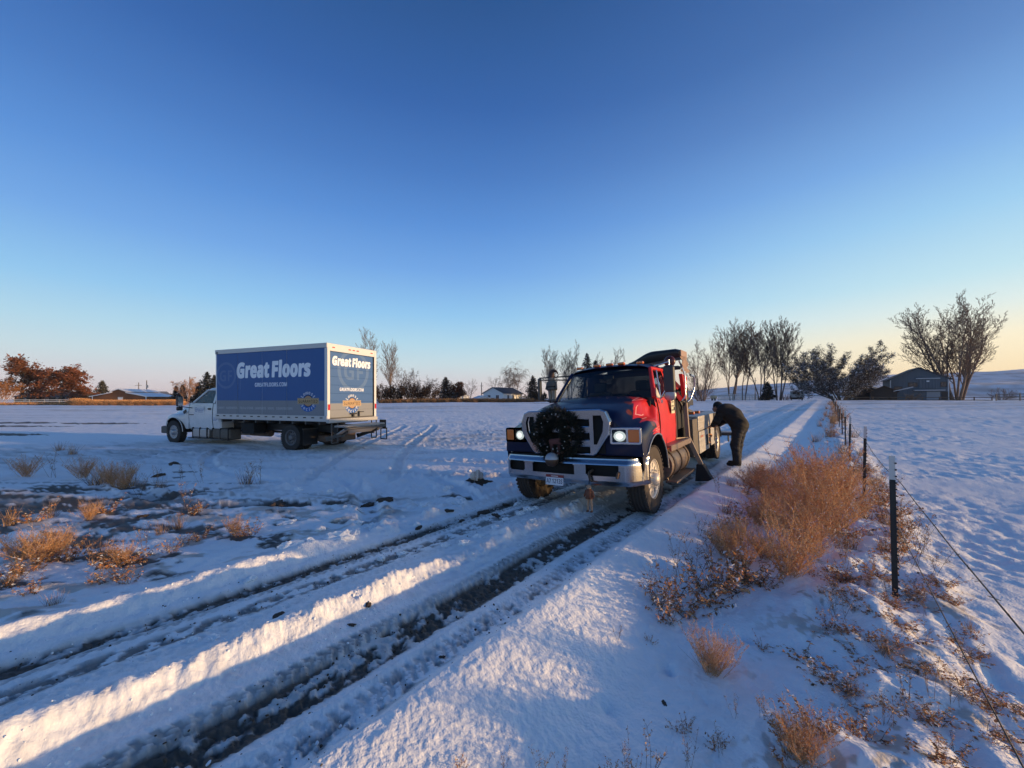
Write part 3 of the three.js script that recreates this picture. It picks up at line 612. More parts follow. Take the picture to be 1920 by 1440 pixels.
{ // two-storey barn on the right
  const h = gableHouse('hay_barn', 'two-storey slate blue barn beside the big bare tree', 1713, 87, -0.62, 9.0, 8, 4.9, 7.3, M.blueWall, M.darkRoof, 0.5);
  const z = 4.0;
  const door = mesh('loft_door', rbox(2.7, 2.0, 0.08, 0.02, 1.4, 3.75, z + 0.05), M.blueWall, h);
  mesh('loft_window', box(0.42, 0.3, 0.05, 1.4, 4.3, z + 0.11), M.white, h);
  mesh('loft_header', box(3.6, 0.16, 0.3, 1.4, 4.9, z + 0.12), M.blueTrim, h);
  mesh('loft_ledge', box(4.6, 0.16, 0.9, 1.5, 2.35, z + 0.42), M.blueTrim, h);
  mesh('garage_door', rbox(2.0, 2.0, 0.06, 0.02, 2.2, 1.05, z + 0.04), M.blueTrim.clone(), h).material.color.setRGB(0.24, 0.27, 0.31);
  mesh('entry_door', box(1.0, 2.0, 0.06, 3.9, 1.05, z + 0.04), M.darkWall, h);
  for (const [x, y, w, hh] of [[-3.2, 2.9, 1.2, 0.5], [-0.9, 3.6, 1.3, 0.8], [3.75, 3.6, 0.8, 0.9]]) windowAt(h, x, y, z + 0.03, w, hh, 0, M.darkWall);
  for (const s of [-1, 1]) mesh('corner_board', box(0.18, 4.5, 0.08, s * 4.42, 2.4, z + 0.03), M.blueTrim, h);
  const l = gableHouse('lean_to', 'low dark shed leaning between evergreen and slate blue barn', 1655, 88, -0.72, 4.2, 8, 2.2, 3.3, M.darkWall, M.brownRoof, 0.4);
  mesh('awning', beam([1.5, 2.1, 4.4], [4.5, 3.0, 4.4], 0.1, 0.18), M.blueTrim, l);
  gableHouse('long_shed', 'long low dark shed behind the spreading evergreen', 1630, 96, -0.9, 6, 12, 2.4, 3.6, M.darkWall, M.darkRoof, 0.3);
}
{ // camper trailer
  const [x, d] = spot(1494, 94), g = thing('camper_trailer', 'small pale camper trailer parked left of the spreading evergreen', 'trailer', [x, softGround(x, d) - 0.05, -d], -0.7);
  mesh('body', rbox(2.4, 1.6, 4.6, 0.18, 0, 1.5, 0), M.paleWall, g);
  mesh('skirt', box(2.3, 0.55, 4.4, 0, 0.5, 0), M.darkWall, g);
  mesh('roof_vent', rbox(0.6, 0.16, 0.8, 0.04, 0, 2.37, 0.4), M.darkRoof, g);
  windowAt(g, 0, 1.75, 2.31, 1.3, 0.5, 0, M.greyMetal);
  for (const s of [-1, 1]) { const w = lathe([[0.1, -0.1], [0.33, -0.1], [0.36, 0], [0.33, 0.1], [0.1, 0.1]], 14); w.translate(s * 1.05, 0.34, 0.2); mesh('wheel', w, M.darkRoof, g); }
  const [x2, d2] = spot(1338, 92), t = thing('propane_tank', 'small tan tank catching the sun at the fence end', 'tank', [x2, softGround(x2, d2), -d2], 0.3);
  const tank = new THREE.CapsuleGeometry(0.42, 0.9, 6, 16); tank.rotateX(Math.PI / 2); tank.translate(0, 0.85, 0);
  mesh('tank', tank, std(0.62, 0.45, 0.26, 0.6), t);
  for (const z of [-0.4, 0.4]) mesh('foot', box(0.5, 0.5, 0.1, 0, 0.24, z), M.darkRoof, t);
}
// ------------------------------------------------------------------ far fences
function railFence(name, label, pts, rails, h, postM, railM, every, pick) {
  const mid = pts[0], g = thing(name, label, 'fence', [mid[0], 0, -mid[1]]);
  for (let i = 0; i + 1 < pts.length; i++) {
    const [a, b] = [pts[i], pts[i + 1]], L = Math.hypot(b[0] - a[0], b[1] - a[1]), n = Math.max(1, Math.round(L / every));
    for (let k = 0; k < n; k++) {
      const p = [0, 1].map((e) => { const t = (k + e) / n, x = lerp(a[0], b[0], t), d = lerp(a[1], b[1], t); return [x - mid[0], softGround(x, d), -d + mid[1]]; });
      mesh('post', box(0.13, h + 0.4, 0.13, p[0][0], p[0][1] + h / 2 - 0.1, p[0][2]), postM, g);
      for (let q = 0; q < rails; q++) { const y = h * (0.95 - 0.78 * q / Math.max(1, rails - 1)) * 1; mesh('rail', beam([p[0][0], p[0][1] + y, p[0][2] + 0.09], [p[1][0], p[1][1] + y, p[1][2] + 0.09], 0.05, 0.13), railM, g); }
    }
    const e = pts[i + 1]; mesh('post', box(0.13, h + 0.4, 0.13, e[0] - mid[0], softGround(...e) + h / 2 - 0.1, -e[1] + mid[1]), postM, g);
  }
  return g;
}
railFence('rail_fence', 'pale rail fence in front of the dark farmhouse', [spot(-60, 112), spot(166, 116)], 3, 1.25, M.oldWood, M.paleWall, 4);
railFence('corral_fence', 'weathered corral fence at the far right by the hills', [spot(1868, 66), spot(1960, 62)], 3, 1.2, M.oldWood, M.oldWood, 2.6);
railFence('yard_fence', 'low dark yard fence in front of the slate blue barn', [spot(1576, 82), spot(1668, 80), spot(1860, 76)], 2, 0.65, M.pole, M.pole, 3);
{ // board fence
  const A = spot(1346, 97), B = spot(1422, 93), n = 26, g = thing('board_fence', 'bluish white board fence under the tall bare poplars', 'fence', [A[0], 0, -A[1]]);
  const P = (t) => { const x = lerp(A[0], B[0], t), d = lerp(A[1], B[1], t); return [x - A[0], softGround(x, d), A[1] - d]; };
  for (let i = 0; i < n; i++) { const p = P((i + 0.5) / n); mesh('board', box(0.24, 1.62, 0.03, p[0], p[1] + 0.8, p[2], 0, Math.atan2(-(A[1] - B[1]), B[0] - A[0]) * -1, 0), M.paleWall, g); }
  for (const y of [0.35, 1.35]) { const a = P(0), b = P(1); mesh('rail', beam([a[0], a[1] + y, a[2] - 0.06], [b[0], b[1] + y, b[2] - 0.06], 0.05, 0.1), M.oldWood, g); }
}
// ------------------------------------------------------------------ utility poles
function utilityPole(label, px, depth, h, arm, can) {
  const [x, d] = spot(px, depth), g = thing('utility_pole', label, 'pole', [x, softGround(x, d) - 0.3, -d]);
  mesh('shaft', bar([0, 0, 0], [0, h, 0], 0.17, 0.11, 8), M.pole, g);
  if (arm) mesh('crossarm', box(arm, 0.14, 0.12, 0, h - 1.2, 0.12), M.pole, g);
  if (arm) for (const s of [-0.45, 0, 0.45]) mesh('insulator', bar([s * arm, h - 1.15, 0.12], [s * arm, h - 0.9, 0.12], 0.06, 0.05, 6), M.paleWall, g);
  if (can) mesh('transformer', bar([0.35, h - 2.5, 0.1], [0.35, h - 1.6, 0.1], 0.26, 0.26, 10), M.greyMetal, g);
}
utilityPole('crossarm utility pole standing behind the brown barn', 260, 150, 8.2, 2.6, false);
utilityPole('utility pole with transformer just right of the crossarm pole', 275, 132, 8.2, 0, true);
utilityPole('utility pole rising above the dark conifers by the white cab', 356, 128, 9.2, 0, true);
utilityPole('lone utility pole left of the white house', 903, 128, 6.6, 1.0, false);
utilityPole('thin utility pole between the tall bare poplars', 1416, 150, 9, 0.8, false);

// ------------------------------------------------------------------ trees
const GREYBARK = [0.21, 0.15, 0.12], PALEBARK = [0.25, 0.205, 0.17], DARKBARK = [0.1, 0.075, 0.06];
const poplar = (h, trunks, spread, more = {}) => ({ h, trunks, spread, levels: 4, kids: [11, 7, 6, 12], flat: 0.02, angle: 0.52, up: 0.13, crook: 0.18, clear: 0.22, share: 0.42, cone: 0.35, twig: 0.014, thick: 0.0095, bark: GREYBARK, ...more });
{
  let x, d;
  const T = (px, depth) => { [x, d] = spot(px, depth); };
  const oak = { levels: 3, kids: [13, 7, 6], angle: 0.95, up: 0.03, crook: 0.3, clear: 0.2, share: 0.66, cone: 0.3, twig: 0.03, thick: 0.026, bark: DARKBARK, leafAlong: true };
  T(40, 130); addTree('oak_tree', 'left brown-leaved oak at the left edge', x, d, { ...oak, h: 16, trunkLen: 0.72, leaf: leafTuft([0.2, 0.08, 0.045], 11, 0.6, 1.0, 0.75, 0.35) }, 11, 'brown-leaved oaks by the farmhouse');
  T(112, 128); addTree('oak_tree', 'right brown-leaved oak over the dark farmhouse', x, d, { ...oak, h: 15.5, trunkLen: 0.72, leaf: leafTuft([0.23, 0.085, 0.045], 11, 0.6, 1.0, 0.75, 0.35) }, 23, 'brown-leaved oaks by the farmhouse');
  T(2, 118); addTree('orange_shrub', 'round orange sunlit shrub at the left edge', x, d, { h: 7, trunks: 7, spread: 0.7, levels: 2, kids: [8, 6], angle: 0.5, up: 0.1, crook: 0.3, clear: 0.15, twig: 0.025, thick: 0.01, bark: [0.3, 0.16, 0.08], leaf: leafTuft([0.36, 0.16, 0.06], 8, 0.4, 0.6, 0.5, 0.3) }, 31, undefined, 'shrub');
  T(192, 140); conifer('conifer_tree', 'lone dark conifer between oaks and brown barn', x, d, 8.2, 6, 41, [0.035, 0.032, 0.022]);
  T(352, 108); addTree('orange_tree', 'round pale orange tree behind the white truck cab', x, d, { h: 6.4, trunks: 3, spread: 0.5, levels: 3, kids: [8, 6, 4], angle: 0.55, up: 0.1, crook: 0.3, clear: 0.2, twig: 0.02, thick: 0.012, bark: [0.42, 0.24, 0.15], leaf: leafTuft([0.42, 0.23, 0.13], 3, 0.3, 0.5, 0.5, 0.25) }, 43);
  for (const [px, dd, h, w, s, lab] of [[330, 118, 5.4, 2.6, 45, 'jagged dark conifer just left of the pale orange tree'], [343, 125, 6.2, 3, 46, 'narrow dark conifer behind the pale orange tree'], [372, 122, 6.8, 5, 47, 'dark conifer right of the pale orange tree'], [388, 116, 9.6, 6, 48, 'tall dark conifer against the front of the box body'], [402, 118, 8.8, 6, 49, 'dark conifer half hidden by the box body']]) { T(px, dd); conifer('conifer_tree', lab, x, d, h, w, s, [0.022, 0.026, 0.02], 'dark conifers behind the box truck cab'); }
  for (const [px, dd, h, s, lab] of [[288, 170, 3.4, 51, 'low dark bush right of the metal shed'], [306, 175, 3.0, 52, 'low dark bush midway between shed and white cab'], [320, 165, 3.6, 53, 'low dark bush left of the white cab mirror']]) { T(px, dd); addTree('dark_bush', lab, x, d, { h, trunks: 9, spread: 0.9, levels: 2, kids: [7, 6], angle: 0.6, up: 0.06, crook: 0.35, clear: 0.1, twig: 0.03, thick: 0.014, bark: DARKBARK, leaf: leafTuft([0.05, 0.04, 0.03], 5, 0.5, 0.7, 0.6) }, s, 'low dark bushes on the left horizon', 'bush'); }
  T(690, 105); addTree('bare_tree', 'bare tree rising behind the rear of the box body', x, d, poplar(16.2, 3, 0.16, { kids: [12, 7, 6, 11] }), 61, 'bare trees behind the box truck');
  T(733, 100); addTree('bare_tree', 'tall slender bare tree right of the box body', x, d, poplar(15, 2, 0.1, { kids: [16, 8, 6, 11], share: 0.4 }), 62, 'bare trees behind the box truck');
  T(764, 108); addTree('bare_tree', 'grey branching bare tree right of the slender tree', x, d, { ...poplar(9.8, 3, 0.3), angle: 0.7, crook: 0.4, up: 0.06, clear: 0.3 }, 63, 'bare trees behind the box truck');
  T(792, 110); addTree('bare_tree', 'small grey bare tree above the dark round bush', x, d, { ...poplar(7.6, 3, 0.4), angle: 0.75, crook: 0.4, up: 0.04, clear: 0.3 }, 64, 'bare trees behind the box truck');
  for (const [px, dd, h, w, s, lab] of [[716, 96, 4.2, 1, 71, 'dark brown bush at the foot of the slender tree'], [745, 98, 4.4, 1, 72, 'dark brown bush right of the slender tree trunk'], [772, 97, 4.8, 1, 73, 'dark brown bush beneath the grey bare tree'], [800, 99, 4.6, 1, 74, 'dark round bush at the right end of the thicket']]) { T(px, dd); addTree('dark_bush', lab, x, d, { h, trunks: 14, spread: 0.95, levels: 2, kids: [8, 7], angle: 0.55, up: 0.08, crook: 0.35, clear: 0.08, twig: 0.022, thick: 0.011, bark: [0.075, 0.052, 0.042], leaf: leafTuft([0.07, 0.045, 0.035], 3, 0.4, 0.5, 0.4) }, s, 'dark bushes right of the box truck', 'bush'); }
  T(836, 120); conifer('conifer_tree', 'dark brown conifer at the left of the middle trees', x, d, 7.6, 6.8, 81, [0.055, 0.035, 0.025]);
  T(857, 124); addTree('russet_tree', 'small russet tree right of the brown conifer', x, d, { ...oak, h: 5.6, trunkLen: 0.8, leaf: leafTuft([0.17, 0.065, 0.035], 6, 0.4, 0.6, 0.7) }, 82);
  T(880, 122); addTree('bare_tree', 'rounded bare tree left of the lone utility pole', x, d, { ...poplar(6.9, 4, 0.5), angle: 0.6, crook: 0.35, up: 0.03, kids: [9, 6, 5, 5], bark: [0.17, 0.115, 0.09] }, 83);
  T(930, 128); addTree('bare_tree', 'pale rounded bare tree left of the willow', x, d, { ...poplar(7.2, 4, 0.5), angle: 0.6, crook: 0.35, up: 0.03, kids: [9, 6, 5, 5], bark: [0.2, 0.15, 0.12] }, 84);
  T(963, 125); addTree('willow_tree', 'dense round willow behind the white house', x, d, { h: 9.2, trunks: 3, spread: 0.35, levels: 3, kids: [10, 9, 7], angle: 0.75, up: 0.1, droop: 0.75, crook: 0.2, clear: 0.35, share: 0.55, cone: 0.2, twig: 0.024, thick: 0.02, bark: [0.11, 0.08, 0.07] }, 85);
  T(999, 118); conifer('conifer_tree', 'ragged conifer just left of the figure on the hood', x, d, 8.0, 5.5, 86, [0.04, 0.04, 0.032], undefined, 0.12);
  T(1010, 110); addTree('dark_bush', 'dark hedge bush right of the white house', x, d, { h: 2.8, trunks: 14, spread: 1.0, levels: 2, kids: [7, 6], angle: 0.6, up: 0.05, crook: 0.35, clear: 0.08, twig: 0.025, thick: 0.011, bark: [0.075, 0.06, 0.05], leaf: leafTuft([0.05, 0.05, 0.04], 4, 0.4, 0.5, 0.5) }, 87, undefined, 'bush');
  T(1033, 102); addTree('bare_tree', 'pale bare poplar left of the tow truck roof', x, d, poplar(12.6, 4, 0.16, { bark: PALEBARK }), 88, 'bare poplars behind the tow truck');
  T(1068, 104); addTree('bare_tree', 'bare poplar nearest the tow truck windshield', x, d, poplar(12.2, 5, 0.26, { bark: PALEBARK }), 89, 'bare poplars behind the tow truck');
  T(1101, 100); conifer('conifer_tree', 'tall conifer above the tow truck roof lights', x, d, 12.6, 6, 90, [0.035, 0.036, 0.03], undefined, 0.12);
  T(1116, 103); conifer('conifer_tree', 'shorter conifer right of the tall roof-line conifer', x, d, 11.2, 5, 91, [0.04, 0.036, 0.03], undefined, 0.1);
  T(1147, 110); addTree('bare_tree', 'bare treetop above the middle roof lights', x, d, { ...poplar(12.6, 3, 0.3), bark: [0.2, 0.15, 0.13] }, 92);
  T(1131, 115); addTree('bare_tree', 'low bare treetop right of the roof-line conifers', x, d, { ...poplar(9.6, 4, 0.4), bark: [0.12, 0.09, 0.08] }, 96);
  T(1172, 112); addTree('bare_tree', 'small bare treetop at the right of the roof lights', x, d, { ...poplar(9.6, 3, 0.3), bark: [0.2, 0.15, 0.13] }, 93);
  T(1318, 82); addTree('bare_tree', 'dense rounded bare tree behind the wrecker boom', x, d, { ...poplar(10.6, 5, 0.4), angle: 0.6, crook: 0.3, up: 0.06, kids: [11, 8, 6, 6], bark: [0.15, 0.11, 0.095] }, 94);
  T(1311, 85); addTree('brown_bush', 'russet brown bush low behind the wrecker boom', x, d, { h: 4.6, trunks: 16, spread: 0.75, levels: 2, kids: [8, 7], angle: 0.5, up: 0.08, crook: 0.3, clear: 0.08, twig: 0.018, thick: 0.01, bark: [0.2, 0.1, 0.06] }, 95, undefined, 'bush');
  const big = { kids: [14, 8, 6, 18], twig: 0.017, flat: 0.024, crook: 0.2, clear: 0.3 };
  T(1372, 100); addTree('bare_poplar', 'broad multi-trunk poplar at the left of the poplar row', x, d, poplar(16.8, 5, 0.24, { ...big, bark: [0.19, 0.13, 0.1] }), 101, 'tall bare poplars behind the board fence');
  T(1394, 98); addTree('bare_poplar', 'single-trunk poplar between the broad and forked poplars', x, d, poplar(16, 2, 0.06, { ...big, bark: [0.2, 0.12, 0.09] }), 102, 'tall bare poplars behind the board fence');
  T(1426, 95); addTree('bare_poplar', 'forked two-trunk poplar in the middle of the row', x, d, poplar(17, 3, 0.14, { ...big, bark: [0.18, 0.135, 0.115] }), 103, 'tall bare poplars behind the board fence');
  T(1460, 94); addTree('bare_poplar', 'leaning multi-trunk poplar at the right of the row', x, d, poplar(16.6, 5, 0.2, { ...big, bark: [0.18, 0.135, 0.115] }), 114, 'tall bare poplars behind the board fence');
  T(1439, 92); conifer('small_conifer', 'small dark conifer between the poplar trunks', x, d, 4.3, 2.9, 105, [0.025, 0.028, 0.024]);
  T(1472, 93); addTree('brown_bush', 'low brown bush left of the camper trailer', x, d, { h: 1.8, trunks: 14, spread: 1.0, levels: 2, kids: [7, 6], angle: 0.6, up: 0.05, crook: 0.3, clear: 0.08, twig: 0.014, thick: 0.01, bark: [0.2, 0.11, 0.07] }, 106, undefined, 'bush');
  T(1577, 86); addTree('spreading_evergreen', 'wide frosted dark evergreen left of the slate blue barn', x, d, { h: 11.4, trunks: 15, spread: 1.1, levels: 3, kids: [11, 7, 4], angle: 0.6, up: 0.07, crook: 0.25, clear: 0.12, share: 0.42, cone: 0.3, twig: 0.022, thick: 0.012, bark: [0.085, 0.075, 0.07], leaf: leafTuft([0.085, 0.075, 0.065], 9, 0.42, 0.5, 0.24, 0.45, 0.2), leafAlong: true }, 107, undefined, 'tree', needleMat);
  T(1795, 84); addTree('bare_cottonwood', 'huge spreading bare tree right of the slate blue barn', x, d, { ...poplar(19, 10, 0.37), kids: [14, 8, 6, 20], flat: 0.026, angle: 0.55, up: 0.07, crook: 0.2, clear: 0.22, share: 0.38, cone: 0.3, thick: 0.012, twig: 0.017, bark: [0.19, 0.14, 0.115] }, 108);
  T(1712, 80); addTree('small_shrub', 'small dark shrub before the slate blue barn wall', x, d, { h: 1.9, trunks: 12, spread: 0.9, levels: 2, kids: [7, 6], angle: 0.55, up: 0.06, crook: 0.3, clear: 0.08, twig: 0.013, thick: 0.011, bark: [0.08, 0.07, 0.06] }, 109, undefined, 'bush');
  T(1880, 110); addTree('brown_bush', 'rounded brown bush at the foot of the far hills', x, d, { h: 3.4, trunks: 16, spread: 1.0, levels: 2, kids: [8, 7], angle: 0.6, up: 0.05, crook: 0.3, clear: 0.08, twig: 0.02, thick: 0.011, bark: [0.13, 0.09, 0.075] }, 110, undefined, 'bush');
}
// ------------------------------------------------------------------ dry grass along the field edges
function grassBand(name, label, rows, seed, cols) {
  const rnd = rngOf(seed), spots = [];
  for (const [px0, px1, d0, d1, n, s0, s1] of rows) for (let i = 0; i < n; i++) { const dd = lerp(d0, d1, rnd()), [x, d] = spot(lerp(px0, px1, rnd()), dd); spots.push([x, d, lerp(s0, s1, rnd())]); }
  const G = new THREE.InstancedMesh(WEEDS.grass[0].stems, new THREE.MeshStandardMaterial({ vertexColors: true, roughness: 0.9 }), spots.length), m = new THREE.Matrix4(), q = new THREE.Quaternion();
  G.name = numbered(name); G.castShadow = G.receiveShadow = true;
  spots.forEach(([x, d, s], i) => { q.setFromAxisAngle(UPV, rnd() * 6.283); m.compose(V3(x, groundAt(x, d) - 0.02, -d), q, V3(s * 1.3, s, s * 1.3)); G.setMatrixAt(i, m); const c = cols[Math.floor(rnd() * cols.length)]; G.setColorAt(i, rgb(...c)); });
  scene.add(G);
  stuff(G, label, 'grass');
}
grassBand('dry_grass', 'band of tall orange dry grass along the left field edge', [[140, 345, 88, 100, 2200, 2.2, 4.4], [-60, 140, 92, 98, 900, 1.2, 2.2], [136, 165, 90, 96, 260, 3.5, 5.5]], 5, [[1.5, 1.25, 1], [1.2, 1, 0.8], [1.6, 1.4, 1.2]]);
grassBand('dry_grass', 'band of dull dry grass along the middle field edge', [[712, 1000, 90, 104, 2600, 1.6, 3.4], [1000, 1200, 95, 105, 400, 1.2, 2]], 6, [[0.6, 0.6, 0.55], [0.8, 0.72, 0.6], [0.5, 0.46, 0.42]]);
// ------------------------------------------------------------------ shared vehicle parts
const grime = noiseTexture(512, (u, v) => 0.62 + 0.38 * sstep(-0.5, 0.5, tileable((x, y) => fbm(x, y, 4), u, v, 7) + 0.35 * tileable((x, y) => fbm(x + 9, y, 2), u, v, 40)));
const MV = {
  chrome: std(0.6, 0.61, 0.64, 0.2, 1), alu: std(0.6, 0.56, 0.52, 0.48, 0.35), dullAlu: std(0.4, 0.4, 0.41, 0.5, 0.8), rubber: std(0.028, 0.026, 0.025, 0.85), black: std(0.018, 0.018, 0.02, 0.5), matte: std(0.02, 0.02, 0.022, 0.85), steel: std(0.1, 0.095, 0.09, 0.6, 0.4),
  rust: std(0.13, 0.085, 0.06, 0.8, 0.1), glass: new THREE.MeshPhysicalMaterial({ color: rgb(0.55, 0.6, 0.62), roughness: 0.03, transmission: 1, thickness: 0, ior: 1.5 }), amber: new THREE.MeshPhysicalMaterial({ color: rgb(0.75, 0.17, 0.02), roughness: 0.2, clearcoat: 1 }), red: new THREE.MeshPhysicalMaterial({ color: rgb(0.55, 0.02, 0.02), roughness: 0.2, clearcoat: 1 }),
  dark: std(0.012, 0.012, 0.013, 0.9), cloth: std(0.07, 0.065, 0.06, 0.95), silver: new THREE.MeshStandardMaterial({ color: rgb(0.5, 0.48, 0.45), roughness: 0.5, metalness: 0.25, map: grime }), tank: new THREE.MeshStandardMaterial({ color: rgb(0.3, 0.23, 0.18), roughness: 0.45, metalness: 0.55, map: grime }), greyBox: new THREE.MeshStandardMaterial({ color: rgb(0.14, 0.12, 0.1), roughness: 0.7, map: grime }),
};
const road_film = noiseTexture(256, (u, v) => 0.86 + 0.14 * sstep(-0.45, 0.35, tileable((x, y) => fbm(x, y, 4), u, v, 6) + 0.4 * tileable((x, y) => fbm(x + 9, y, 2), u, v, 34)));
const tyreGeo = new Map();
function tyre(R, w) {
  const key = R + '/' + w;
  if (!tyreGeo.has(key)) {
    const h = w / 2, ri = R * 0.56, prof = [[ri, -h * 0.8], [ri + 0.02, -h * 0.93], [R * 0.78, -h], [R * 0.93, -h * 0.97], [R * 0.985, -h * 0.88]];
    for (const g of [-0.55, -0.18, 0.18, 0.55]) prof.push([R, h * (g - 0.09)], [R - 0.018, h * (g - 0.07)], [R - 0.018, h * (g + 0.07)], [R, h * (g + 0.09)]);
    prof.push([R * 0.985, h * 0.88], [R * 0.93, h * 0.97], [R * 0.78, h], [ri + 0.02, h * 0.93], [ri, h * 0.8]);
    const parts = [lathe(prof, 56)];
    for (let i = 0; i < 44; i++) for (const s of [-1, 1]) { const a = i / 44 * 2 * Math.PI, b = box(h * 0.3, 0.03, 0.036); b.translate(s * h * 0.84, R * 0.985, 0); b.rotateX(a + (s > 0 ? 0.07 : 0)); parts.push(b); }
    tyreGeo.set(key, merge(parts));
  }
  return tyreGeo.get(key);
}
const ringHoles = (R, r, n, rin, off = 0, hx = 1) => { const s = new THREE.Shape(); s.absarc(0, 0, R, 0, 2 * Math.PI); for (let i = 0; i < n; i++) { const a = i / n * 2 * Math.PI + off, p = new THREE.Path(); p.absellipse(Math.cos(a) * rin, Math.sin(a) * rin, r * hx, r, 0, 2 * Math.PI, true, a); s.holes.push(p); } return s; };
function wheel(parent, x, y, z, R, w, side, style, rimM, tyreM = MV.rubber) {  // side: +1 when the outer face looks to +x
  const g = new THREE.Group(); g.name = 'wheel'; g.position.set(x, y, z); if (side < 0) g.rotation.y = Math.PI; parent.add(g);
  mesh('tyre', tyre(R, w), tyreM, g);
  const ri = R * 0.575, o = style === 'rear' ? 0.0 : w * 0.28;
  const lip = lathe([[ri * 0.9, w * 0.36], [ri, w * 0.42], [ri * 1.03, w * 0.46], [ri * 1.03, w * 0.4], [ri * 0.97, w * 0.3], [ri * 0.93, o + 0.01], [ri * 0.93, -w * 0.4]], 44);
  const disc = extrude(ringHoles(ri * 0.95, R * 0.062, 10, ri * 0.72, 0.1, 1.25), 0.014, 0.006, 14); disc.rotateY(Math.PI / 2); disc.translate(o, 0, 0);
  mesh('rim', merge([lip, disc]), rimM, g);
  const c = new THREE.CircleGeometry(ri * 0.92, 30); c.rotateY(Math.PI / 2); c.translate(o - 0.09, 0, 0);
  mesh('brake_drum', c, MV.dark, g);
  const hub = style === 'rear' ? lathe([[0.0, o + 0.16], [0.06, o + 0.155], [0.09, o + 0.13], [0.1, o + 0.02], [0.13, o + 0.012], [0.13, o]], 24) : lathe([[0.0, o + 0.13], [0.05, o + 0.125], [0.085, o + 0.1], [0.1, o + 0.06], [0.105, o + 0.03], [0.15, o + 0.02], [0.155, o]], 24);
  mesh('hub', hub, rimM, g);
  const nuts = [];
  for (let i = 0; i < 10; i++) { const a = i / 10 * 2 * Math.PI; nuts.push(bar([o + 0.01, Math.cos(a) * 0.135, Math.sin(a) * 0.135], [o + (style === 'front' ? 0.075 : 0.035), Math.cos(a) * 0.135, Math.sin(a) * 0.135], 0.016, 0.011, 6)); }
  mesh('lug_nuts', merge(nuts), style === 'front' ? MV.chrome : MV.steel, g);
  return g;
}
// a plate on a fine grid: solid(x, y) cuts it, front(x, y) gives its depth
function gridPlate(x0, x1, y0, y1, nx, ny, solid, front, t) {
  const X = (i) => lerp(x0, x1, i / nx), Y = (j) => lerp(y0, y1, j / ny), pos = [], put = (...p) => p.forEach((q) => pos.push(...q));
  const P = (i, j, back = 0) => { const x = X(i), y = Y(j), f = front(x, y); return [f[0] ?? x, f[1] ?? y, f[2] - back]; };
  const full = (i, j) => i >= 0 && j >= 0 && i < nx && j < ny && solid((X(i) + X(i + 1)) / 2, (Y(j) + Y(j + 1)) / 2);
  for (let i = 0; i < nx; i++) for (let j = 0; j < ny; j++) {
    if (!full(i, j)) continue;
    const a = P(i, j), b = P(i + 1, j), c = P(i + 1, j + 1), d = P(i, j + 1);
    put(a, b, c, a, c, d);
    const wall = (p, q, p2, q2) => put(p, p2, q2, p, q2, q);
    if (!full(i, j - 1)) wall(a, b, P(i, j, t), P(i + 1, j, t));
    if (!full(i, j + 1)) wall(c, d, P(i + 1, j + 1, t), P(i, j + 1, t));
    if (!full(i - 1, j)) wall(d, a, P(i, j + 1, t), P(i, j, t));
    if (!full(i + 1, j)) wall(b, c, P(i + 1, j, t), P(i + 1, j + 1, t));
  }
  const g = new THREE.BufferGeometry();
  g.setAttribute('position', new THREE.Float32BufferAttribute(pos, 3));
  g.setAttribute('uv', new THREE.Float32BufferAttribute(new Float32Array(pos.length / 3 * 2), 2));
  g.computeVertexNormals();
  return g;
}
const inRR = (x, y, x0, y0, x1, y1, r) => { if (x < x0 || x > x1 || y < y0 || y > y1) return false; const cx = clamp(x, x0 + r, x1 - r), cy = clamp(y, y0 + r, y1 - r); return (x - cx) ** 2 + (y - cy) ** 2 <= r * r; };
function canvasTexture(w, h, draw) { const c = document.createElement('canvas'); c.width = w; c.height = h; draw(c.getContext('2d'), w, h); const t = new THREE.CanvasTexture(c); t.colorSpace = THREE.SRGBColorSpace; return t; }
const smoothNormals = (g) => g;

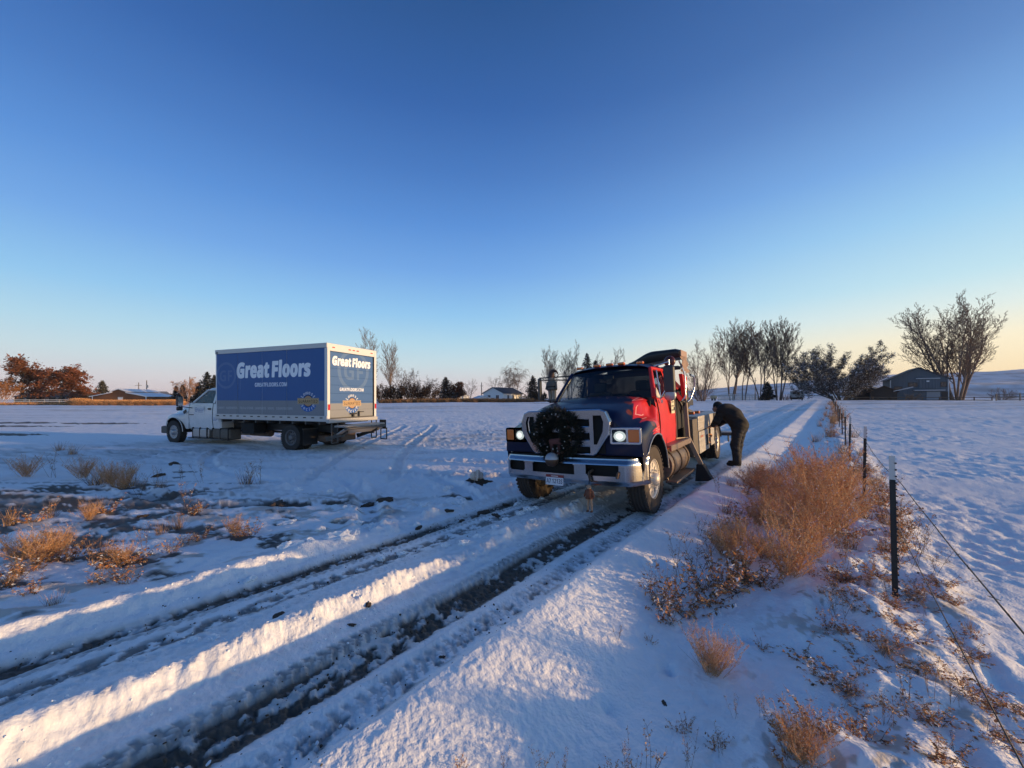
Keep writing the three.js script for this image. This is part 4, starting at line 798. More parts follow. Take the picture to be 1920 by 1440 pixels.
// conventional truck cab: origin on the ground under the middle of the front axle, +z forwards, +x the driver's side
function cabBody(g, s) {
  const { zf, zc, zb, y0, y1, paint, hoodPaint, trim, arch, wid } = s;
  const half = (z) => {
    const t = (zf - z) / (zf - zc), yt = lerp(y0, y1, 1 - (1 - t) ** 1.7) - 0.075 * (1 - sstep(0, 0.2, t)) ** 2, hw = lerp(s.noseHalf, 0.88, t), flare = wid * (1 - 0.14 * sstep(0.55, 1, t)) - (1 - sstep(0, 0.16, t)) * (s.tuck ?? 0.07);
    const fy = lerp(s.fender - 0.12, s.fender, sstep(0, 0.35, t)) + 0.22 * sstep(0.72, 1, t);
    const az = Math.abs(z - s.archZ), yb = az < arch ? 0.5 + Math.sqrt(arch * arch - az * az) : z > 0 ? s.frontLow : s.backLow;
    const up = (y) => Math.max(y, yb + 0.004);
    const pts = [[0, yt], [0.2, yt - 0.002], [0.42, yt - 0.012], [0.6, yt - 0.028], [hw - 0.1, yt - 0.055], [hw - 0.03, yt - 0.09], [hw + 0.01, yt - 0.14]];
    const sh = pts[pts.length - 1], top = Math.min(fy, yt - 0.16);
    pts.push([lerp(sh[0], flare - 0.1, 0.35), lerp(sh[1], top, 0.72)], [lerp(sh[0], flare - 0.1, 0.72), lerp(sh[1], top, 0.96)], [flare - 0.075, top - 0.012], [flare - 0.03, top - 0.05], [flare - 0.005, top - 0.12], [flare, up(lerp(top - 0.12, yb, 0.35))], [flare, up(lerp(top - 0.12, yb, 0.7))], [flare - 0.004, yb]);
    return pts.map(([x, y]) => [x, Math.max(y, yb), z]);
  };
  const zs = [];
  for (let i = 0; i <= 40; i++) zs.push(lerp(zf, zc, i / 40));
  const full = (z) => { const h = half(z); return [...h.slice(1).reverse().map(([x, y, q]) => [-x, y, q]), ...h]; };
  const rows = zs.map(full);
  mesh('hood', loft(rows, (p, i, j, a) => [(zf - p[2]) / (zf - zc), j < 14 ? 0.5 - 0.5 * (14 - j) / 14 : 0.5 + 0.5 * (j - 14) / 14]), hoodPaint, g);
  mesh('hood_seam', pipe(rows[39].filter((_, i) => i % 2 === 0).map(([x, y, z]) => [x * 1.002, y + 0.002, z]), 0.006, 60, 5), MV.dark, g);
  // wheel-arch lip, nose
  const front = rows[0], nose = [];
  for (let k = 0; k <= 5; k++) nose.push(front.map(([x, y, z]) => { const t = k / 5, yl = lerp(y, s.frontLow, t); return [x * (1 + 0.01 * t), Math.min(y, yl), z + 0.05 * Math.sin(Math.PI * Math.min(1, t * 0.7 + 0.1)) * (1 - (x / 1.3) ** 2)]; }));
  mesh('nose', loft(nose, (p) => [0.02, clamp(0.5 + p[0] / 3.2)]), hoodPaint, g);
  for (const k of [-1, 1]) {
    const lip = [], in1 = [];
    for (let i = 0; i <= 24; i++) { const a = lerp(0.02, Math.PI - 0.02, i / 24), z = s.archZ + Math.cos(a) * arch, y = 0.5 + Math.sin(a) * arch, x = wid * (z < -0.3 ? 0.985 : 1) - (z > zf - 0.16 ? 0.05 : 0); lip.push([k * (x + 0.004), y, z]); in1.push([k * 0.52, y + 0.02, z]); }
    mesh('arch_lip', pipe(lip, 0.014, 40, 6), trim, g);
    mesh('wheel_well', loft([lip, in1]), MV.dark, g);
  }
  // lower cab
  const sec = [[0.93, 0.60], [0.975, 0.68], [1.005, 0.9], [1.02, 1.15], [1.015, 1.38], [0.99, 1.58], [0.965, 1.70]];
  for (const k of [-1, 1]) {
    const rows2 = [zc + 0.02, lerp(zc, zb, 0.33), lerp(zc, zb, 0.66), zb + 0.05, zb].map((z, i) => sec.map(([x, y]) => [k * (i === 4 ? x - 0.05 : x), y, z]));
    mesh('cab_side', loft(rows2, (p) => [(zc - p[2]) / 2, p[1] / 2]), k > 0 ? paint : s.paintFar ?? paint, g);
    const door = [s.doorF, lerp(s.doorF, s.doorB, 0.5), s.doorB].map((z) => sec.slice(1).map(([x, y]) => [k * (x + 0.012), y, z]));
    const dm = mesh('door', loft(door, (p) => [(zc - p[2]) / 2, p[1] / 2]), k > 0 ? paint : s.paintFar ?? paint, g);
    mesh('handle', rbox(0.03, 0.07, 0.16, 0.012, k * 1.045, 1.47, s.doorB + 0.16), MV.black, dm);
    for (const z of [s.doorF, s.doorB]) mesh('door_seam', pipe(sec.slice(1).map(([x, y]) => [k * (x + 0.011), y, z]), 0.007, 10, 4), MV.dark, g);
  }
  mesh('cab_back', merge([box(1.9, 1.1, 0.03, 0, 1.15, zb), box(1.62, 0.1, 0.03, 0, 2.22, zb), box(0.3, 0.5, 0.03, -0.72, 1.94, zb), box(0.3, 0.5, 0.03, 0.72, 1.94, zb)]), s.paintFar ?? paint, g);
  mesh('rear_glass', box(1.2, 0.5, 0.01, 0, 1.94, zb), new THREE.MeshPhysicalMaterial({ color: rgb(0.16, 0.17, 0.18), roughness: 0.05, transmission: 1, thickness: 0 }), g);
  mesh('cab_floor', box(1.9, 0.04, zc - zb + 0.5, 0, 0.64, (zc + zb) / 2 + 0.2), MV.dark, g);
  mesh('firewall', box(1.86, 1.0, 0.04, 0, 1.14, zc + 0.1), MV.dark, g);
  // greenhouse
  const belt = (k, z) => [k * 0.965, 1.70, z], edge = (k, z) => [k * 0.80, 2.25, z], aZ = s.aBase, hZ = s.aTop;
  const roofRows = [];
  for (const [z, dy] of [[hZ + 0.03, -0.03], [hZ - 0.06, 0.005], [lerp(hZ, zb, 0.4), 0.035], [lerp(hZ, zb, 0.8), 0.03], [zb + 0.02, 0.0], [zb, -0.04]]) roofRows.push([[-0.815, 2.225], [-0.79, 2.275], [-0.7, 2.315], [-0.4, 2.35], [0, 2.362], [0.4, 2.35], [0.7, 2.315], [0.79, 2.275], [0.815, 2.225]].map(([x, y]) => [x, y + dy, z + (z > hZ - 0.1 ? 0.09 * (1 - (x / 0.8) ** 2) : 0)]));
  mesh('roof', loft(roofRows, (p) => [(zc - p[2]) / 2, 0.98]), s.roofPaint ?? paint, g);
  const quad = (a, b, c, d, m, n) => mesh(n, loft([[a, b], [d, c]]), m, g);
  for (const k of [-1, 1]) {
    const pm = k > 0 ? paint : s.paintFar ?? paint, L = (t) => [lerp(belt(k, aZ)[0], edge(k, hZ)[0], t), lerp(1.70, 2.25, t), lerp(aZ, hZ, t)];
    mesh('a_pillar', merge([bar(L(-0.02), L(1.0), 0.045, 0.036, 8)]), k > 0 ? paint : s.roofPaint ?? pm, g);
    const bz = s.doorB, B = (t, dz) => [k * lerp(0.972, 0.805, t), lerp(1.69, 2.25, t), bz + dz + 0.03 * t];
    mesh('b_pillar', loft([[B(0, 0.05), B(1, 0.04)], [B(0, -0.07), B(1, -0.06)]]), pm, g);
    mesh('roof_rail', bar([k * 0.808, 2.245, hZ], [k * 0.808, 2.245, zb], 0.032, 0.032, 8), pm, g);
    mesh('rear_quarter', loft([[[k * 0.965, 1.69, zb + (s.ext ? 0.16 : 0.03)], [k * 0.805, 2.25, zb + (s.ext ? 0.12 : 0.03)]], [[k * 0.955, 1.69, zb], [k * 0.8, 2.25, zb]]]), pm, g);
    const G = (z0, z1, t0z, t1z) => loft([[[k * 0.955, 1.69, z0], [k * 0.795, 2.24, t0z]], [[k * 0.955, 1.69, z1], [k * 0.795, 2.24, t1z]]]);
    mesh('side_window', G(aZ - 0.08, bz + 0.05, hZ - 0.03, bz + 0.07), MV.glass, g);
    if (s.ext) mesh('rear_side_window', G(bz - 0.07, zb + 0.16, bz - 0.03, zb + 0.12), MV.glass, g);
    mesh('window_seal', merge([bar([k * 0.965, 1.695, aZ - 0.06], [k * 0.965, 1.695, zb + 0.1], 0.014, 0.014, 5)]), MV.black, g);
  }
  const ws = [];
  for (let r = 0; r <= 6; r++) { const t = r / 6, row = []; for (let c = -8; c <= 8; c++) { const e = c / 8, hw = lerp(0.925, 0.775, t); row.push([e * hw, lerp(1.70, 2.245, t) + 0.02 * (1 - e * e), lerp(aZ + 0.01, hZ + 0.02, t) + lerp(0.2, 0.1, t) * (1 - e * e)]); } ws.push(row); }
  mesh('windshield', loft(ws), MV.glass, g);
  const cowlF = rows[40].slice(4, -4);
  mesh('cowl', loft([cowlF.map(([x, y, z]) => [x * 0.98, Math.min(y, 1.8), z]), cowlF.map(([x]) => { const e = clamp(x / 0.95, -1, 1); return [e * 0.94, 1.70 + 0.02 * (1 - e * e), aZ + 0.012 + 0.2 * (1 - e * e)]; })]), MV.black, g);
  for (const k of [-0.3, 0.38]) mesh('wiper', merge([bar([k, 1.735, aZ + 0.24], [k + 0.42, 1.83, aZ + 0.12], 0.008, 0.006, 5)]), MV.matte, g);
  // cabin
  mesh('dashboard', rbox(1.75, 0.26, 0.42, 0.08, 0, 1.56, aZ - 0.14), MV.matte, g);
  for (const x of [-0.45, 0.45]) { const seat = mesh('seat', merge([rbox(0.55, 0.16, 0.5, 0.06, x, 1.1, s.doorB + 0.5), rbox(0.52, 0.72, 0.15, 0.06, x, 1.5, s.doorB + 0.2, -0.15), rbox(0.28, 0.2, 0.1, 0.04, x, 1.96, s.doorB + 0.1)]), MV.cloth, g); }
  const sw = new THREE.TorusGeometry(0.22, 0.018, 6, 24); sw.rotateX(-0.5); sw.translate(0.45, 1.58, aZ - 0.45);
  mesh('steering_wheel', sw, MV.matte, g);
}
// ------------------------------------------------------------------ box truck
{
  const pos = [-13.91, 0, -17.33], gy = softGround(-7.6, 14.9) * 0.5 + softGround(-13.9, 17.3) * 0.5;
  const g = thing('box_truck', 'white cab delivery truck with blue printed box body', 'truck', [pos[0], gy - 0.02, pos[2]], -110.8 * Math.PI / 180);
  const white = new THREE.MeshPhysicalMaterial({ color: rgb(0.68, 0.69, 0.7), map: road_film, roughness: 0.38, clearcoat: 0.6, clearcoatRoughness: 0.15 });
  cabBody(g, { zf: 0.62, zc: -0.78, zb: -2.74, y0: 1.30, y1: 1.68, noseHalf: 0.8, fender: 1.24, arch: 0.6, archZ: 0, wid: 1.15, frontLow: 0.74, backLow: 0.62, aBase: -1.0, aTop: -1.72, doorF: -0.82, doorB: -2.3, ext: true, paint: white, hoodPaint: white, trim: white });
  // nose
  mesh('bumper', merge([rbox(2.3, 0.32, 0.16, 0.05, 0, 0.56, 0.74), rbox(0.14, 0.3, 0.4, 0.04, 1.12, 0.56, 0.58), rbox(0.14, 0.3, 0.4, 0.04, -1.12, 0.56, 0.58)]), MV.steel, g);
  mesh('grille', merge([rbox(1.2, 0.36, 0.05, 0.03, 0, 1.02, 0.68), box(1.25, 0.05, 0.07, 0, 1.14, 0.69), box(1.25, 0.05, 0.07, 0, 0.94, 0.69)]), MV.dullAlu, g);
  for (const k of [-1, 1]) mesh('headlight', rbox(0.3, 0.2, 0.1, 0.03, k * 0.84, 1.0, 0.64), MV.chrome, g);
  for (const k of [-1, 1]) { // mirrors
    const m = mesh('mirror', merge([rbox(0.22, 0.42, 0.14, 0.05, k * 1.42, 1.78, -0.92), rbox(0.2, 0.16, 0.12, 0.04, k * 1.42, 1.48, -0.92)]), MV.black, g);
    mesh('mirror_arm', merge([bar([k * 0.96, 1.72, -1.05], [k * 1.36, 1.84, -0.94], 0.016), bar([k * 1.0, 1.5, -1.0], [k * 1.36, 1.56, -0.94], 0.016), bar([k * 1.42, 1.4, -0.93], [k * 1.42, 2.0, -0.93], 0.015)]), MV.black, m);
    mesh('mirror_glass', box(0.18, 0.36, 0.006, k * 1.42, 1.78, -0.995), MV.chrome, m);
  }
  mesh('hood_vent', merge([box(0.02, 0.12, 0.2, 1.06, 1.34, -0.62, 0.5), box(0.02, 0.03, 0.3, 1.035, 1.22, -0.98)]), MV.black, g);
  // door print
  const doorPrint = canvasTexture(512, 256, (c) => {
    c.fillStyle = '#d7d9db'; c.fillRect(0, 0, 512, 256);
    c.strokeStyle = '#2a4f8c'; c.lineWidth = 12; c.beginPath(); c.arc(90, 120, 70, 0, 7); c.stroke();
    c.fillStyle = '#2a4f8c'; c.font = 'bold 84px sans-serif'; c.textAlign = 'center'; c.textBaseline = 'middle'; c.fillText('GF', 90, 124);
    c.textAlign = 'left'; c.font = 'bold 56px sans-serif'; c.fillText('Great Floors', 176, 100, 320);
    c.fillRect(190, 140, 270, 16); c.fillRect(190, 190, 250, 16);
  });
  mesh('door_print', box(0.002, 0.30, 0.62, 1.034, 1.42, -1.5), new THREE.MeshStandardMaterial({ map: doorPrint, roughness: 0.4 }), g);
  const idPrint = canvasTexture(256, 128, (c) => { c.fillStyle = '#d7d9db'; c.fillRect(0, 0, 256, 128); c.fillStyle = '#2a4f8c'; c.fillRect(12, 18, 230, 14); c.fillRect(12, 56, 180, 14); c.fillRect(12, 94, 150, 14); });
  mesh('door_print', box(0.002, 0.17, 0.34, 1.03, 1.05, -2.52), new THREE.MeshStandardMaterial({ map: idPrint, roughness: 0.4 }), g);
  // chassis
  for (const k of [-1, 1]) mesh('frame_rail', rbox(0.09, 0.25, 8.6, 0.01, k * 0.43, 0.78, -4.0), MV.black, g);
  mesh('axle', merge([bar([-1, 0.48, 0], [1, 0.48, 0], 0.06), bar([-0.95, 0.48, -6.78], [0.95, 0.48, -6.78], 0.09), bar([0, 0.62, -1.6], [0, 0.5, -6.6], 0.05)]), MV.steel, g);
  const diff = new THREE.SphereGeometry(0.24, 16, 12); diff.translate(0, 0.48, -6.78);
  mesh('differential', diff, MV.steel, g);
  mesh('engine', rbox(0.8, 0.75, 1.2, 0.08, 0, 0.98, -0.1), MV.dark, g);
  mesh('transmission', rbox(0.5, 0.45, 1.6, 0.1, 0, 0.66, -1.5), MV.dark, g);
  const tankG = (z0, z1, m, n) => { const t = mesh(n, rbox(0.5, 0.44, z0 - z1, 0.1, 0.78, 0.47, (z0 + z1) / 2), m, g); for (const q of [0.06, 0.5, 0.94]) mesh('strap', rbox(0.53, 0.47, 0.05, 0.1, 0.78, 0.47, lerp(z0, z1, q)), MV.black, t); return t; };
  tankG(-1.0, -2.02, MV.dullAlu, 'fuel_tank'); tankG(-2.25, -3.3, MV.greyBox, 'battery_box');
  mesh('fuel_tank', rbox(0.5, 0.44, 1.6, 0.1, -0.78, 0.47, -1.9), MV.dullAlu, g);
  mesh('step', rbox(0.3, 0.04, 2.2, 0.01, 0.98, 0.26, -2.0), MV.steel, g);
  for (const k of [-1, 1]) {
    wheel(g, k * 1.02, 0.48, 0, 0.48, 0.26, k, 'steer', MV.dullAlu);
    for (const o of [0.70, 1.02]) wheel(g, k * o, 0.48, -6.78, 0.48, 0.27, k, 'rear', std(0.16, 0.16, 0.17, 0.6, 0.3));
    mesh('mud_flap', box(0.62, 0.56, 0.015, k * 0.86, 0.5, -7.42), MV.black, g);
    mesh('flap_bracket', box(0.66, 0.04, 0.04, k * 0.86, 0.8, -7.42), MV.steel, g);
  }
  mesh('spare_tool_box', rbox(0.5, 0.42, 0.7, 0.03, 0.8, 0.75, -4.4), MV.dark, g);
  mesh('muffler', bar([0.3, 0.5, -3.6], [0.3, 0.5, -4.7], 0.13), MV.rust, g);
  // ---- box body
  const z0 = -2.82, z1 = -8.58, yb = 1.09, yt = 3.80, hw = 1.22, L = z0 - z1, Hb = yt - yb;
  const wallM = std(0.66, 0.66, 0.66, 0.5), railM = std(0.5, 0.5, 0.5, 0.45, 0.3);
  mesh('floor', box(2.4, 0.14, L, 0, yb + 0.06, (z0 + z1) / 2), MV.steel, g);
  mesh('front_wall', box(2.4, Hb - 0.06, 0.05, 0, (yb + yt) / 2, z0 - 0.025), wallM, g);
  mesh('roof', box(2.4, 0.05, L, 0, yt - 0.03, (z0 + z1) / 2), wallM, g);
  for (let i = 0; i < 9; i++) mesh('cross_member', box(2.36, 0.1, 0.06, 0, yb - 0.06, lerp(z0 - 0.3, z1 + 0.4, i / 8)), MV.steel, g);
  const livery = '#3d6398', slate = '#85888e';
  const badge = (c, cx, cy, r, sheet) => {
    c.save();
    c.fillStyle = '#2f62ad'; c.beginPath(); c.arc(cx, cy + r * 0.05, r * 1.02, 0.12 * Math.PI, 0.88 * Math.PI); c.closePath(); c.fill();
    c.fillStyle = '#b58f6d'; c.beginPath(); c.arc(cx, cy, r * 0.55, 0, 7); c.fill(); c.strokeStyle = sheet; c.lineWidth = r * 0.07; c.beginPath(); c.arc(cx, cy, r * 0.55, 0, 7); c.stroke();
    c.fillStyle = '#c9cbd2'; c.textAlign = 'center'; c.textBaseline = 'middle';
    c.font = `bold ${r * 0.46}px sans-serif`;
    [...'Lowest'].forEach((ch, i) => { const a = lerp(-1.0, 1.0, i / 5); c.save(); c.translate(cx + Math.sin(a) * r * 0.84, cy - Math.cos(a) * r * 0.84); c.rotate(a); c.fillText(ch, 0, 0); c.restore(); });
    [...'Prices'].forEach((ch, i) => { const a = lerp(0.95, -0.95, i / 5); c.save(); c.translate(cx + Math.sin(a) * r * 0.82, cy + Math.cos(a) * r * 0.82); c.rotate(-a); c.fillText(ch, 0, 0); c.restore(); });
    c.fillStyle = '#b8a48c'; c.fillRect(cx - r * 1.28, cy - r * 0.3, r * 2.56, r * 0.6); c.fillStyle = '#141416'; c.fillRect(cx - r * 1.22, cy - r * 0.25, r * 2.44, r * 0.5);
    c.fillStyle = '#cfab7d'; c.fillRect(cx - r * 1.2, cy - r * 0.23, r * 2.4, r * 0.46);
    c.fillStyle = '#141416'; c.font = `bold ${r * 0.46}px sans-serif`; c.fillText('GUARANTEED', cx, cy + r * 0.02, r * 2.3);
    c.restore();
  };
  const emblem = (c, cx, cy, r, col) => { c.save(); c.strokeStyle = col; c.fillStyle = col; c.lineWidth = r * 0.2; c.beginPath(); c.arc(cx, cy, r, 0, 7); c.stroke(); c.font = `bold ${r * 1.25}px sans-serif`; c.textAlign = 'center'; c.textBaseline = 'middle'; c.fillText('GF', cx, cy + r * 0.05, r * 1.5); c.restore(); };
  const heading = (c, x, y, w, cap, col) => {                          // heavy rounded letters, tightly set
    c.save(); c.font = 'bold 200px sans-serif'; c.fillStyle = c.strokeStyle = col; c.lineWidth = 17; c.lineJoin = 'round'; c.textAlign = 'left'; c.textBaseline = 'alphabetic';
    const a = c.measureText('Great').width, b = c.measureText('Floors').width, gap = 34, k = w / (a + gap + b);
    c.translate(x, y); c.transform(k, 0, -0.08, cap / 146, 0, 0);
    for (const [t, at] of [['Great', 0], ['Floors', a + gap]]) { c.strokeText(t, at, 0); c.fillText(t, at, 0); }
    c.restore();
  };
  const wear = (c, w, h, n, seed) => { const r = rngOf(seed); for (let i = 0; i < n * 6; i++) { c.fillStyle = `rgba(92,84,74,${0.1 + 0.22 * r()})`; const y = h * (1 - 0.3 * r() ** 2.2); c.fillRect(r() * w, y, 1 + 3 * r(), 1 + 3 * r()); } for (let i = 0; i < n; i++) { c.fillStyle = `rgba(${r() < 0.5 ? '190,190,190' : '20,25,35'},${0.03 + 0.05 * r()})`; const x = r() * w; c.fillRect(x, r() * h, 1 + r() * 3, 20 + r() * 160); } };
  const sideTex = canvasTexture(2048, 960, (c, w, h) => {
    c.fillStyle = livery; c.fillRect(0, 0, w, h);
    emblem(c, w * 0.1, h * 0.36, h * 0.2, '#56749f');
    c.fillStyle = slate; c.fillRect(0, h * 0.775, w, h);
    c.fillStyle = '#eef1f6'; c.textBaseline = 'alphabetic';
    heading(c, w * 0.205, h * 0.40, w * 0.675, h * 0.235, '#eef1f6');
    c.font = `bold ${h * 0.085}px sans-serif`; c.fillText('GREATFLOORS.COM', w * 0.385, h * 0.555, w * 0.3);
    c.fillStyle = '#a9acb2'; c.font = `bold ${h * 0.05}px sans-serif`; c.fillText('CARPET   HARDWOOD   TILE & STONE   LAMINATE   VINYL   COUNTERTOPS', w * 0.01, h * 0.915, w * 0.72);
    badge(c, w * 0.862, h * 0.782, h * 0.15, '#1a2b4d');
    c.strokeStyle = 'rgba(200,205,215,0.55)'; c.lineWidth = 3; c.beginPath(); c.moveTo(w * 0.245, h * 0.4); c.lineTo(w * 0.245, h * 0.6); c.moveTo(w * 0.462, h * 0.12); c.lineTo(w * 0.458, h * 0.98); c.stroke();
    wear(c, w, h, 520, 3);
  });
  const sideM = new THREE.MeshPhysicalMaterial({ map: sideTex, roughness: 0.5, specularIntensity: 0.45 });
  const sy0 = yb + 0.2, sy1 = yt - 0.17;                              // printed sheets, each with its own edges
  for (const k of [-1, 1]) {
    const cuts = [0, 0.22, 0.455, 0.68, 1];
    mesh('side_wall', box(0.03, Hb - 0.1, L - 0.06, k * (hw - 0.03), (yb + yt) / 2, (z0 + z1) / 2), wallM, g);
    for (let i = 0; i + 1 < cuts.length; i++) {
      const a = cuts[i] + 0.0008, b = cuts[i + 1] - 0.0008, za = lerp(z0 - 0.04, z1 + 0.1, a), zb2 = lerp(z0 - 0.04, z1 + 0.1, b), x = k * (hw - 0.004 - 0.002 * (i % 2));
      const q = loft([[[x, sy0, za], [x, sy1, za]], [[x, sy0, zb2], [x, sy1, zb2]]], (p, r, c) => [k > 0 ? (r ? b : a) : 1 - (r ? b : a), c]);
      mesh('side_panel', q, sideM, g);
    }
    mesh('top_rail', rbox(0.07, 0.17, L + 0.02, 0.015, k * (hw - 0.015), yt - 0.085, (z0 + z1) / 2), railM, g);
    const br = mesh('bottom_rail', rbox(0.05, 0.2, L, 0.01, k * (hw - 0.012), yb + 0.1, (z0 + z1) / 2), railM, g);
    for (let i = 0; i < 15; i++) mesh('rail_slot', box(0.012, 0.035, 0.13, k * (hw + 0.012), yb + 0.13, lerp(z0 - 0.15, z1 + 0.25, i / 14)), MV.dark, br);
    mesh('front_corner', rbox(0.12, Hb, 0.12, 0.05, k * (hw - 0.06), (yb + yt) / 2, z0 - 0.04), wallM, g);
    mesh('rear_post', rbox(0.12, Hb, 0.14, 0.015, k * (hw - 0.058), (yb + yt) / 2, z1 + 0.05), wallM, g);
    mesh('tail_light', rbox(0.09, 0.2, 0.03, 0.012, k * (hw - 0.06), yb + 0.5, z1 - 0.025), MV.red, g);
    mesh('front_cap_light', rbox(0.03, 0.1, 0.12, 0.01, k * (hw + 0.005), yt - 0.12, z0 - 0.12), MV.black, g);
    // dock step frames
    mesh('dock_step', merge([bar([k * 1.12, 0.35, z1 - 0.1], [k * 1.12, 1.05, z1 - 0.1], 0.022), bar([k * 0.85, 0.35, z1 - 0.1], [k * 0.85, 1.05, z1 - 0.1], 0.022), bar([k * 0.85, 0.35, z1 - 0.1], [k * 1.12, 0.35, z1 - 0.1], 0.022), bar([k * 0.85, 0.7, z1 - 0.1], [k * 1.12, 0.7, z1 - 0.1], 0.018)]), MV.steel, g);
  }
  mesh('header', rbox(2.44, 0.26, 0.12, 0.015, 0, yt - 0.13, z1 + 0.05), wallM, g);
  for (const x of [-0.95, -0.2, 0, 0.2, 0.95]) mesh('marker_light', rbox(0.11, 0.035, 0.02, 0.008, x, yt - 0.13, z1 - 0.02), MV.red, g);
  const rearTex = canvasTexture(1024, 1120, (c, w, h) => {
    c.fillStyle = livery; c.fillRect(0, 0, w, h);
    emblem(c, w * 0.53, h * 0.26, w * 0.33, '#56749f');
    c.fillStyle = slate; c.fillRect(0, h * 0.775, w, h);
    c.fillStyle = '#eef1f6'; c.strokeStyle = '#eef1f6'; c.lineWidth = 7; c.lineJoin = 'round';
    heading(c, w * 0.05, h * 0.195, w * 0.88, h * 0.13, '#eef1f6');
    c.font = `bold ${w * 0.075}px sans-serif`; c.fillText('GREATFLOORS.COM', w * 0.21, h * 0.585, w * 0.56);
    c.save(); c.translate(0, 0); badge(c, w * 0.49, h * 0.775, w * 0.165, '#1a2b4d'); c.restore();
    wear(c, w, h, 160, 8);
  });
  const rearM = new THREE.MeshStandardMaterial({ map: rearTex, roughness: 0.45 });
  const dy0 = yb + 0.1, dy1 = yt - 0.27;
  for (let i = 0; i < 8; i++) {                                       // roll-up door of eight slats
    const a = i / 8, b = (i + 1) / 8, ya = lerp(dy0, dy1, a) + 0.0015, yc = lerp(dy0, dy1, b) - 0.0015, z = z1 + 0.045;
    const q = loft([[[1.08, ya, z], [1.08, ya + 0.006, z - 0.006], [1.08, yc - 0.006, z - 0.006], [1.08, yc, z]], [[-1.08, ya, z], [-1.08, ya + 0.006, z - 0.006], [-1.08, yc - 0.006, z - 0.006], [-1.08, yc, z]]], (p, r) => [r, (p[1] - dy0) / (dy1 - dy0)]);
    mesh('door_slat', q, rearM, g);
  }
  mesh('door_track', merge([box(0.03, Hb - 0.3, 0.06, 1.1, (yb + yt) / 2 - 0.1, z1 + 0.03), box(0.03, Hb - 0.3, 0.06, -1.1, (yb + yt) / 2 - 0.1, z1 + 0.03), box(2.2, Hb - 0.3, 0.01, 0, (yb + yt) / 2 - 0.1, z1 + 0.09)]), MV.dark, g);
  mesh('door_latch', merge([box(0.3, 0.05, 0.04, 0, dy0 + 0.14, z1 - 0.01), box(0.07, 0.16, 0.05, 0.02, dy0 + 0.1, z1 - 0.015), box(0.05, 0.2, 0.03, -0.28, dy0 + 0.13, z1 - 0.01), box(0.24, 0.03, 0.03, -0.4, dy0 + 0.2, z1 - 0.01)]), MV.black, g);
  for (let i = 0; i < 7; i++) mesh('bolt_plate', box(0.12, 0.018, 0.02, lerp(0.9, -0.9, i / 6), dy0 + 0.02, z1 + 0.02), MV.dark, g);
  mesh('rear_sill', rbox(2.44, 0.14, 0.14, 0.02, 0, yb + 0.02, z1 - 0.02), std(0.45, 0.44, 0.43, 0.5, 0.4), g);
  // tuck-under lift gate
  mesh('lift_platform', merge([rbox(2.1, 0.07, 0.46, 0.02, -0.05, 0.92, z1 - 0.32), rbox(2.1, 0.05, 0.4, 0.02, -0.05, 0.74, z1 - 0.36, 0.5)]), std(0.38, 0.36, 0.34, 0.5, 0.5), g);
  mesh('lift_tube', bar([-1.05, 0.84, z1 - 0.58], [1.0, 0.84, z1 - 0.58], 0.045, 0.045, 12), MV.steel, g);
  for (const k of [-0.75, 0.75]) mesh('lift_arm', merge([beam([k, 0.75, z1 - 0.5], [k, 0.42, z1 + 0.5], 0.08, 0.13), beam([k + 0.1, 0.6, z1 - 0.4], [k + 0.1, 0.5, z1 + 0.45], 0.05, 0.06)]), MV.steel, g);
  mesh('lift_side_plate', merge([box(0.02, 0.36, 0.3, -1.12, 0.88, z1 - 0.42), bar([-1.15, 0.3, z1 - 0.3], [-1.15, 0.75, z1 - 0.3], 0.022), bar([-1.15, 0.3, z1 - 0.58], [-1.15, 0.75, z1 - 0.58], 0.022), bar([-1.15, 0.3, z1 - 0.3], [-1.15, 0.3, z1 - 0.58], 0.022)]), MV.black, g);
  mesh('lift_motor', rbox(0.7, 0.3, 0.4, 0.05, 0.1, 0.5, z1 + 0.3), MV.rust, g);
  const spare = lathe([[0.25, -0.12], [0.42, -0.13], [0.47, -0.08], [0.47, 0.08], [0.42, 0.13], [0.25, 0.12]], 30, 'y'); spare.translate(0.15, 0.42, z1 + 0.9);
  mesh('spare_wheel', spare, MV.rust, g);
  g.updateMatrixWorld(true);
}
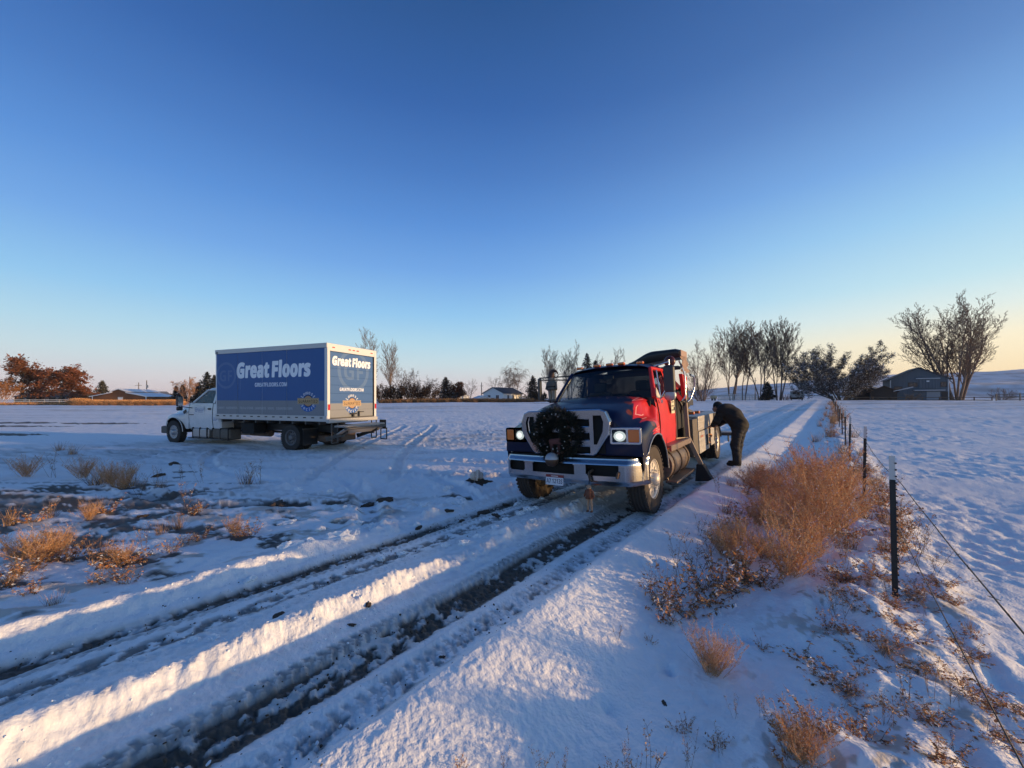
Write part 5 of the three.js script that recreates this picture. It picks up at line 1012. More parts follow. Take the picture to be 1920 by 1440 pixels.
// ------------------------------------------------------------------ tow truck
const TOW = { x: 1.30, d: 6.57, turn: -36 * Math.PI / 180 };
const towPoint = (x, z) => [TOW.x + x * 0.809 - z * 0.588, TOW.d - x * 0.588 - z * 0.809]; // local -> [x, depth]
{
  const gl = softGround(...towPoint(1.02, 0)), gr = softGround(...towPoint(-1.02, 0)), grear = softGround(...towPoint(0, -6.2));
  const roll = Math.atan2(gl - gr, 2.04) , pitch = Math.atan2(grear - (gl + gr) / 2, 6.2);
  const g = thing('tow_truck', 'navy tow truck with red flame paint facing the camera', 'truck', [TOW.x, (gl + gr) / 2, -TOW.d], 0);
  g.rotation.order = 'YXZ'; g.rotation.set(pitch, TOW.turn, Math.min(0.045, roll));
  // ---- paint
  const NAVY = '#071537', RED = '#cb2a2c', PALE = '#f0a79c';
  const flames = (c, tongues, line) => {
    for (const [x, y, len, w, curl] of tongues) {
      const path = () => { c.beginPath(); c.moveTo(x, y - w); c.bezierCurveTo(x - len * 0.4, y - w * 1.5, x - len * 0.7, y - w * 0.2 + curl, x - len, y + curl); c.bezierCurveTo(x - len * 0.6, y + w * 0.4 + curl * 0.6, x - len * 0.4, y + w * 0.8, x, y + w); };
      if (line) { c.strokeStyle = line; c.lineWidth = 5; path(); c.stroke(); } else { c.fillStyle = RED; c.shadowColor = RED; c.shadowBlur = 14; path(); c.closePath(); c.fill(); c.shadowBlur = 0; }
    }
  };
  const hoodTex = canvasTexture(1024, 1024, (c, w, h) => {            // u: nose -> cab, v: passenger sill -> over the hood -> driver's sill
    c.fillStyle = NAVY; c.fillRect(0, 0, w, h);
    // driver's side is the upper fifth of the picture (v near 1 -> y near 0)
    for (const f of [0, 1]) {
      c.save(); if (f) { c.translate(0, h); c.scale(1, -1); }
      c.fillStyle = RED; c.shadowColor = RED; c.shadowBlur = 22; c.beginPath(); c.moveTo(w, 0); c.lineTo(w * 0.42, 0); c.lineTo(w * 0.4, h * 0.04); c.lineTo(w * 0.48, h * 0.09); c.lineTo(w * 0.5, h * 0.13); c.lineTo(w * 0.36, h * 0.2); c.lineTo(w * 0.42, h * 0.28); c.lineTo(w * 0.6, h * 0.345); c.lineTo(w * 0.8, h * 0.385); c.lineTo(w, h * 0.41); c.closePath(); c.fill(); c.shadowBlur = 0;
      const t = [[w * 0.46, h * 0.03, w * 0.16, h * 0.02, 10], [w * 0.5, h * 0.075, w * 0.2, h * 0.022, -10], [w * 0.46, h * 0.19, w * 0.26, h * 0.028, 14], [w * 0.5, h * 0.26, w * 0.26, h * 0.026, -10], [w * 0.8, h * 0.335, w * 0.36, h * 0.02, 8]];
      flames(c, t); flames(c, t.map(([x, y, l, q, k]) => [x + w * 0.1, y + h * 0.012, l * 0.8, q * 0.75, k]), PALE);
      c.fillStyle = 'rgba(105,45,22,0.9)'; for (const [x, y, r] of [[0.4, 0.135, 0.035], [0.3, 0.29, 0.03], [0.5, 0.35, 0.03]]) { c.shadowColor = 'rgba(105,45,22,1)'; c.shadowBlur = 18; c.beginPath(); c.ellipse(w * x, h * y, w * r * 1.8, h * r * 0.7, 0, 0, 7); c.fill(); } c.shadowBlur = 0;
      c.restore();
    }
    c.strokeStyle = '#8a5a55'; c.lineWidth = 3;
    for (let i = 0; i < 9; i++) { const y = h * (0.375 + 0.25 * i / 8); c.beginPath(); c.moveTo(w, y); c.bezierCurveTo(w * 0.9, y - 22, w * 0.84, y + 24, w * (0.72 - 0.05 * (i % 3)), y + 4); c.bezierCurveTo(w * 0.8, y + 28, w * 0.9, y + 30, w, y + 22); c.stroke(); }
  });
  const paintOf = (o) => new THREE.MeshPhysicalMaterial({ roughness: 0.45, clearcoat: 0.25, clearcoatRoughness: 0.12, specularIntensity: 0.4, ...o });
  const hoodPaint = paintOf({ map: hoodTex }), red = paintOf({ color: rgb(0.66, 0.035, 0.036), map: road_film }), navy = paintOf({ color: rgb(0.006, 0.014, 0.06) });
  cabBody(g, { zf: 0.66, zc: -0.76, zb: -2.08, y0: 1.50, y1: 1.76, noseHalf: 0.84, fender: 1.36, arch: 0.63, archZ: 0, wid: 1.2, tuck: 0.02, frontLow: 0.86, backLow: 0.62, aBase: -0.78, aTop: -1.2, doorF: -0.84, doorB: -1.93, ext: false, paint: red, paintFar: navy, roofPaint: navy, hoodPaint, trim: std(0.3, 0.32, 0.36, 0.3, 0.6) });
  // ---- bumper with its openings
  const holes = [[-0.98, 0.645, -0.66, 0.79], [-0.5, 0.635, 0.24, 0.79], [0.42, 0.645, 0.9, 0.80]];
  const bz = (x) => 0.93 - 0.10 * (x / 1.2) ** 2 - 0.30 * sstep(0.98, 1.24, Math.abs(x)) ** 1.4;
  mesh('bumper', gridPlate(-1.24, 1.24, 0.50, 0.88, 124, 22, (x, y) => !holes.some(([a, b, c, d]) => inRR(x, y, a, b, c, d, 0.03)), (x, y) => [Math.sign(x) * Math.min(Math.abs(x), 1.21), y, bz(x) - 0.05 * sstep(0.79, 0.88, y) - 0.035 * sstep(0.57, 0.5, y)], 0.06), std(0.42, 0.43, 0.46, 0.22, 1), g);
  mesh('bumper_backing', box(2.1, 0.3, 0.02, 0, 0.7, 0.76), MV.dark, g);
  mesh('bumper_hook', merge([pipe([[0.48, 0.7, 0.8], [0.48, 0.68, 0.93], [0.5, 0.6, 0.96], [0.52, 0.56, 0.93]], 0.018, 16, 8), pipe([[0.9, 0.7, 0.8], [0.9, 0.69, 0.9], [0.88, 0.62, 0.9]], 0.02, 12, 8)]), MV.rust, g);
  mesh('valance', box(2.1, 0.07, 0.08, 0, 0.855, 0.74), MV.dark, g);
  // ---- grille
  const gs = shapeOf([[-0.76, 1.36], [-0.70, 1.50], [-0.62, 1.53], [0.62, 1.53], [0.70, 1.50], [0.76, 1.36], [0.73, 1.18], [0.54, 0.90], [0.50, 0.875], [-0.50, 0.875], [-0.54, 0.90], [-0.73, 1.18]]);
  for (const y of [0.945, 1.145, 1.345]) { const p = roundRect(-0.455, y - 0.062, 0.455, y + 0.062, 0.03, THREE.Path); gs.holes.push(p); }
  for (const k of [-1, 1]) { const p = new THREE.Path(); const q = [[0.515, 1.455], [0.64, 1.455], [0.675, 1.36], [0.66, 1.22], [0.565, 1.03], [0.515, 1.03]]; (k > 0 ? q : q.reverse()).forEach(([x, y], i) => (i ? p.lineTo(k * x, y) : p.moveTo(k * x, y))); p.closePath(); gs.holes.push(p); }
  const gg = extrude(gs, 0.05, 0.018, 8); gg.translate(0, 0, 0.73);
  mesh('grille', gg, std(0.42, 0.43, 0.46, 0.16, 1), g);
  mesh('radiator_screen', box(1.3, 0.6, 0.02, 0, 1.19, 0.71), MV.dark, g);
  const emblemTex = canvasTexture(256, 112, (c, w, h) => { c.fillStyle = '#111318'; c.fillRect(0, 0, w, h); c.fillStyle = '#9aa3b0'; c.beginPath(); c.ellipse(w / 2, h / 2, w * 0.48, h * 0.46, 0, 0, 7); c.fill(); c.fillStyle = '#0b1330'; c.beginPath(); c.ellipse(w / 2, h / 2, w * 0.45, h * 0.41, 0, 0, 7); c.fill(); c.fillStyle = '#c8d0dc'; c.font = 'italic bold 62px serif'; c.textAlign = 'center'; c.textBaseline = 'middle'; c.fillText('Ford', w / 2, h / 2, 150); });
  const oval = new THREE.CylinderGeometry(0.5, 0.5, 0.02, 32); oval.rotateX(Math.PI / 2); oval.scale(0.24, 0.105, 1); oval.translate(0, 1.245, 0.805);
  { const p = oval.attributes.position, uv = oval.attributes.uv; for (let i = 0; i < p.count; i++) uv.setXY(i, p.getX(i) / 0.24 + 0.5, (p.getY(i) - 1.245) / 0.105 + 0.5); }
  mesh('emblem', oval, new THREE.MeshStandardMaterial({ map: emblemTex, roughness: 0.35 }), g);
  // ---- lamps
  const glow = new THREE.MeshStandardMaterial({ color: rgb(0.9, 0.9, 0.9), roughness: 0.2, emissive: rgb(1, 0.94, 0.84), emissiveIntensity: 1.5 });
  for (const k of [-1, 1]) {
    const z = 0.67;
    const lampG = new THREE.Group(); lampG.name = 'headlight'; lampG.rotation.y = k * 0.1; lampG.position.set(k * 0.955, 1.15, z + 0.016); g.add(lampG);
    const bez = roundRect(-0.215, -0.115, 0.215, 0.115, 0.03); bez.holes.push(roundRect(-0.195, -0.095, 0.015, 0.095, 0.02, THREE.Path), roundRect(0.035, -0.095, 0.198, 0.095, 0.02, THREE.Path));
    const bg = extrude(bez, 0.05, 0.006, 5); bg.translate(0, 0, -0.03); if (k < 0) bg.scale(-1, 1, 1);
    mesh('bezel', bg, MV.chrome, lampG);
    mesh('reflector', box(0.21, 0.19, 0.01, -k * 0.09, 0, -0.03), MV.dullAlu, lampG);
    const bulb = new THREE.SphereGeometry(0.078, 20, 14); bulb.scale(1.12, 0.95, 0.25); bulb.translate(-k * 0.085, -0.005, 0.0);
    mesh('headlight_bulb', bulb, glow, lampG);
    mesh('lens', box(0.21, 0.19, 0.006, -k * 0.09, 0, 0.018), MV.glass, lampG);
    const turnL = rbox(0.17, 0.19, 0.05, 0.02, k * 0.117, 0, 0.0); mesh('turn_signal', turnL, MV.amber, lampG);
    const spotL = new THREE.SpotLight(rgb(1, 0.96, 0.88), 4, 0, 0.5, 0.6); spotL.name = 'headlight_beam'; spotL.position.set(-k * 0.085, 0, 0.05); spotL.target.position.set(-k * 0.085, -0.6, 5); spotL.castShadow = true; lampG.add(spotL, spotL.target);
  }
  mesh('license_plate', box(0.305, 0.155, 0.006, -0.09, 0.535, 0.945, -0.12), new THREE.MeshStandardMaterial({ roughness: 0.5, map: canvasTexture(256, 128, (c, w, h) => { c.fillStyle = '#c9ccd4'; c.fillRect(0, 0, w, h); c.fillStyle = '#7c1f24'; c.fillRect(0, 0, w, 32); c.fillStyle = '#d8c8c4'; c.font = 'bold 18px sans-serif'; c.textAlign = 'center'; c.fillRect(w * 0.3, 11, w * 0.4, 10); c.fillStyle = '#2b3655'; c.font = 'bold 76px sans-serif'; c.fillText('A7 1213S', w / 2, 104, 236); }) }), g);
  for (const x of [-0.62, -0.24, 0.02, 0.26, 0.62]) { const m = rbox(0.13, 0.05, 0.09, 0.02, x, 2.385 - 0.06 * x * x, -1.2); mesh('roof_light', m, MV.amber, g); }
  mesh('hood_ornament_base', box(0.1, 0.02, 0.08, -0.87, 1.685, -0.45), MV.black, g);
  // ---- mirrors
  {
    const m = mesh('mirror', rbox(0.19, 0.48, 0.12, 0.05, 1.2, 2.0, -0.9), std(0.035, 0.035, 0.038, 0.5), g);
    const lens = lathe([[0, 0.03], [0.07, 0.025], [0.1, 0], [0.1, -0.04], [0, -0.05]], 20, 'z'); lens.translate(1.2, 1.72, -0.88); mesh('spot_mirror', lens, MV.dullAlu, m);
    mesh('mirror_arm', merge([bar([0.9, 2.26, -1.1], [1.2, 2.3, -0.92], 0.014), bar([1.0, 1.68, -1.0], [1.2, 1.74, -0.92], 0.014), bar([1.2, 1.62, -0.93], [1.2, 2.34, -0.93], 0.013), bar([0.98, 1.7, -1.12], [0.9, 2.2, -1.22], 0.012), bar([1.04, 1.66, -0.86], [1.2, 1.9, -0.86], 0.012)]), MV.chrome, m);
    mesh('mirror_bracket', polygon([[0.985, 1.69, -0.86], [0.985, 1.69, -1.12], [0.95, 1.88, -0.98]]), std(0.7, 0.62, 0.5, 0.4, 0.5), m);
    const lamp = new THREE.SphereGeometry(0.1, 18, 12); lamp.scale(1, 1, 0.7); lamp.translate(1.16, 2.4, -1.15); mesh('work_light', lamp, std(0.09, 0.02, 0.015, 0.3), g);
    const f = mesh('mirror', rbox(0.06, 0.46, 0.1, 0.025, -1.3, 1.96, -0.7), std(0.09, 0.075, 0.065, 0.5), g);
    mesh('mirror_arm', merge([bar([-0.84, 2.14, -1.1], [-1.32, 2.16, -0.72], 0.013), bar([-0.82, 2.22, -1.15], [-1.32, 2.2, -0.72], 0.013), bar([-1.0, 1.7, -0.9], [-1.32, 1.76, -0.72], 0.013)]), MV.black, f);
  }
  // things seen inside the windshield
  mesh('dash_papers', merge([rbox(0.34, 0.05, 0.18, 0.02, -0.32, 1.72, -0.86, 0.1, 0.3, 0), rbox(0.26, 0.06, 0.12, 0.02, 0.05, 1.72, -0.9, 0.1, -0.2, 0)]), std(0.5, 0.53, 0.58, 0.7), g);
  mesh('rear_view_mirror', rbox(0.2, 0.07, 0.03, 0.02, 0.05, 2.12, -1.05), MV.black, g);
  // ---- door placard
  const plac = canvasTexture(128, 160, (c, w, h) => { c.fillStyle = '#d8cfae'; c.fillRect(0, 0, w, h); c.fillStyle = '#3a3126'; c.font = 'bold 30px sans-serif'; c.textAlign = 'center'; for (const [y, l] of [[24, 0.7], [68, 0.8], [114, 0.84]]) for (let k = 0; k < 6; k++) c.fillRect(w * (0.5 - l / 2 + l * k / 6), y, w * l / 8, 22 - 4 * (k % 3)); });
  mesh('placard', box(0.004, 0.27, 0.24, 1.055, 1.52, -1.66), new THREE.MeshStandardMaterial({ map: plac, roughness: 0.6 }), g);
  mesh('door_lock', box(0.02, 0.06, 0.05, 1.04, 1.62, -0.97), MV.chrome, g);
  // ---- chassis
  for (const k of [-1, 1]) mesh('frame_rail', rbox(0.09, 0.26, 8.4, 0.01, k * 0.43, 0.76, -3.6), MV.black, g);
  mesh('engine', rbox(0.8, 0.8, 1.1, 0.1, 0, 1.0, -0.1), MV.dark, g);
  mesh('axle', merge([bar([-0.95, 0.5, 0], [0.95, 0.5, 0], 0.07), bar([-0.95, 0.5, -6.2], [0.95, 0.5, -6.2], 0.1), bar([0, 0.6, -1.2], [0, 0.52, -6], 0.05)]), MV.steel, g);
  const tyreM = std(0.055, 0.043, 0.036, 0.85);
  for (const k of [-1, 1]) {
    wheel(g, k * 1.0, 0.51, 0, 0.51, 0.28, k, 'front', MV.alu, tyreM);
    for (const o of [0.68, 1.0]) wheel(g, k * o, 0.51, -6.2, 0.51, 0.27, k, 'rear', MV.dullAlu, tyreM);
  }
  // fuel tank and steps on the driver's side
  const tk = bar([0.86, 0.55, -1.02], [0.86, 0.55, -2.45], 0.29, 0.29, 28); const tm = mesh('fuel_tank', tk, MV.tank, g);
  for (const z of [-1.2, -1.72, -2.28]) { const t = new THREE.TorusGeometry(0.295, 0.018, 6, 28); t.translate(0.86, 0.55, z); mesh('strap', t, MV.rust, tm); }
  mesh('step', merge([rbox(0.34, 0.05, 1.6, 0.012, 0.98, 0.9, -1.72), box(0.03, 0.1, 1.6, 1.16, 0.87, -1.72)]), MV.tank, g);
  mesh('lower_step', merge([rbox(0.2, 0.04, 1.55, 0.01, 1.12, 0.27, -1.8), bar([1.05, 0.27, -1.1], [0.95, 0.6, -1.1], 0.018), bar([1.05, 0.27, -2.5], [0.95, 0.6, -2.5], 0.018)]), MV.tank, g);
  const tk2 = bar([-0.86, 0.55, -1.02], [-0.86, 0.55, -2.45], 0.29, 0.29, 20); mesh('fuel_tank', tk2, MV.tank, g);
  // ---- stiff leg with its spade
  mesh('stiff_leg', merge([beam([1.1, 0.88, -2.62], [1.07, 1.95, -2.62], 0.07, 0.09), beam([1.1, 0.92, -2.62], [1.34, 0.32, -2.62], 0.06, 0.08), beam([1.1, 0.9, -2.62], [0.9, 0.94, -1.9], 0.05, 0.05)]), std(0.3, 0.23, 0.18, 0.6, 0.2), g);
  { const s = extrude(shapeOf([[-0.08, 0.3], [0.03, 0.3], [0.19, -0.0], [-0.12, -0.03]]), 0.2, 0.008); s.translate(1.34, 0.06, -2.72); mesh('spade', s, MV.matte, g); }
  // ---- rack behind the cab
  mesh('rack', merge([beam([0.95, 0.85, -2.16], [0.95, 2.55, -2.16], 0.08, 0.08), beam([-0.95, 0.85, -2.16], [-0.95, 2.3, -2.16], 0.08, 0.08), beam([-0.95, 2.3, -2.16], [0.95, 2.3, -2.16], 0.07, 0.07), beam([-0.95, 1.6, -2.16], [0.95, 1.6, -2.16], 0.07, 0.07), box(1.8, 1.4, 0.02, 0, 1.2, -2.14)]), MV.black, g);
  // black hooded fairing over the rack
  { const rows = []; for (let i = 0; i <= 24; i++) { const t = i / 24, x = lerp(0.10, 1.13, t), top = 2.55 + 0.19 * sstep(0, 0.5, t) ** 0.8 - 0.03 * sstep(0.92, 1, t), bot = lerp(2.45, 2.56, t), mid = (top + bot) / 2; rows.push([[x, bot, -2.08], [x, mid, -2.02], [x, top - 0.03, -2.05], [x, top, -2.14], [x, top + 0.005, -2.35], [x, top - 0.02, -2.55], [x, mid, -2.62], [x, bot, -2.58], [x, bot, -2.08]]); }
    const first = rows[0], c0 = rows[24]; mesh('fairing', merge([loft(rows), polygon(c0.slice(0, 8)), polygon(first.slice(0, 8))]), std(0.02, 0.019, 0.019, 0.45), g); }
  mesh('fairing_end', rbox(0.03, 0.13, 0.52, 0.012, 1.15, 2.64, -2.33), std(0.34, 0.22, 0.17, 0.6), g);
  mesh('light_bar', merge([rbox(1.5, 0.07, 0.2, 0.02, 0.35, 2.36, -2.2)]), MV.black, g);
  mesh('strobe_light', rbox(0.16, 0.06, 0.06, 0.015, 0.62, 2.43, -2.12), std(0.75, 0.62, 0.4, 0.3), g);
  { // crumpled tarp and red pieces hanging behind the mirror
    const rows = [], r = rngOf(4); for (let i = 0; i <= 9; i++) { const row = []; for (let j = 0; j <= 9; j++) { const u = i / 9, v = j / 9; row.push([1.16 + 0.05 * noise(u * 4, v * 4) + 0.03 * noise(u * 9, v * 9), lerp(2.60, 2.26 + 0.05 * noise(u * 3, 1), v), lerp(-2.1, -2.62, u) + 0.04 * noise(u * 5, v * 5 + 7)]); } rows.push(row); }
    mesh('tarp', loft(rows), std(0.3, 0.21, 0.17, 0.9), g);
    const s = extrude(shapeOf([[-0.2, 0.22], [0.2, 0.17], [0.16, 0.0], [0.06, -0.24], [-0.02, -0.27], [-0.08, -0.05]]), 0.05, 0.01); s.rotateY(Math.PI / 2); s.translate(1.1, 2.0, -2.3); mesh('red_guard', s, red, g);
    mesh('grab_pipe', pipe([[1.2, 2.22, -2.62], [1.24, 2.18, -2.8], [1.22, 1.95, -2.86], [1.16, 1.72, -2.72], [1.12, 1.66, -2.6]], 0.02, 24, 8), MV.chrome, g);
    mesh('grab_pipe', pipe([[1.1, 2.5, -2.14], [1.18, 2.2, -2.2], [1.18, 1.8, -2.18], [1.12, 1.7, -2.16]], 0.016, 20, 8), MV.chrome, g);
    mesh('air_hoses', merge([pipe([[0.9, 1.9, -2.25], [1.05, 1.6, -2.4], [0.95, 1.35, -2.6], [0.7, 1.2, -2.9]], 0.022, 20, 7), pipe([[0.7, 1.8, -2.25], [0.95, 1.62, -2.5], [1.05, 1.5, -2.75], [0.8, 1.3, -3.1]], 0.018, 20, 7), pipe([[1.0, 1.72, -2.3], [1.1, 1.66, -2.45], [1.06, 1.58, -2.55], [0.98, 1.64, -2.42], [1.0, 1.72, -2.3]], 0.016, 20, 7)]), MV.black, g);
    mesh('red_bracket', merge([beam([0.85, 2.25, -2.0], [1.05, 1.95, -2.2], 0.05, 0.1), beam([1.0, 1.85, -2.2], [1.08, 1.7, -2.25], 0.05, 0.08)]), red, g);
  }
  // ---- wrecker body
  mesh('winch_box', merge([rbox(1.5, 0.6, 0.9, 0.03, 0, 1.1, -2.95), rbox(0.5, 0.5, 0.5, 0.04, 0.75, 1.15, -3.0)]), MV.dark, g);
  mesh('deck', box(1.5, 0.08, 4.9, 0, 0.95, -5.8), MV.steel, g);
  for (const k of [-1, 1]) {
    mesh('front_locker', rbox(0.46, 0.82, 0.5, 0.015, k * 0.9, 0.86, -3.25), MV.greyBox, g);
    mesh('upper_panel', rbox(0.5, 0.33, 4.5, 0.012, k * 0.9, 1.15, -5.75), MV.silver, g);
    mesh('panel_band', box(0.012, 0.325, 0.42, k * 1.152, 1.15, -5.75), MV.matte, g);
    mesh('side_light', rbox(0.012, 0.04, 0.16, 0.005, k * 1.152, 0.965, -5.5), MV.paleL ?? MV.dullAlu, g);
    mesh('locker_back', box(0.3, 0.5, 3.0, k * 0.7, 0.7, -5.0), MV.dark, g);
    const dr = mesh('locker_door', rbox(0.03, 0.5, 1.22, 0.01, k * 1.135, 0.71, -4.15), MV.silver, g);
    mesh('locker_latch', rbox(0.02, 0.26, 0.2, 0.01, k * 1.158, 0.7, -4.5), MV.matte, dr);
    mesh('warning_label', box(0.004, 0.05, 0.34, k * 1.1525, 0.84, -3.85), std(0.32, 0.12, 0.08, 0.7), dr);
    mesh('locker_frame', merge([box(0.05, 0.5, 0.08, k * 1.1, 0.71, -3.52), box(0.05, 0.5, 0.06, k * 1.1, 0.71, -4.79), box(0.05, 0.06, 2.6, k * 1.1, 0.98, -4.8)]), MV.greyBox, g);
    mesh('rear_locker_panel', rbox(0.05, 0.5, 0.55, 0.01, k * 1.12, 0.74, -5.95 + 0.55), MV.silver, g);
    const fnd = []; for (let i = 0; i <= 14; i++) { const a = lerp(0.15, Math.PI - 0.15, i / 14); fnd.push([[k * 1.16, 0.5 + 0.6 * Math.sin(a) * 0.78, -6.2 + 0.66 * Math.cos(a)], [k * 0.6, 0.5 + 0.6 * Math.sin(a) * 0.78, -6.2 + 0.66 * Math.cos(a)]]); }
    mesh('rear_fender', loft(fnd), MV.greyBox, g);
    mesh('side_board', beam([k * 1.12, 0.5, -3.55], [k * 1.12, 0.5, -4.8], 0.05, 0.06), MV.silver, g);
  }
  { const r = rngOf(12), parts = []; for (let i = 0; i < 7; i++) { const c = new THREE.TorusGeometry(0.07 + 0.04 * r(), 0.018, 6, 16); c.rotateX(r() * 3); c.rotateY(r() * 3); c.translate(1.0 + 0.08 * r(), 0.62 + 0.22 * r(), -5.05 + 0.5 * (r() - 0.5)); parts.push(c); } mesh('chain_coils', merge(parts), std(0.42, 0.19, 0.08, 0.6, 0.3), g); }
  mesh('control_tray', merge([rbox(0.5, 0.06, 0.5, 0.02, 1.25, 0.62, -7.2), bar([1.3, 0.4, -7.1], [1.3, 0.62, -7.1], 0.02), pipe([[1.4, 0.6, -7.2], [1.5, 0.55, -7.0], [1.46, 0.4, -7.05]], 0.012, 12, 6)]), MV.steel, g);
  mesh('rear_deck_plate', rbox(0.5, 0.03, 0.4, 0.01, 1.32, 0.68, -7.25), std(0.6, 0.62, 0.66, 0.5), g);
  // boom and winch
  mesh('mast', merge([beam([-0.35, 0.95, -3.5], [-0.2, 1.95, -3.75], 0.12, 0.14), beam([0.35, 0.95, -3.5], [0.2, 1.95, -3.75], 0.12, 0.14), box(0.6, 0.16, 0.2, 0, 1.9, -3.75)]), MV.black, g);
  mesh('boom', merge([beam([0, 1.9, -3.6], [0, 1.62, -7.9], 0.26, 0.3), beam([0, 1.66, -7.2], [0, 1.6, -8.6], 0.18, 0.2)]), std(0.03, 0.028, 0.03, 0.5, 0.3), g);
  mesh('boom_brace', merge([beam([0.42, 1.75, -3.7], [0.5, 1.28, -6.6], 0.06, 0.07), beam([-0.42, 1.75, -3.7], [-0.5, 1.28, -6.6], 0.06, 0.07), beam([0.5, 1.7, -4.0], [0.55, 1.3, -5.2], 0.05, 0.05)]), MV.steel, g);
  for (const k of [-0.3, 0.3]) mesh('winch_drum', bar([k - 0.18, 1.45, -3.3], [k + 0.18, 1.45, -3.3], 0.2, 0.2, 20), MV.black, g);
  mesh('boom_cylinder', merge([bar([0.3, 1.1, -4.4], [0.28, 1.65, -5.4], 0.07), bar([-0.3, 1.1, -4.4], [-0.28, 1.65, -5.4], 0.07)]), MV.steel, g);
  mesh('gear_rack', merge([rbox(1.9, 0.8, 0.55, 0.05, 0.05, 1.5, -2.55), rbox(0.5, 0.5, 0.4, 0.05, 0.8, 1.75, -2.95), rbox(0.25, 0.9, 0.2, 0.04, 0.55, 1.75, -3.2)]), MV.matte, g);
  mesh('gear_on_deck', merge([rbox(0.5, 0.5, 0.5, 0.05, 0.55, 1.3, -3.9), rbox(0.3, 0.7, 0.25, 0.05, 0.35, 1.4, -3.5)]), MV.matte, g);
  for (const z of [-4.9, -5.6]) mesh('beacon', rbox(0.14, 0.08, 0.14, 0.03, 0.75, 1.35, z), MV.amber, g);
  mesh('tail_board', box(2.2, 0.4, 0.04, 0, 1.1, -8.05), MV.steel, g);
  const low = new Set(['wheel', 'axle', 'frame_rail', 'engine', 'fuel_tank', 'step', 'lower_step', 'stiff_leg', 'spade', 'rack', 'winch_box', 'deck', 'front_locker', 'upper_panel', 'panel_band', 'side_light', 'locker_back', 'locker_door', 'locker_frame', 'rear_locker_panel', 'rear_fender', 'side_board', 'chain_coils', 'control_tray', 'rear_deck_plate', 'mast', 'boom', 'boom_brace', 'winch_drum', 'boom_cylinder', 'gear_on_deck', 'gear_rack', 'beacon', 'tail_board', 'cab_floor', 'fairing', 'fairing_end', 'tarp', 'light_bar', 'strobe_light', 'red_guard', 'grab_pipe', 'red_bracket', 'air_hoses', 'work_light']);
  for (const c of g.children) if (!low.has(c.name)) c.position.y += ['bumper', 'bumper_backing', 'bumper_hook', 'license_plate', 'valance'].includes(c.name) ? 0.03 : 0.075; // the cab rides high on its mounts
  g.updateMatrixWorld(true);

  const at = (x, y, z) => g.localToWorld(V3(x, y, z));
  const sit = (o, x, y, z) => { o.position.copy(at(x, y, z)); o.quaternion.copy(g.quaternion); return o; };
  // ------------------------------------------------------------------ wreath on the grille
  {
    const w = sit(thing('wreath', 'big dark Christmas wreath hung over the chrome grille', 'wreath'), -0.09, 1.25, 0.85);
    const rnd = rngOf(19), F = new Sticks(), R = 0.275, r0 = 0.125;
    for (let i = 0; i < 7600; i++) {
      const a = rnd() * 6.283, b = rnd() * 6.283, rr = r0 * (0.35 + 0.75 * rnd()) * (1 + 0.25 * noise(Math.cos(a) * 3, Math.sin(a) * 3)), rad = R + Math.cos(b) * rr;
      const o = [Math.cos(a) * rad, Math.sin(a) * rad, Math.sin(b) * rr * 0.8];
      const out = unit([Math.cos(a) * Math.cos(b) + (rnd() - 0.5), Math.sin(a) * Math.cos(b) + (rnd() - 0.5), Math.sin(b) + 0.3 + (rnd() - 0.5)]), e = Math.asin(clamp(out[1], -1, 1));
      F.stick(o, o.map((x, k) => x + out[k] * (0.035 + 0.05 * rnd())), 0.0045, 0.0015, 3, tint(rnd() < 0.1 ? [0.09, 0.055, 0.03] : [0.016, 0.022, 0.014], 0.5, rnd));
    }
    mesh('greenery', F.build(), needleMat, w);
    const dots = []; for (let i = 0; i < 26; i++) { const a = rnd() * 6.283, s = new THREE.SphereGeometry(0.008 + 0.006 * rnd(), 6, 5); s.translate(Math.cos(a) * (R + (rnd() - 0.5) * 0.16), Math.sin(a) * (R + (rnd() - 0.5) * 0.16), 0.09 + 0.03 * rnd()); dots.push(s); }
    mesh('berries', merge(dots), std(0.6, 0.58, 0.56, 0.5), w);
    const cones = []; for (let i = 0; i < 8; i++) { const a = i * 0.8 + 0.4, s = new THREE.ConeGeometry(0.028, 0.07, 7); s.rotateZ(a + 2); s.translate(Math.cos(a) * R * 1.02, Math.sin(a) * R * 1.02, 0.09); cones.push(s); }
    mesh('pine_cones', merge(cones), std(0.08, 0.045, 0.025, 0.8), w);
    mesh('bow', merge([rbox(0.2, 0.09, 0.05, 0.02, 0.03, -0.1, 0.08, 0, 0, 0.1), rbox(0.06, 0.2, 0.03, 0.012, -0.02, -0.2, 0.09, 0, 0, 0.2), rbox(0.06, 0.2, 0.03, 0.012, 0.1, -0.2, 0.09, 0, 0, -0.2)]), std(0.11, 0.03, 0.025, 0.7), w);
    const o = sit(thing('ornament', 'round glittery ornament at the bottom of the wreath', 'ornament'), -0.09, 0.88, 1.0);
    const ball = new THREE.SphereGeometry(0.105, 24, 16, 0, 6.283, Math.PI * 0.45, Math.PI * 0.55), cap = new THREE.SphereGeometry(0.107, 24, 12, 0, 6.283, 0, Math.PI * 0.47);
    mesh('ball', ball, std(0.1, 0.055, 0.035, 0.5, 0.4), o);
    { const p = cap.attributes.position; for (let i = 0; i < p.count; i++) { const k = 1 + 0.05 * noise(p.getX(i) * 60, p.getZ(i) * 60 + p.getY(i) * 40); p.setXYZ(i, p.getX(i) * k, p.getY(i) * k, p.getZ(i) * k); } cap.computeVertexNormals(); }
    mesh('glitter_cap', cap, std(0.4, 0.41, 0.44, 0.5, 0.3), o);
    mesh('hanger', bar([0, 0.1, 0], [0, 0.2, -0.05], 0.006), MV.steel, o);
  }
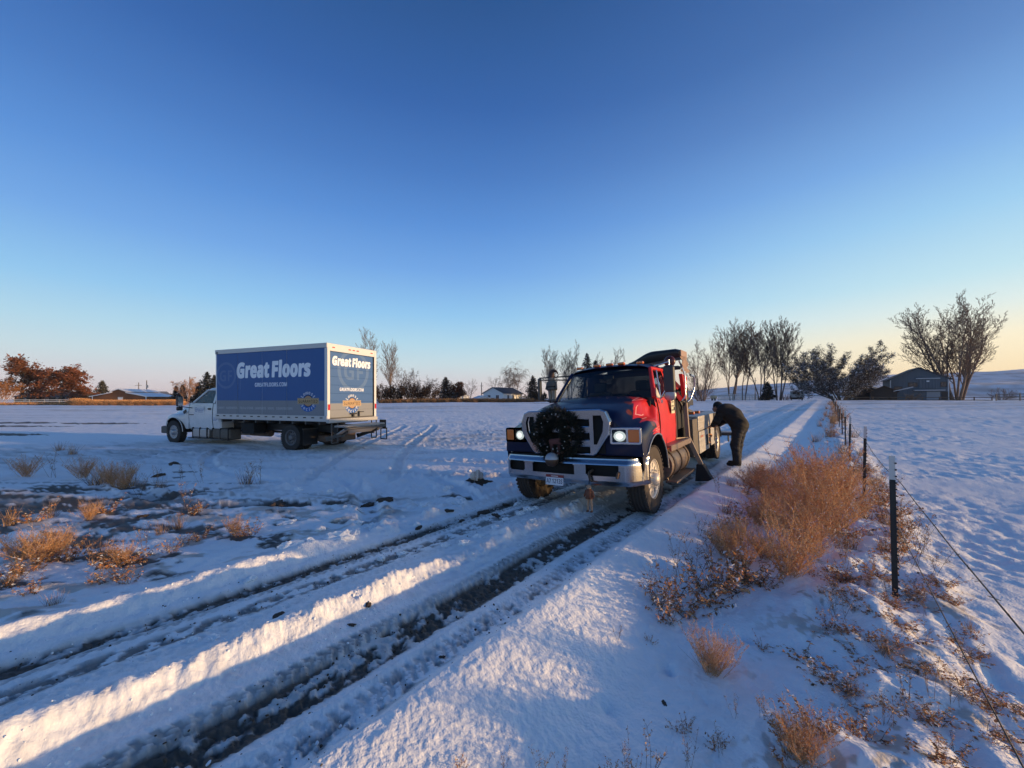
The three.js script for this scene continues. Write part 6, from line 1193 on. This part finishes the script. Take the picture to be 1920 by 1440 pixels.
  // ------------------------------------------------------------------ figure on the hood
  {
    const f = sit(thing('elf_figure', 'small grey elf figure with drooping pointed hat on the hood', 'figurine'), -0.87, 1.765, -0.45);
    const grey = std(0.1, 0.095, 0.09, 0.85), pale = std(0.26, 0.22, 0.19, 0.85);
    const legs = []; for (const k of [-1, 1]) { legs.push(bar([k * 0.045, 0.03, 0], [k * 0.05, 0.27, 0], 0.032, 0.042, 10)); }
    for (const [i, l] of legs.entries()) mesh('leg', l, pale, f);
    for (const k of [-1, 1]) { const b = new THREE.SphereGeometry(0.05, 12, 8); b.scale(0.9, 0.6, 1.5); b.translate(k * 0.05, 0.03, 0.03); mesh('boot', b, grey, f); }
    mesh('tunic', lathe([[0.0, 0.42], [0.05, 0.42], [0.085, 0.4], [0.09, 0.33], [0.075, 0.3], [0.09, 0.27], [0.105, 0.23], [0.0, 0.23]], 18, 'y'), grey, f);
    const beltG = new THREE.TorusGeometry(0.08, 0.014, 6, 20); beltG.rotateX(Math.PI / 2); beltG.translate(0, 0.3, 0); mesh('belt', beltG, MV.matte, f);
    for (const k of [-1, 1]) mesh('arm', bar([k * 0.085, 0.39, 0], [k * 0.115, 0.25, 0.03], 0.026, 0.02, 8), grey, f);
    const head = new THREE.SphereGeometry(0.062, 16, 12); head.translate(0, 0.47, 0); mesh('head', head, pale, f);
    const hatPts = [[0, 0.475, 0], [0, 0.53, 0], [0.015, 0.58, 0], [0.06, 0.605, 0], [0.115, 0.585, 0], [0.15, 0.53, 0]].map((p) => V3(...p)), cv = new THREE.CatmullRomCurve3(hatPts), hat = new THREE.TubeGeometry(cv, 24, 1, 14), hp = hat.attributes.position;
    for (let i = 0; i <= 24; i++) { const c = cv.getPointAt(i / 24), r = lerp(0.074, 0.006, (i / 24) ** 0.9); for (let j = 0; j <= 14; j++) { const k = i * 15 + j; hp.setXYZ(k, c.x + (hp.getX(k) - c.x) * r, c.y + (hp.getY(k) - c.y) * r, c.z + (hp.getZ(k) - c.z) * r); } } hat.computeVertexNormals();
    mesh('hat', hat, std(0.07, 0.045, 0.04, 0.9), f);
  }
  // ------------------------------------------------------------------ doll hanging from the bumper
  {
    const f = sit(thing('hanging_doll', 'small brown doll hanging from the chrome bumper', 'doll'), 0.5, 0.58, 1.0);
    const brown = std(0.16, 0.06, 0.035, 0.85), tan = std(0.42, 0.27, 0.18, 0.85);
    mesh('string', bar([0, -0.06, 0], [0, 0.16, -0.05], 0.007), MV.matte, f);
    const head = new THREE.SphereGeometry(0.035, 14, 10); head.translate(0, -0.06, 0); mesh('head', head, tan, f);
    mesh('coat', lathe([[0, -0.09], [0.035, -0.09], [0.05, -0.13], [0.052, -0.18], [0.06, -0.22], [0, -0.22]], 16, 'y'), brown, f);
    for (const k of [-1, 1]) { mesh('arm', bar([k * 0.045, -0.11, 0], [k * 0.075, -0.2, 0.01], 0.016, 0.012, 8), brown, f); mesh('leg', bar([k * 0.022, -0.2, 0], [k * 0.03, -0.39, 0.005], 0.02, 0.015, 8), tan, f); const b = new THREE.SphereGeometry(0.022, 10, 8); b.scale(0.9, 0.7, 1.5); b.translate(k * 0.03, -0.4, 0.015); mesh('shoe', b, brown, f); }
  }
}
// ------------------------------------------------------------------ person bending over the truck's controls
function fieldMesh(centre, halfSize, res, f) {                       // the surface f = 0 (f < 0 inside)
  const mc = new MarchingCubes(res, new THREE.MeshStandardMaterial(), false, false, 120000);
  mc.isolation = 0;
  const h = res / 2;
  for (let k = 0; k < res; k++) for (let j = 0; j < res; j++) for (let i = 0; i < res; i++) mc.field[i + j * res + k * res * res] = -f(centre[0] + (i - h) / h * halfSize, centre[1] + (j - h) / h * halfSize, centre[2] + (k - h) / h * halfSize);
  mc.update();
  const n = mc.count, g = new THREE.BufferGeometry(), p = new Float32Array(n * 3), q = new Float32Array(n * 3);
  for (let i = 0; i < n * 3; i++) { p[i] = centre[i % 3] + mc.positionArray[i] * halfSize; q[i] = mc.normalArray[i]; }
  g.setAttribute('position', new THREE.BufferAttribute(p, 3));
  const e = 0.004;
  for (let i = 0; i < n; i++) { const [x, y, z] = [p[i * 3], p[i * 3 + 1], p[i * 3 + 2]]; const d = unit([f(x + e, y, z) - f(x - e, y, z), f(x, y + e, z) - f(x, y - e, z), f(x, y, z + e) - f(x, y, z - e)]); q.set(d, i * 3); }
  g.setAttribute('normal', new THREE.BufferAttribute(q, 3));
  return g;
}
function bone(a, b, ra, rb) {
  const d = [b[0] - a[0], b[1] - a[1], b[2] - a[2]], L2 = d[0] ** 2 + d[1] ** 2 + d[2] ** 2 || 1e-9;
  return (x, y, z) => { const px = x - a[0], py = y - a[1], pz = z - a[2], t = clamp((px * d[0] + py * d[1] + pz * d[2]) / L2); return Math.hypot(px - d[0] * t, py - d[1] * t, pz - d[2] * t) - lerp(ra, rb, t); };
}
const smin = (a, b, k) => { const h = Math.max(k - Math.abs(a - b), 0) / k; return Math.min(a, b) - h * h * k * 0.25; };
const union = (list, k) => (x, y, z) => { let s = 9; for (const f of list) s = smin(s, f(x, y, z), k); return s; };
{
  const spotP = towPoint(1.74, -4.75), g = thing('person', 'person in black jacket and dark trousers bending over the truck controls', 'person', [spotP[0], softGround(...spotP) - 0.02, -spotP[1]], TOW.turn - 0.3);
  // local axes: the person faces -x, +z is their left
  const bones = [
    bone([0.05, 1.0, 0.05], [0.05, 1.0, -0.05], 0.165, 0.165), bone([0.04, 1.02, 0], [-0.1, 1.22, 0], 0.195, 0.205), bone([-0.1, 1.22, 0.05], [-0.24, 1.35, 0.1], 0.185, 0.17), bone([-0.1, 1.22, -0.05], [-0.24, 1.35, -0.1], 0.185, 0.17), bone([-0.27, 1.4, 0.14], [-0.27, 1.4, -0.14], 0.09, 0.09), bone([-0.27, 1.4, 0], [-0.38, 1.42, 0], 0.1, 0.075),
  ];
  for (const s of [-1, 1]) {
    const kneeX = s > 0 ? 0.0 : -0.03, ankX = s > 0 ? 0.05 : -0.05, toe = ankX - 0.19;
    bones.push(bone([0.06, 0.95, s * 0.1], [kneeX, 0.52, s * 0.115], 0.13, 0.098), bone([kneeX, 0.52, s * 0.115], [ankX, 0.12, s * 0.125], 0.098, 0.086), bone([ankX + 0.02, 0.055, s * 0.125], [toe, 0.045, s * 0.145], 0.058, 0.046));
    const el = [-0.36, 1.1, s * 0.27], wr = [-0.5, 0.98, s * 0.17];
    bones.push(bone([-0.26, 1.39, s * 0.2], el, 0.1, 0.082), bone(el, wr, 0.08, 0.058));
  }
  const trunk = union(bones, 0.06), body = (x, y, z) => trunk(x, y, z) + 0.009 * noise(y * 16 + x * 9, z * 11 + x * 6) * (y > 0.15 ? 1 : 0);
  const skull = [-0.5, 1.5, 0], head = union([bone([-0.46, 1.52, 0], [-0.5, 1.51, 0], 0.098, 0.094), bone([-0.52, 1.47, 0], [-0.55, 1.41, 0], 0.072, 0.05), bone([-0.59, 1.45, 0], [-0.615, 1.435, 0], 0.018, 0.014), bone([-0.47, 1.48, 0.092], [-0.46, 1.46, 0.098], 0.022, 0.014), bone([-0.47, 1.48, -0.092], [-0.46, 1.46, -0.098], 0.022, 0.014), bone([-0.42, 1.46, 0], [-0.36, 1.43, 0], 0.06, 0.066)], 0.03);
  const bowed = (x, y, z) => head(x - 0.02, y + 0.06, z);
  const hands = [];
  for (const s of [-1, 1]) {
    const w = [-0.56, 1.0, s * 0.16], palm = [bone(w, [-0.61, 0.975, s * 0.15], 0.032, 0.034), bone([-0.6, 0.98, s * 0.13], [-0.64, 0.96, s * 0.13], 0.022, 0.02), bone([-0.6, 0.98, s * 0.17], [-0.64, 0.96, s * 0.17], 0.022, 0.02)];
    [[0.118, 0.07], [0.14, 0.08], [0.162, 0.075], [0.182, 0.058]].forEach(([z, L]) => { const a = [-0.645, 0.96, s * z], b = [-0.645 - L * 0.55, 0.945, s * z], c = [-0.645 - L * 0.6, 0.945 - L * 0.5, s * z]; palm.push(bone(a, b, 0.0095, 0.009), bone(b, c, 0.009, 0.0075)); });
    palm.push(bone([-0.6, 0.97, s * 0.125], [-0.63, 0.945, s * 0.1], 0.012, 0.0105), bone([-0.63, 0.945, s * 0.1], [-0.655, 0.925, s * 0.098], 0.0105, 0.008));
    const hf = union(palm, 0.01); hands.push((x, y, z) => hf(x - 0.06, y + 0.02, z - s * 0.01));
  }
  const paintIt = (geo, col) => { const n = geo.attributes.position.count, c = new Float32Array(n * 3), p = geo.attributes.position; for (let i = 0; i < n; i++) c.set(col(p.getX(i), p.getY(i), p.getZ(i)), i * 3); geo.setAttribute('color', new THREE.BufferAttribute(c, 3)); return geo; };
  const jacket = [0.009, 0.0085, 0.009], trousers = [0.012, 0.013, 0.018], boot = [0.012, 0.01, 0.009], skin = [0.42, 0.25, 0.18], collar = [0.16, 0.11, 0.08];
  const geos = [
    paintIt(fieldMesh([-0.24, 0.8, 0], 0.86, 112, body), (x, y, z) => (y < 0.13 ? boot : y < 0.93 - x * 0.2 ? trousers : x < -0.36 && y > 1.41 ? collar : jacket)),
    paintIt(fieldMesh([-0.47, 1.42, 0], 0.17, 56, bowed), (x, y) => (y > 1.45 - (x + 0.48) * 0.9 ? [0.02, 0.016, 0.014] : skin)),
    ...hands.map((f, i) => paintIt(fieldMesh([-0.57, 0.94, i ? 0.15 : -0.15], 0.12, 60, f), () => skin)),
  ];
  mesh('body', mergeGeometries(geos), new THREE.MeshStandardMaterial({ vertexColors: true, roughness: 0.85 }), g);
  const cap = new THREE.SphereGeometry(0.108, 24, 12, 0, 6.283, 0, Math.PI * 0.52); cap.rotateZ(0.6); cap.translate(-0.465, 1.465, 0);
  const brim = new THREE.CylinderGeometry(0.1, 0.1, 0.012, 20, 1, false, Math.PI, Math.PI); brim.scale(0.8, 1, 0.85); brim.rotateY(Math.PI / 1); brim.rotateZ(0.65); brim.translate(-0.54, 1.43, 0);
  mesh('cap', merge([cap, brim]), std(0.014, 0.013, 0.014, 0.9), g);
  mesh('jacket_hem', (() => { const t = new THREE.TorusGeometry(0.155, 0.02, 8, 28); t.rotateX(Math.PI / 2); t.rotateZ(-0.35); t.scale(1, 1, 1.12); t.translate(0.045, 1.0, 0); return t; })(), std(0.03, 0.026, 0.024, 0.9), g);
}
// ------------------------------------------------------------------ wire fence
{
  const stud = [], tShape = shapeOf([[-0.019, -0.004], [0.019, -0.004], [0.019, 0.004], [0.004, 0.004], [0.004, 0.03], [-0.004, 0.03], [-0.004, 0.004], [-0.019, 0.004]]);
  const steel = extrude(tShape, 1.24); steel.rotateX(-Math.PI / 2); steel.translate(0, -0.25, 0);
  const tip = extrude(shapeOf([[-0.0195, -0.0045], [0.0195, -0.0045], [0.0195, 0.0045], [0.0045, 0.0045], [0.0045, 0.0305], [-0.0045, 0.0305], [-0.0045, 0.0045], [-0.0195, 0.0045]]), 0.2); tip.rotateX(-Math.PI / 2); tip.translate(0, 0.99, 0);
  for (let y = 0.03; y < 1.17; y += 0.055) stud.push(box(0.013, 0.012, 0.016, 0.021, y, 0.004));
  const studs = merge(stud), dark = std(0.022, 0.024, 0.026, 0.6, 0.2), white = std(0.56, 0.56, 0.55, 0.7);
  const us = [4.55, 8.62, 13.4, 17.3, 22.0, 26.6, 31.0]; for (let u = 35.4; u < 122; u += 4.4) us.push(u);
  const ord = ['nearest', 'second', 'third', 'fourth', 'fifth', 'sixth', 'seventh'];
  us.forEach((u, i) => {
    const [x, d] = roadXD(0.43 + 0.02 * Math.sin(i * 2.1), u), g = thing('fence_post', i < 7 ? `${ord[i]} steel fence post from the camera, dark with white tip` : 'distant dark steel fence post in the receding fence line', 'fence post', [x, groundAt(x, d), -d], -0.69 + 0.1 * Math.sin(i * 3.3), 'steel posts of the wire fence');
    const far = u > 45;
    mesh('shaft', far ? box(0.05, 1.24, 0.04, 0, 0.37, 0) : steel, dark, g);
    mesh('white_tip', far ? box(0.052, 0.2, 0.042, 0, 1.09, 0) : tip, white, g);
    if (u < 27) mesh('studs', studs, dark, g);
    g.rotation.z = 0.02 * Math.sin(i * 4.7 + 1);
    g.rotation.x = 0.012 * Math.sin(i * 2.9);
    if (i % 3 === 1 && i > 2) g.scale.y = 0.93;
  });
  const wireM = std(0.075, 0.06, 0.05, 0.6, 0.5), ends = [-1.6, ...us];
  [[0.97, 'top barbed wire strand of the fence'], [0.56, 'lower barbed wire strand of the fence']].forEach(([h, label], k) => {
    const pts = [], barbs = [], rnd = rngOf(60 + k);
    for (let i = 0; i + 1 < ends.length; i++) { const n = ends[i] < 30 ? 14 : 3; for (let j = 0; j < n; j++) { const t = j / n, u = lerp(ends[i], ends[i + 1], t), [x, d] = roadXD(0.46, u), ga = lerp(groundAt(...roadXD(0.43, Math.max(ends[i], 0.4))), groundAt(...roadXD(0.43, ends[i + 1])), t); pts.push([x, ga + h - 0.05 * Math.sin(Math.PI * t) + 0.006 * (rnd() - 0.5), -d]); } }
    const [o] = pts, g = thing('barbed_wire', label, 'wire', o, 0, 'barbed wires of the fence');
    const rel = pts.map((p) => p.map((x, q) => x - o[q]));
    const cut = 14 * 7, curve = (list) => new THREE.CatmullRomCurve3(list.map((p) => V3(...p)));
    mesh('strand', merge([new THREE.TubeGeometry(curve(rel.slice(0, cut + 1)), 420, 0.0029, 5), new THREE.TubeGeometry(curve(rel.slice(cut)), 120, 0.003, 4)]), wireM, g);
    const c = curve(rel.slice(0, cut + 1));
    for (let q = 0; q < 190; q++) { const p = c.getPointAt(Math.min(1, q / 190)), v = V3(rnd() - 0.5, rnd() - 0.5, rnd() - 0.5).normalize().multiplyScalar(0.016); barbs.push(bar([p.x - v.x, p.y - v.y, p.z - v.z], [p.x + v.x, p.y + v.y, p.z + v.z], 0.0018, 0.0012, 4)); }
    mesh('barbs', merge(barbs), wireM, g);
  });
}
// ------------------------------------------------------------------ weeds
{
  const rnd = rngOf(501);
  const down = (px, py, gh) => { const d = (EYE - gh) * FOCAL / (py - 748); return [(px - 960) / FOCAL * d, d]; }; // a bearing and a dip below the horizon -> map position
  // the big orange bushes on the fence line
  const big = [[1475, 1070, 0.62, 'nearest orange bush, its foot amid snow by the fence'], [1518, 1030, 0.7, 'orange bush second from the front of the thicket'], [1438, 1032, 0.5, 'low orange bush on the road side of the front ones'], [1560, 1000, 0.66, 'orange bush beside the wire, third from the front'], [1500, 985, 0.74, 'orange bush at the heart of the thicket'], [1455, 975, 0.62, 'orange bush on the road side at mid thicket'], [1540, 960, 0.8, 'tall orange bush near the wire at mid thicket'], [1585, 955, 0.66, 'orange bush pressed against the wire fence'], [1490, 938, 0.86, 'tallest orange bush at the back of the thicket'], [1445, 925, 0.78, 'orange bush at the back left of the thicket'], [1535, 925, 0.84, 'orange bush at the back right of the thicket'], [1575, 918, 0.7, 'farthest orange bush by the wire'], [1415, 905, 0.55, 'small orange bush behind the bending person'], [1500, 905, 0.74, 'farthest orange bush in the middle of the verge']];
  big.forEach(([px, py, s, label], i) => { const [x, d] = down(px, py, 0.1); const w = weed('bush', i, x, d, s * (1.15 + 0.2 * Math.sin(i * 2.7)), i * 1.3, 'orange_bush', label, 'orange dry bushes by the fence', 0.84 + 0.13 * Math.cos(i * 1.9)); w.rotation.z = 0.16 * Math.sin(i * 3.1); w.rotation.x = 0.14 * Math.cos(i * 2.3); });
  const looks = { bush: 'bushy orange', leafy: 'leafy brown', stalk: 'thin bare-stalked', grass: 'tufted straw-coloured' };
  const many = (name, place, group, list, gh) => list.forEach(([px, py, kind, s], i) => { const [x, d] = down(px, py, gh); weed(kind, i, x, d, s * (0.9 + 0.2 * rnd()), rnd() * 6.283, name, `${looks[kind]} weed ${place}`, group); });
  many('leafy_weed', 'in the low clump left of the orange bushes', 'leafy weeds left of the orange bushes', [[1235, 1128, 'leafy', 0.75], [1262, 1112, 'leafy', 0.8], [1250, 1152, 'leafy', 0.7], [1290, 1130, 'leafy', 0.8], [1318, 1095, 'leafy', 0.95], [1345, 1088, 'leafy', 1.0], [1368, 1100, 'leafy', 0.9], [1330, 1120, 'leafy', 0.85], [1300, 1085, 'stalk', 0.9], [1275, 1078, 'stalk', 0.8], [1385, 1075, 'leafy', 1.0], [1410, 1088, 'leafy', 0.9], [1430, 1095, 'leafy', 0.8], [1225, 1118, 'stalk', 0.6], [1392, 1050, 'bush', 0.5], [1358, 1030, 'bush', 0.42], [1330, 1052, 'stalk', 0.8]], 0.04);
  many('verge_weed', 'on the snowy verge between tow truck and orange bushes', 'small weeds on the verge by the truck', [[1350, 985, 'leafy', 0.8], [1385, 968, 'leafy', 0.9], [1360, 955, 'grass', 0.9], [1405, 955, 'leafy', 1.0], [1420, 975, 'bush', 0.5], [1440, 940, 'grass', 1.2], [1345, 925, 'stalk', 0.8], [1370, 912, 'grass', 0.8], [1398, 920, 'leafy', 0.9], [1430, 905, 'bush', 0.55], [1455, 910, 'bush', 0.6], [1338, 1005, 'leafy', 0.7], [1310, 1000, 'stalk', 0.6], [1378, 1005, 'bush', 0.45]], 0.06);
  const fenceSpots = [];
  for (let i = 0; i < 118; i++) { const u = 1.7 + 12 * rnd() ** 1.2, v = 0.02 + 0.76 * rnd(); const k = rnd(); if (u < 3.9 && rnd() < 0.5) continue; fenceSpots.push([u, v, k < 0.48 ? 'leafy' : k < 0.72 ? 'grass' : 'stalk', (0.5 + 0.45 * rnd()) * lerp(0.42, 1, sstep(3.9, 5.4, u))]); }
  fenceSpots.forEach(([u, v, kind, s], i) => { const [x, d] = roadXD(v, u); weed(kind, i, x, d, s, rnd() * 6.283, 'fence_weed', `${looks[kind]} weed on the ${v < 0.43 ? 'road' : 'field'} side of the fence ${u < 4.55 ? 'before the nearest post' : u < 8.62 ? 'between nearest and second posts' : 'beyond the second post'}`, 'weeds under the wire fence'); });
  for (let i = 0; i < 60; i++) { const u = 14 + 60 * rnd(), [x, d] = roadXD(0.1 + 0.8 * rnd() - 0.5 * (rnd() < 0.3), u); weed(rnd() < 0.7 ? 'grass' : 'leafy', i, x, d, 1.1 + 0.7 * rnd(), rnd() * 6.283, 'distant_weed', 'distant brown weed tuft along the far fence line', 'weeds along the far fence line'); }
  for (let i = 0; i < 84; i++) { const u = 0.95 + 4.2 * rnd(), v = -0.15 + 0.98 * rnd(), [x, d] = roadXD(v, u); weed('leafy', i, x, d, 0.34 + 0.3 * rnd(), rnd() * 6.283, 'low_weed', `low flattened brown weed half buried in snow ${v < 0.43 ? 'left of' : 'right of'} the near fence wire`, 'low weeds half buried in the snow', 0.5); }
  many('foreground_weed', 'in the snow at the lower right of the picture', 'weeds in the snow at the bottom edge', [[1335, 1248, 'bush', 0.32], [1328, 1235, 'grass', 0.58], [1318, 1225, 'stalk', 0.50], [1432, 1205, 'leafy', 0.26], [1175, 1432, 'stalk', 0.40], [1195, 1438, 'leafy', 0.30], [1150, 1436, 'leafy', 0.29], [1215, 1425, 'stalk', 0.43], [1270, 1345, 'leafy', 0.22], [1290, 1342, 'leafy', 0.19], [1350, 1400, 'stalk', 0.32], [1345, 1385, 'leafy', 0.22], [1290, 1425, 'stalk', 0.36], [1380, 1340, 'stalk', 0.22], [1430, 1355, 'stalk', 0.29], [1490, 1400, 'leafy', 0.40], [1520, 1385, 'leafy', 0.43], [1475, 1425, 'leafy', 0.43], [1545, 1420, 'leafy', 0.43], [1510, 1435, 'bush', 0.27], [1600, 1395, 'leafy', 0.36], [1625, 1405, 'leafy', 0.40], [1595, 1310, 'leafy', 0.29], [1570, 1290, 'leafy', 0.32], [1680, 1225, 'leafy', 0.40], [1660, 1235, 'leafy', 0.36], [1555, 1180, 'leafy', 0.43], [1580, 1165, 'stalk', 0.50], [1560, 1150, 'stalk', 0.43], [1800, 1285, 'leafy', 0.32], [1830, 1305, 'leafy', 0.36], [1010, 1430, 'stalk', 0.29], [945, 1432, 'stalk', 0.22], [1060, 1425, 'stalk', 0.25], [862, 1436, 'leafy', 0.18], [1160, 1190, 'stalk', 0.25], [1218, 1185, 'leafy', 0.18], [1700, 1330, 'stalk', 0.43], [1665, 1370, 'stalk', 0.50], [1750, 1330, 'stalk', 0.43]], 0.06);
  // left-hand weeds
  many('left_bush', 'in the round clump at the left edge of the picture', 'orange dry bushes on the left', [[72, 1052, 'bush', 0.46], [40, 1045, 'bush', 0.36], [100, 1045, 'bush', 0.38], [58, 1065, 'leafy', 0.7]], -0.08);
  many('left_weed', 'on bare earth left of the wheel tracks', 'weeds left of the wheel tracks', [[205, 1062, 'leafy', 0.81], [188, 1050, 'grass', 0.98], [228, 1052, 'bush', 0.28], [250, 1050, 'leafy', 0.68], [215, 1085, 'leafy', 0.68], [240, 1090, 'leafy', 0.51], [180, 1090, 'leafy', 0.42], [130, 1045, 'leafy', 0.77], [145, 1030, 'leafy', 0.68], [165, 968, 'bush', 0.35], [180, 960, 'grass', 1.12], [200, 958, 'leafy', 0.77], [360, 962, 'leafy', 0.68], [350, 955, 'stalk', 0.90], [372, 958, 'leafy', 0.59], [440, 998, 'bush', 0.28], [455, 1002, 'leafy', 0.68], [470, 1000, 'leafy', 0.59], [345, 1015, 'leafy', 0.51], [375, 1008, 'leafy', 0.59], [330, 985, 'grass', 0.75], [300, 1000, 'grass', 0.60], [20, 980, 'grass', 1.05], [60, 975, 'leafy', 0.85], [95, 965, 'grass', 0.90], [30, 1075, 'grass', 0.75], [10, 1095, 'leafy', 0.77], [60, 1110, 'leafy', 0.51], [100, 1130, 'grass', 0.52], [270, 1030, 'stalk', 0.72], [320, 1030, 'leafy', 0.51]], -0.08);
  many('far_left_weed', 'standing in the snowy yard in front of the box truck', 'thin weeds in the yard on the left', [[50, 893, 'bush', 0.55], [100, 895, 'stalk', 1.1], [155, 895, 'bush', 0.55], [185, 908, 'grass', 1.7], [205, 910, 'bush', 0.62], [225, 912, 'bush', 0.55], [242, 908, 'grass', 1.4], [262, 928, 'stalk', 0.9], [470, 912, 'stalk', 1.0], [486, 910, 'stalk', 1.1], [462, 911, 'grass', 1.2], [290, 905, 'stalk', 0.8], [340, 898, 'stalk', 0.7], [300, 915, 'grass', 0.9], [245, 888, 'grass', 1.0], [135, 852, 'grass', 1.3], [112, 845, 'grass', 1.2], [378, 905, 'stalk', 0.9]], -0.1);
  // clump of earth and grass, loose clods
  {
    const [x, d] = down(897, 908, -0.1), g = thing('dirt_clump', 'dark clump of earth and dry grass left of the tow truck', 'clump', onGround(x, d, -0.02));
    const lump = (r, seed, rough) => { const s = new THREE.IcosahedronGeometry(r, 4), p = s.attributes.position; for (let i = 0; i < p.count; i++) { const v = V3().fromBufferAttribute(p, i), k = 1 + rough * noise(v.x / r * 1.7 + seed, v.y / r * 1.7 + v.z / r * 2.3) + 0.4 * rough * noise(v.x / r * 5 + seed, v.z / r * 5 - v.y / r * 4); p.setXYZ(i, v.x * k, v.y * k, v.z * k); } s.computeVertexNormals(); return s; };
    g.scale.setScalar(1.55);
    const a = lump(0.13, 3, 0.6); a.scale(1.3, 0.55, 1); mesh('earth', a, std(0.045, 0.034, 0.026, 0.95), g);
    const b = lump(0.07, 8, 0.5); b.translate(-0.02, 0.12, 0); mesh('snow_cap', b, std(0.6, 0.52, 0.45, 0.9), g);
    mesh('dry_grass', WEEDS.grass[1].stems, stemMat, g).scale.setScalar(0.7);
    const shapes = [1, 2, 3, 4].map((s) => lump(1, s * 5, 0.55)), snowM = std(0.84, 0.85, 0.87, 0.8), dirtM = std(0.07, 0.05, 0.038, 0.95);
    const clods = [[545, 1030, 0.11, 0.07], [578, 1018, 0.07, 0.06], [638, 1008, 0.13, 0.09], [660, 998, 0.1, 0.07], [975, 968, 0.06, 0.05], [990, 960, 0.07, 0.06], [1003, 958, 0.05, 0.05], [948, 978, 0.04, 0.04], [834, 1030, 0.05, 0.04], [670, 975, 0.07, 0.05], [700, 978, 0.09, 0.05], [735, 975, 0.07, 0.04], [783, 978, 0.06, 0.045], [860, 940, 0.1, 0.05], [800, 942, 0.13, 0.06], [600, 990, 0.05, 0.05], [648, 947, 0.04, 0.05], [540, 975, 0.1, 0.05], [1040, 925, 0.06, 0.04], [1075, 930, 0.05, 0.04], [1120, 936, 0.05, 0.03], [970, 940, 0.06, 0.05], [1015, 935, 0.04, 0.04], [715, 1050, 0.04, 0.04], [755, 1040, 0.05, 0.04], [470, 1080, 0.05, 0.04], [362, 1215, 0.03, 0.03], [400, 1218, 0.035, 0.025], [1000, 990, 0.05, 0.03], [930, 1000, 0.05, 0.035], [900, 1015, 0.07, 0.04], [870, 1030, 0.06, 0.04], [620, 915, 0.06, 0.05], [560, 912, 0.07, 0.05], [840, 915, 0.09, 0.06], [1020, 985, 0.04, 0.03], [880, 880, 0.05, 0.05]];
    clods.forEach(([px, py, r, h], i) => { const [cx, cd] = down(px, py, -0.05), m = mesh('snow_clod', shapes[i % 4], snowM); m.position.set(cx, groundAt(cx, cd) + h * 0.1, -cd); m.scale.set(r * 1.1, h * 0.75, r); m.rotation.y = i * 1.7; tag(m, 'loose lump of snow thrown up beside the wheel tracks', 'snow clod', 'snow clods beside the wheel tracks'); });
    const dirts = [[840, 957, 0.05], [325, 868, 0.14], [300, 887, 0.1], [905, 955, 0.08], [660, 1190, 0.02], [690, 1155, 0.025], [520, 1180, 0.03], [270, 960, 0.05], [545, 940, 0.1], [520, 938, 0.14], [690, 938, 0.1], [720, 936, 0.09], [948, 940, 0.05], [1245, 1330, 0.012], [865, 970, 0.03], [830, 1250, 0.015], [930, 968, 0.05], [785, 985, 0.04]];
    dirts.forEach(([px, py, r], i) => { const [cx, cd] = down(px, py, -0.06), m = mesh('earth_clod', shapes[(i + 1) % 4], dirtM); m.position.set(cx, groundAt(cx, cd) + r * 0.05, -cd); m.scale.set(r * 1.5, r * 0.5, r * 0.9); m.rotation.y = i * 2.3; tag(m, 'small dark clod of earth lying on the snow', 'earth clod', 'dark earth clods on the snow'); });
  }
}
// ------------------------------------------------------------------ thin winter haze
scene.fog = new THREE.FogExp2(new THREE.Color().setRGB(0.86, 0.84, 0.9), 0.00010);
renderer.render(scene, camera);
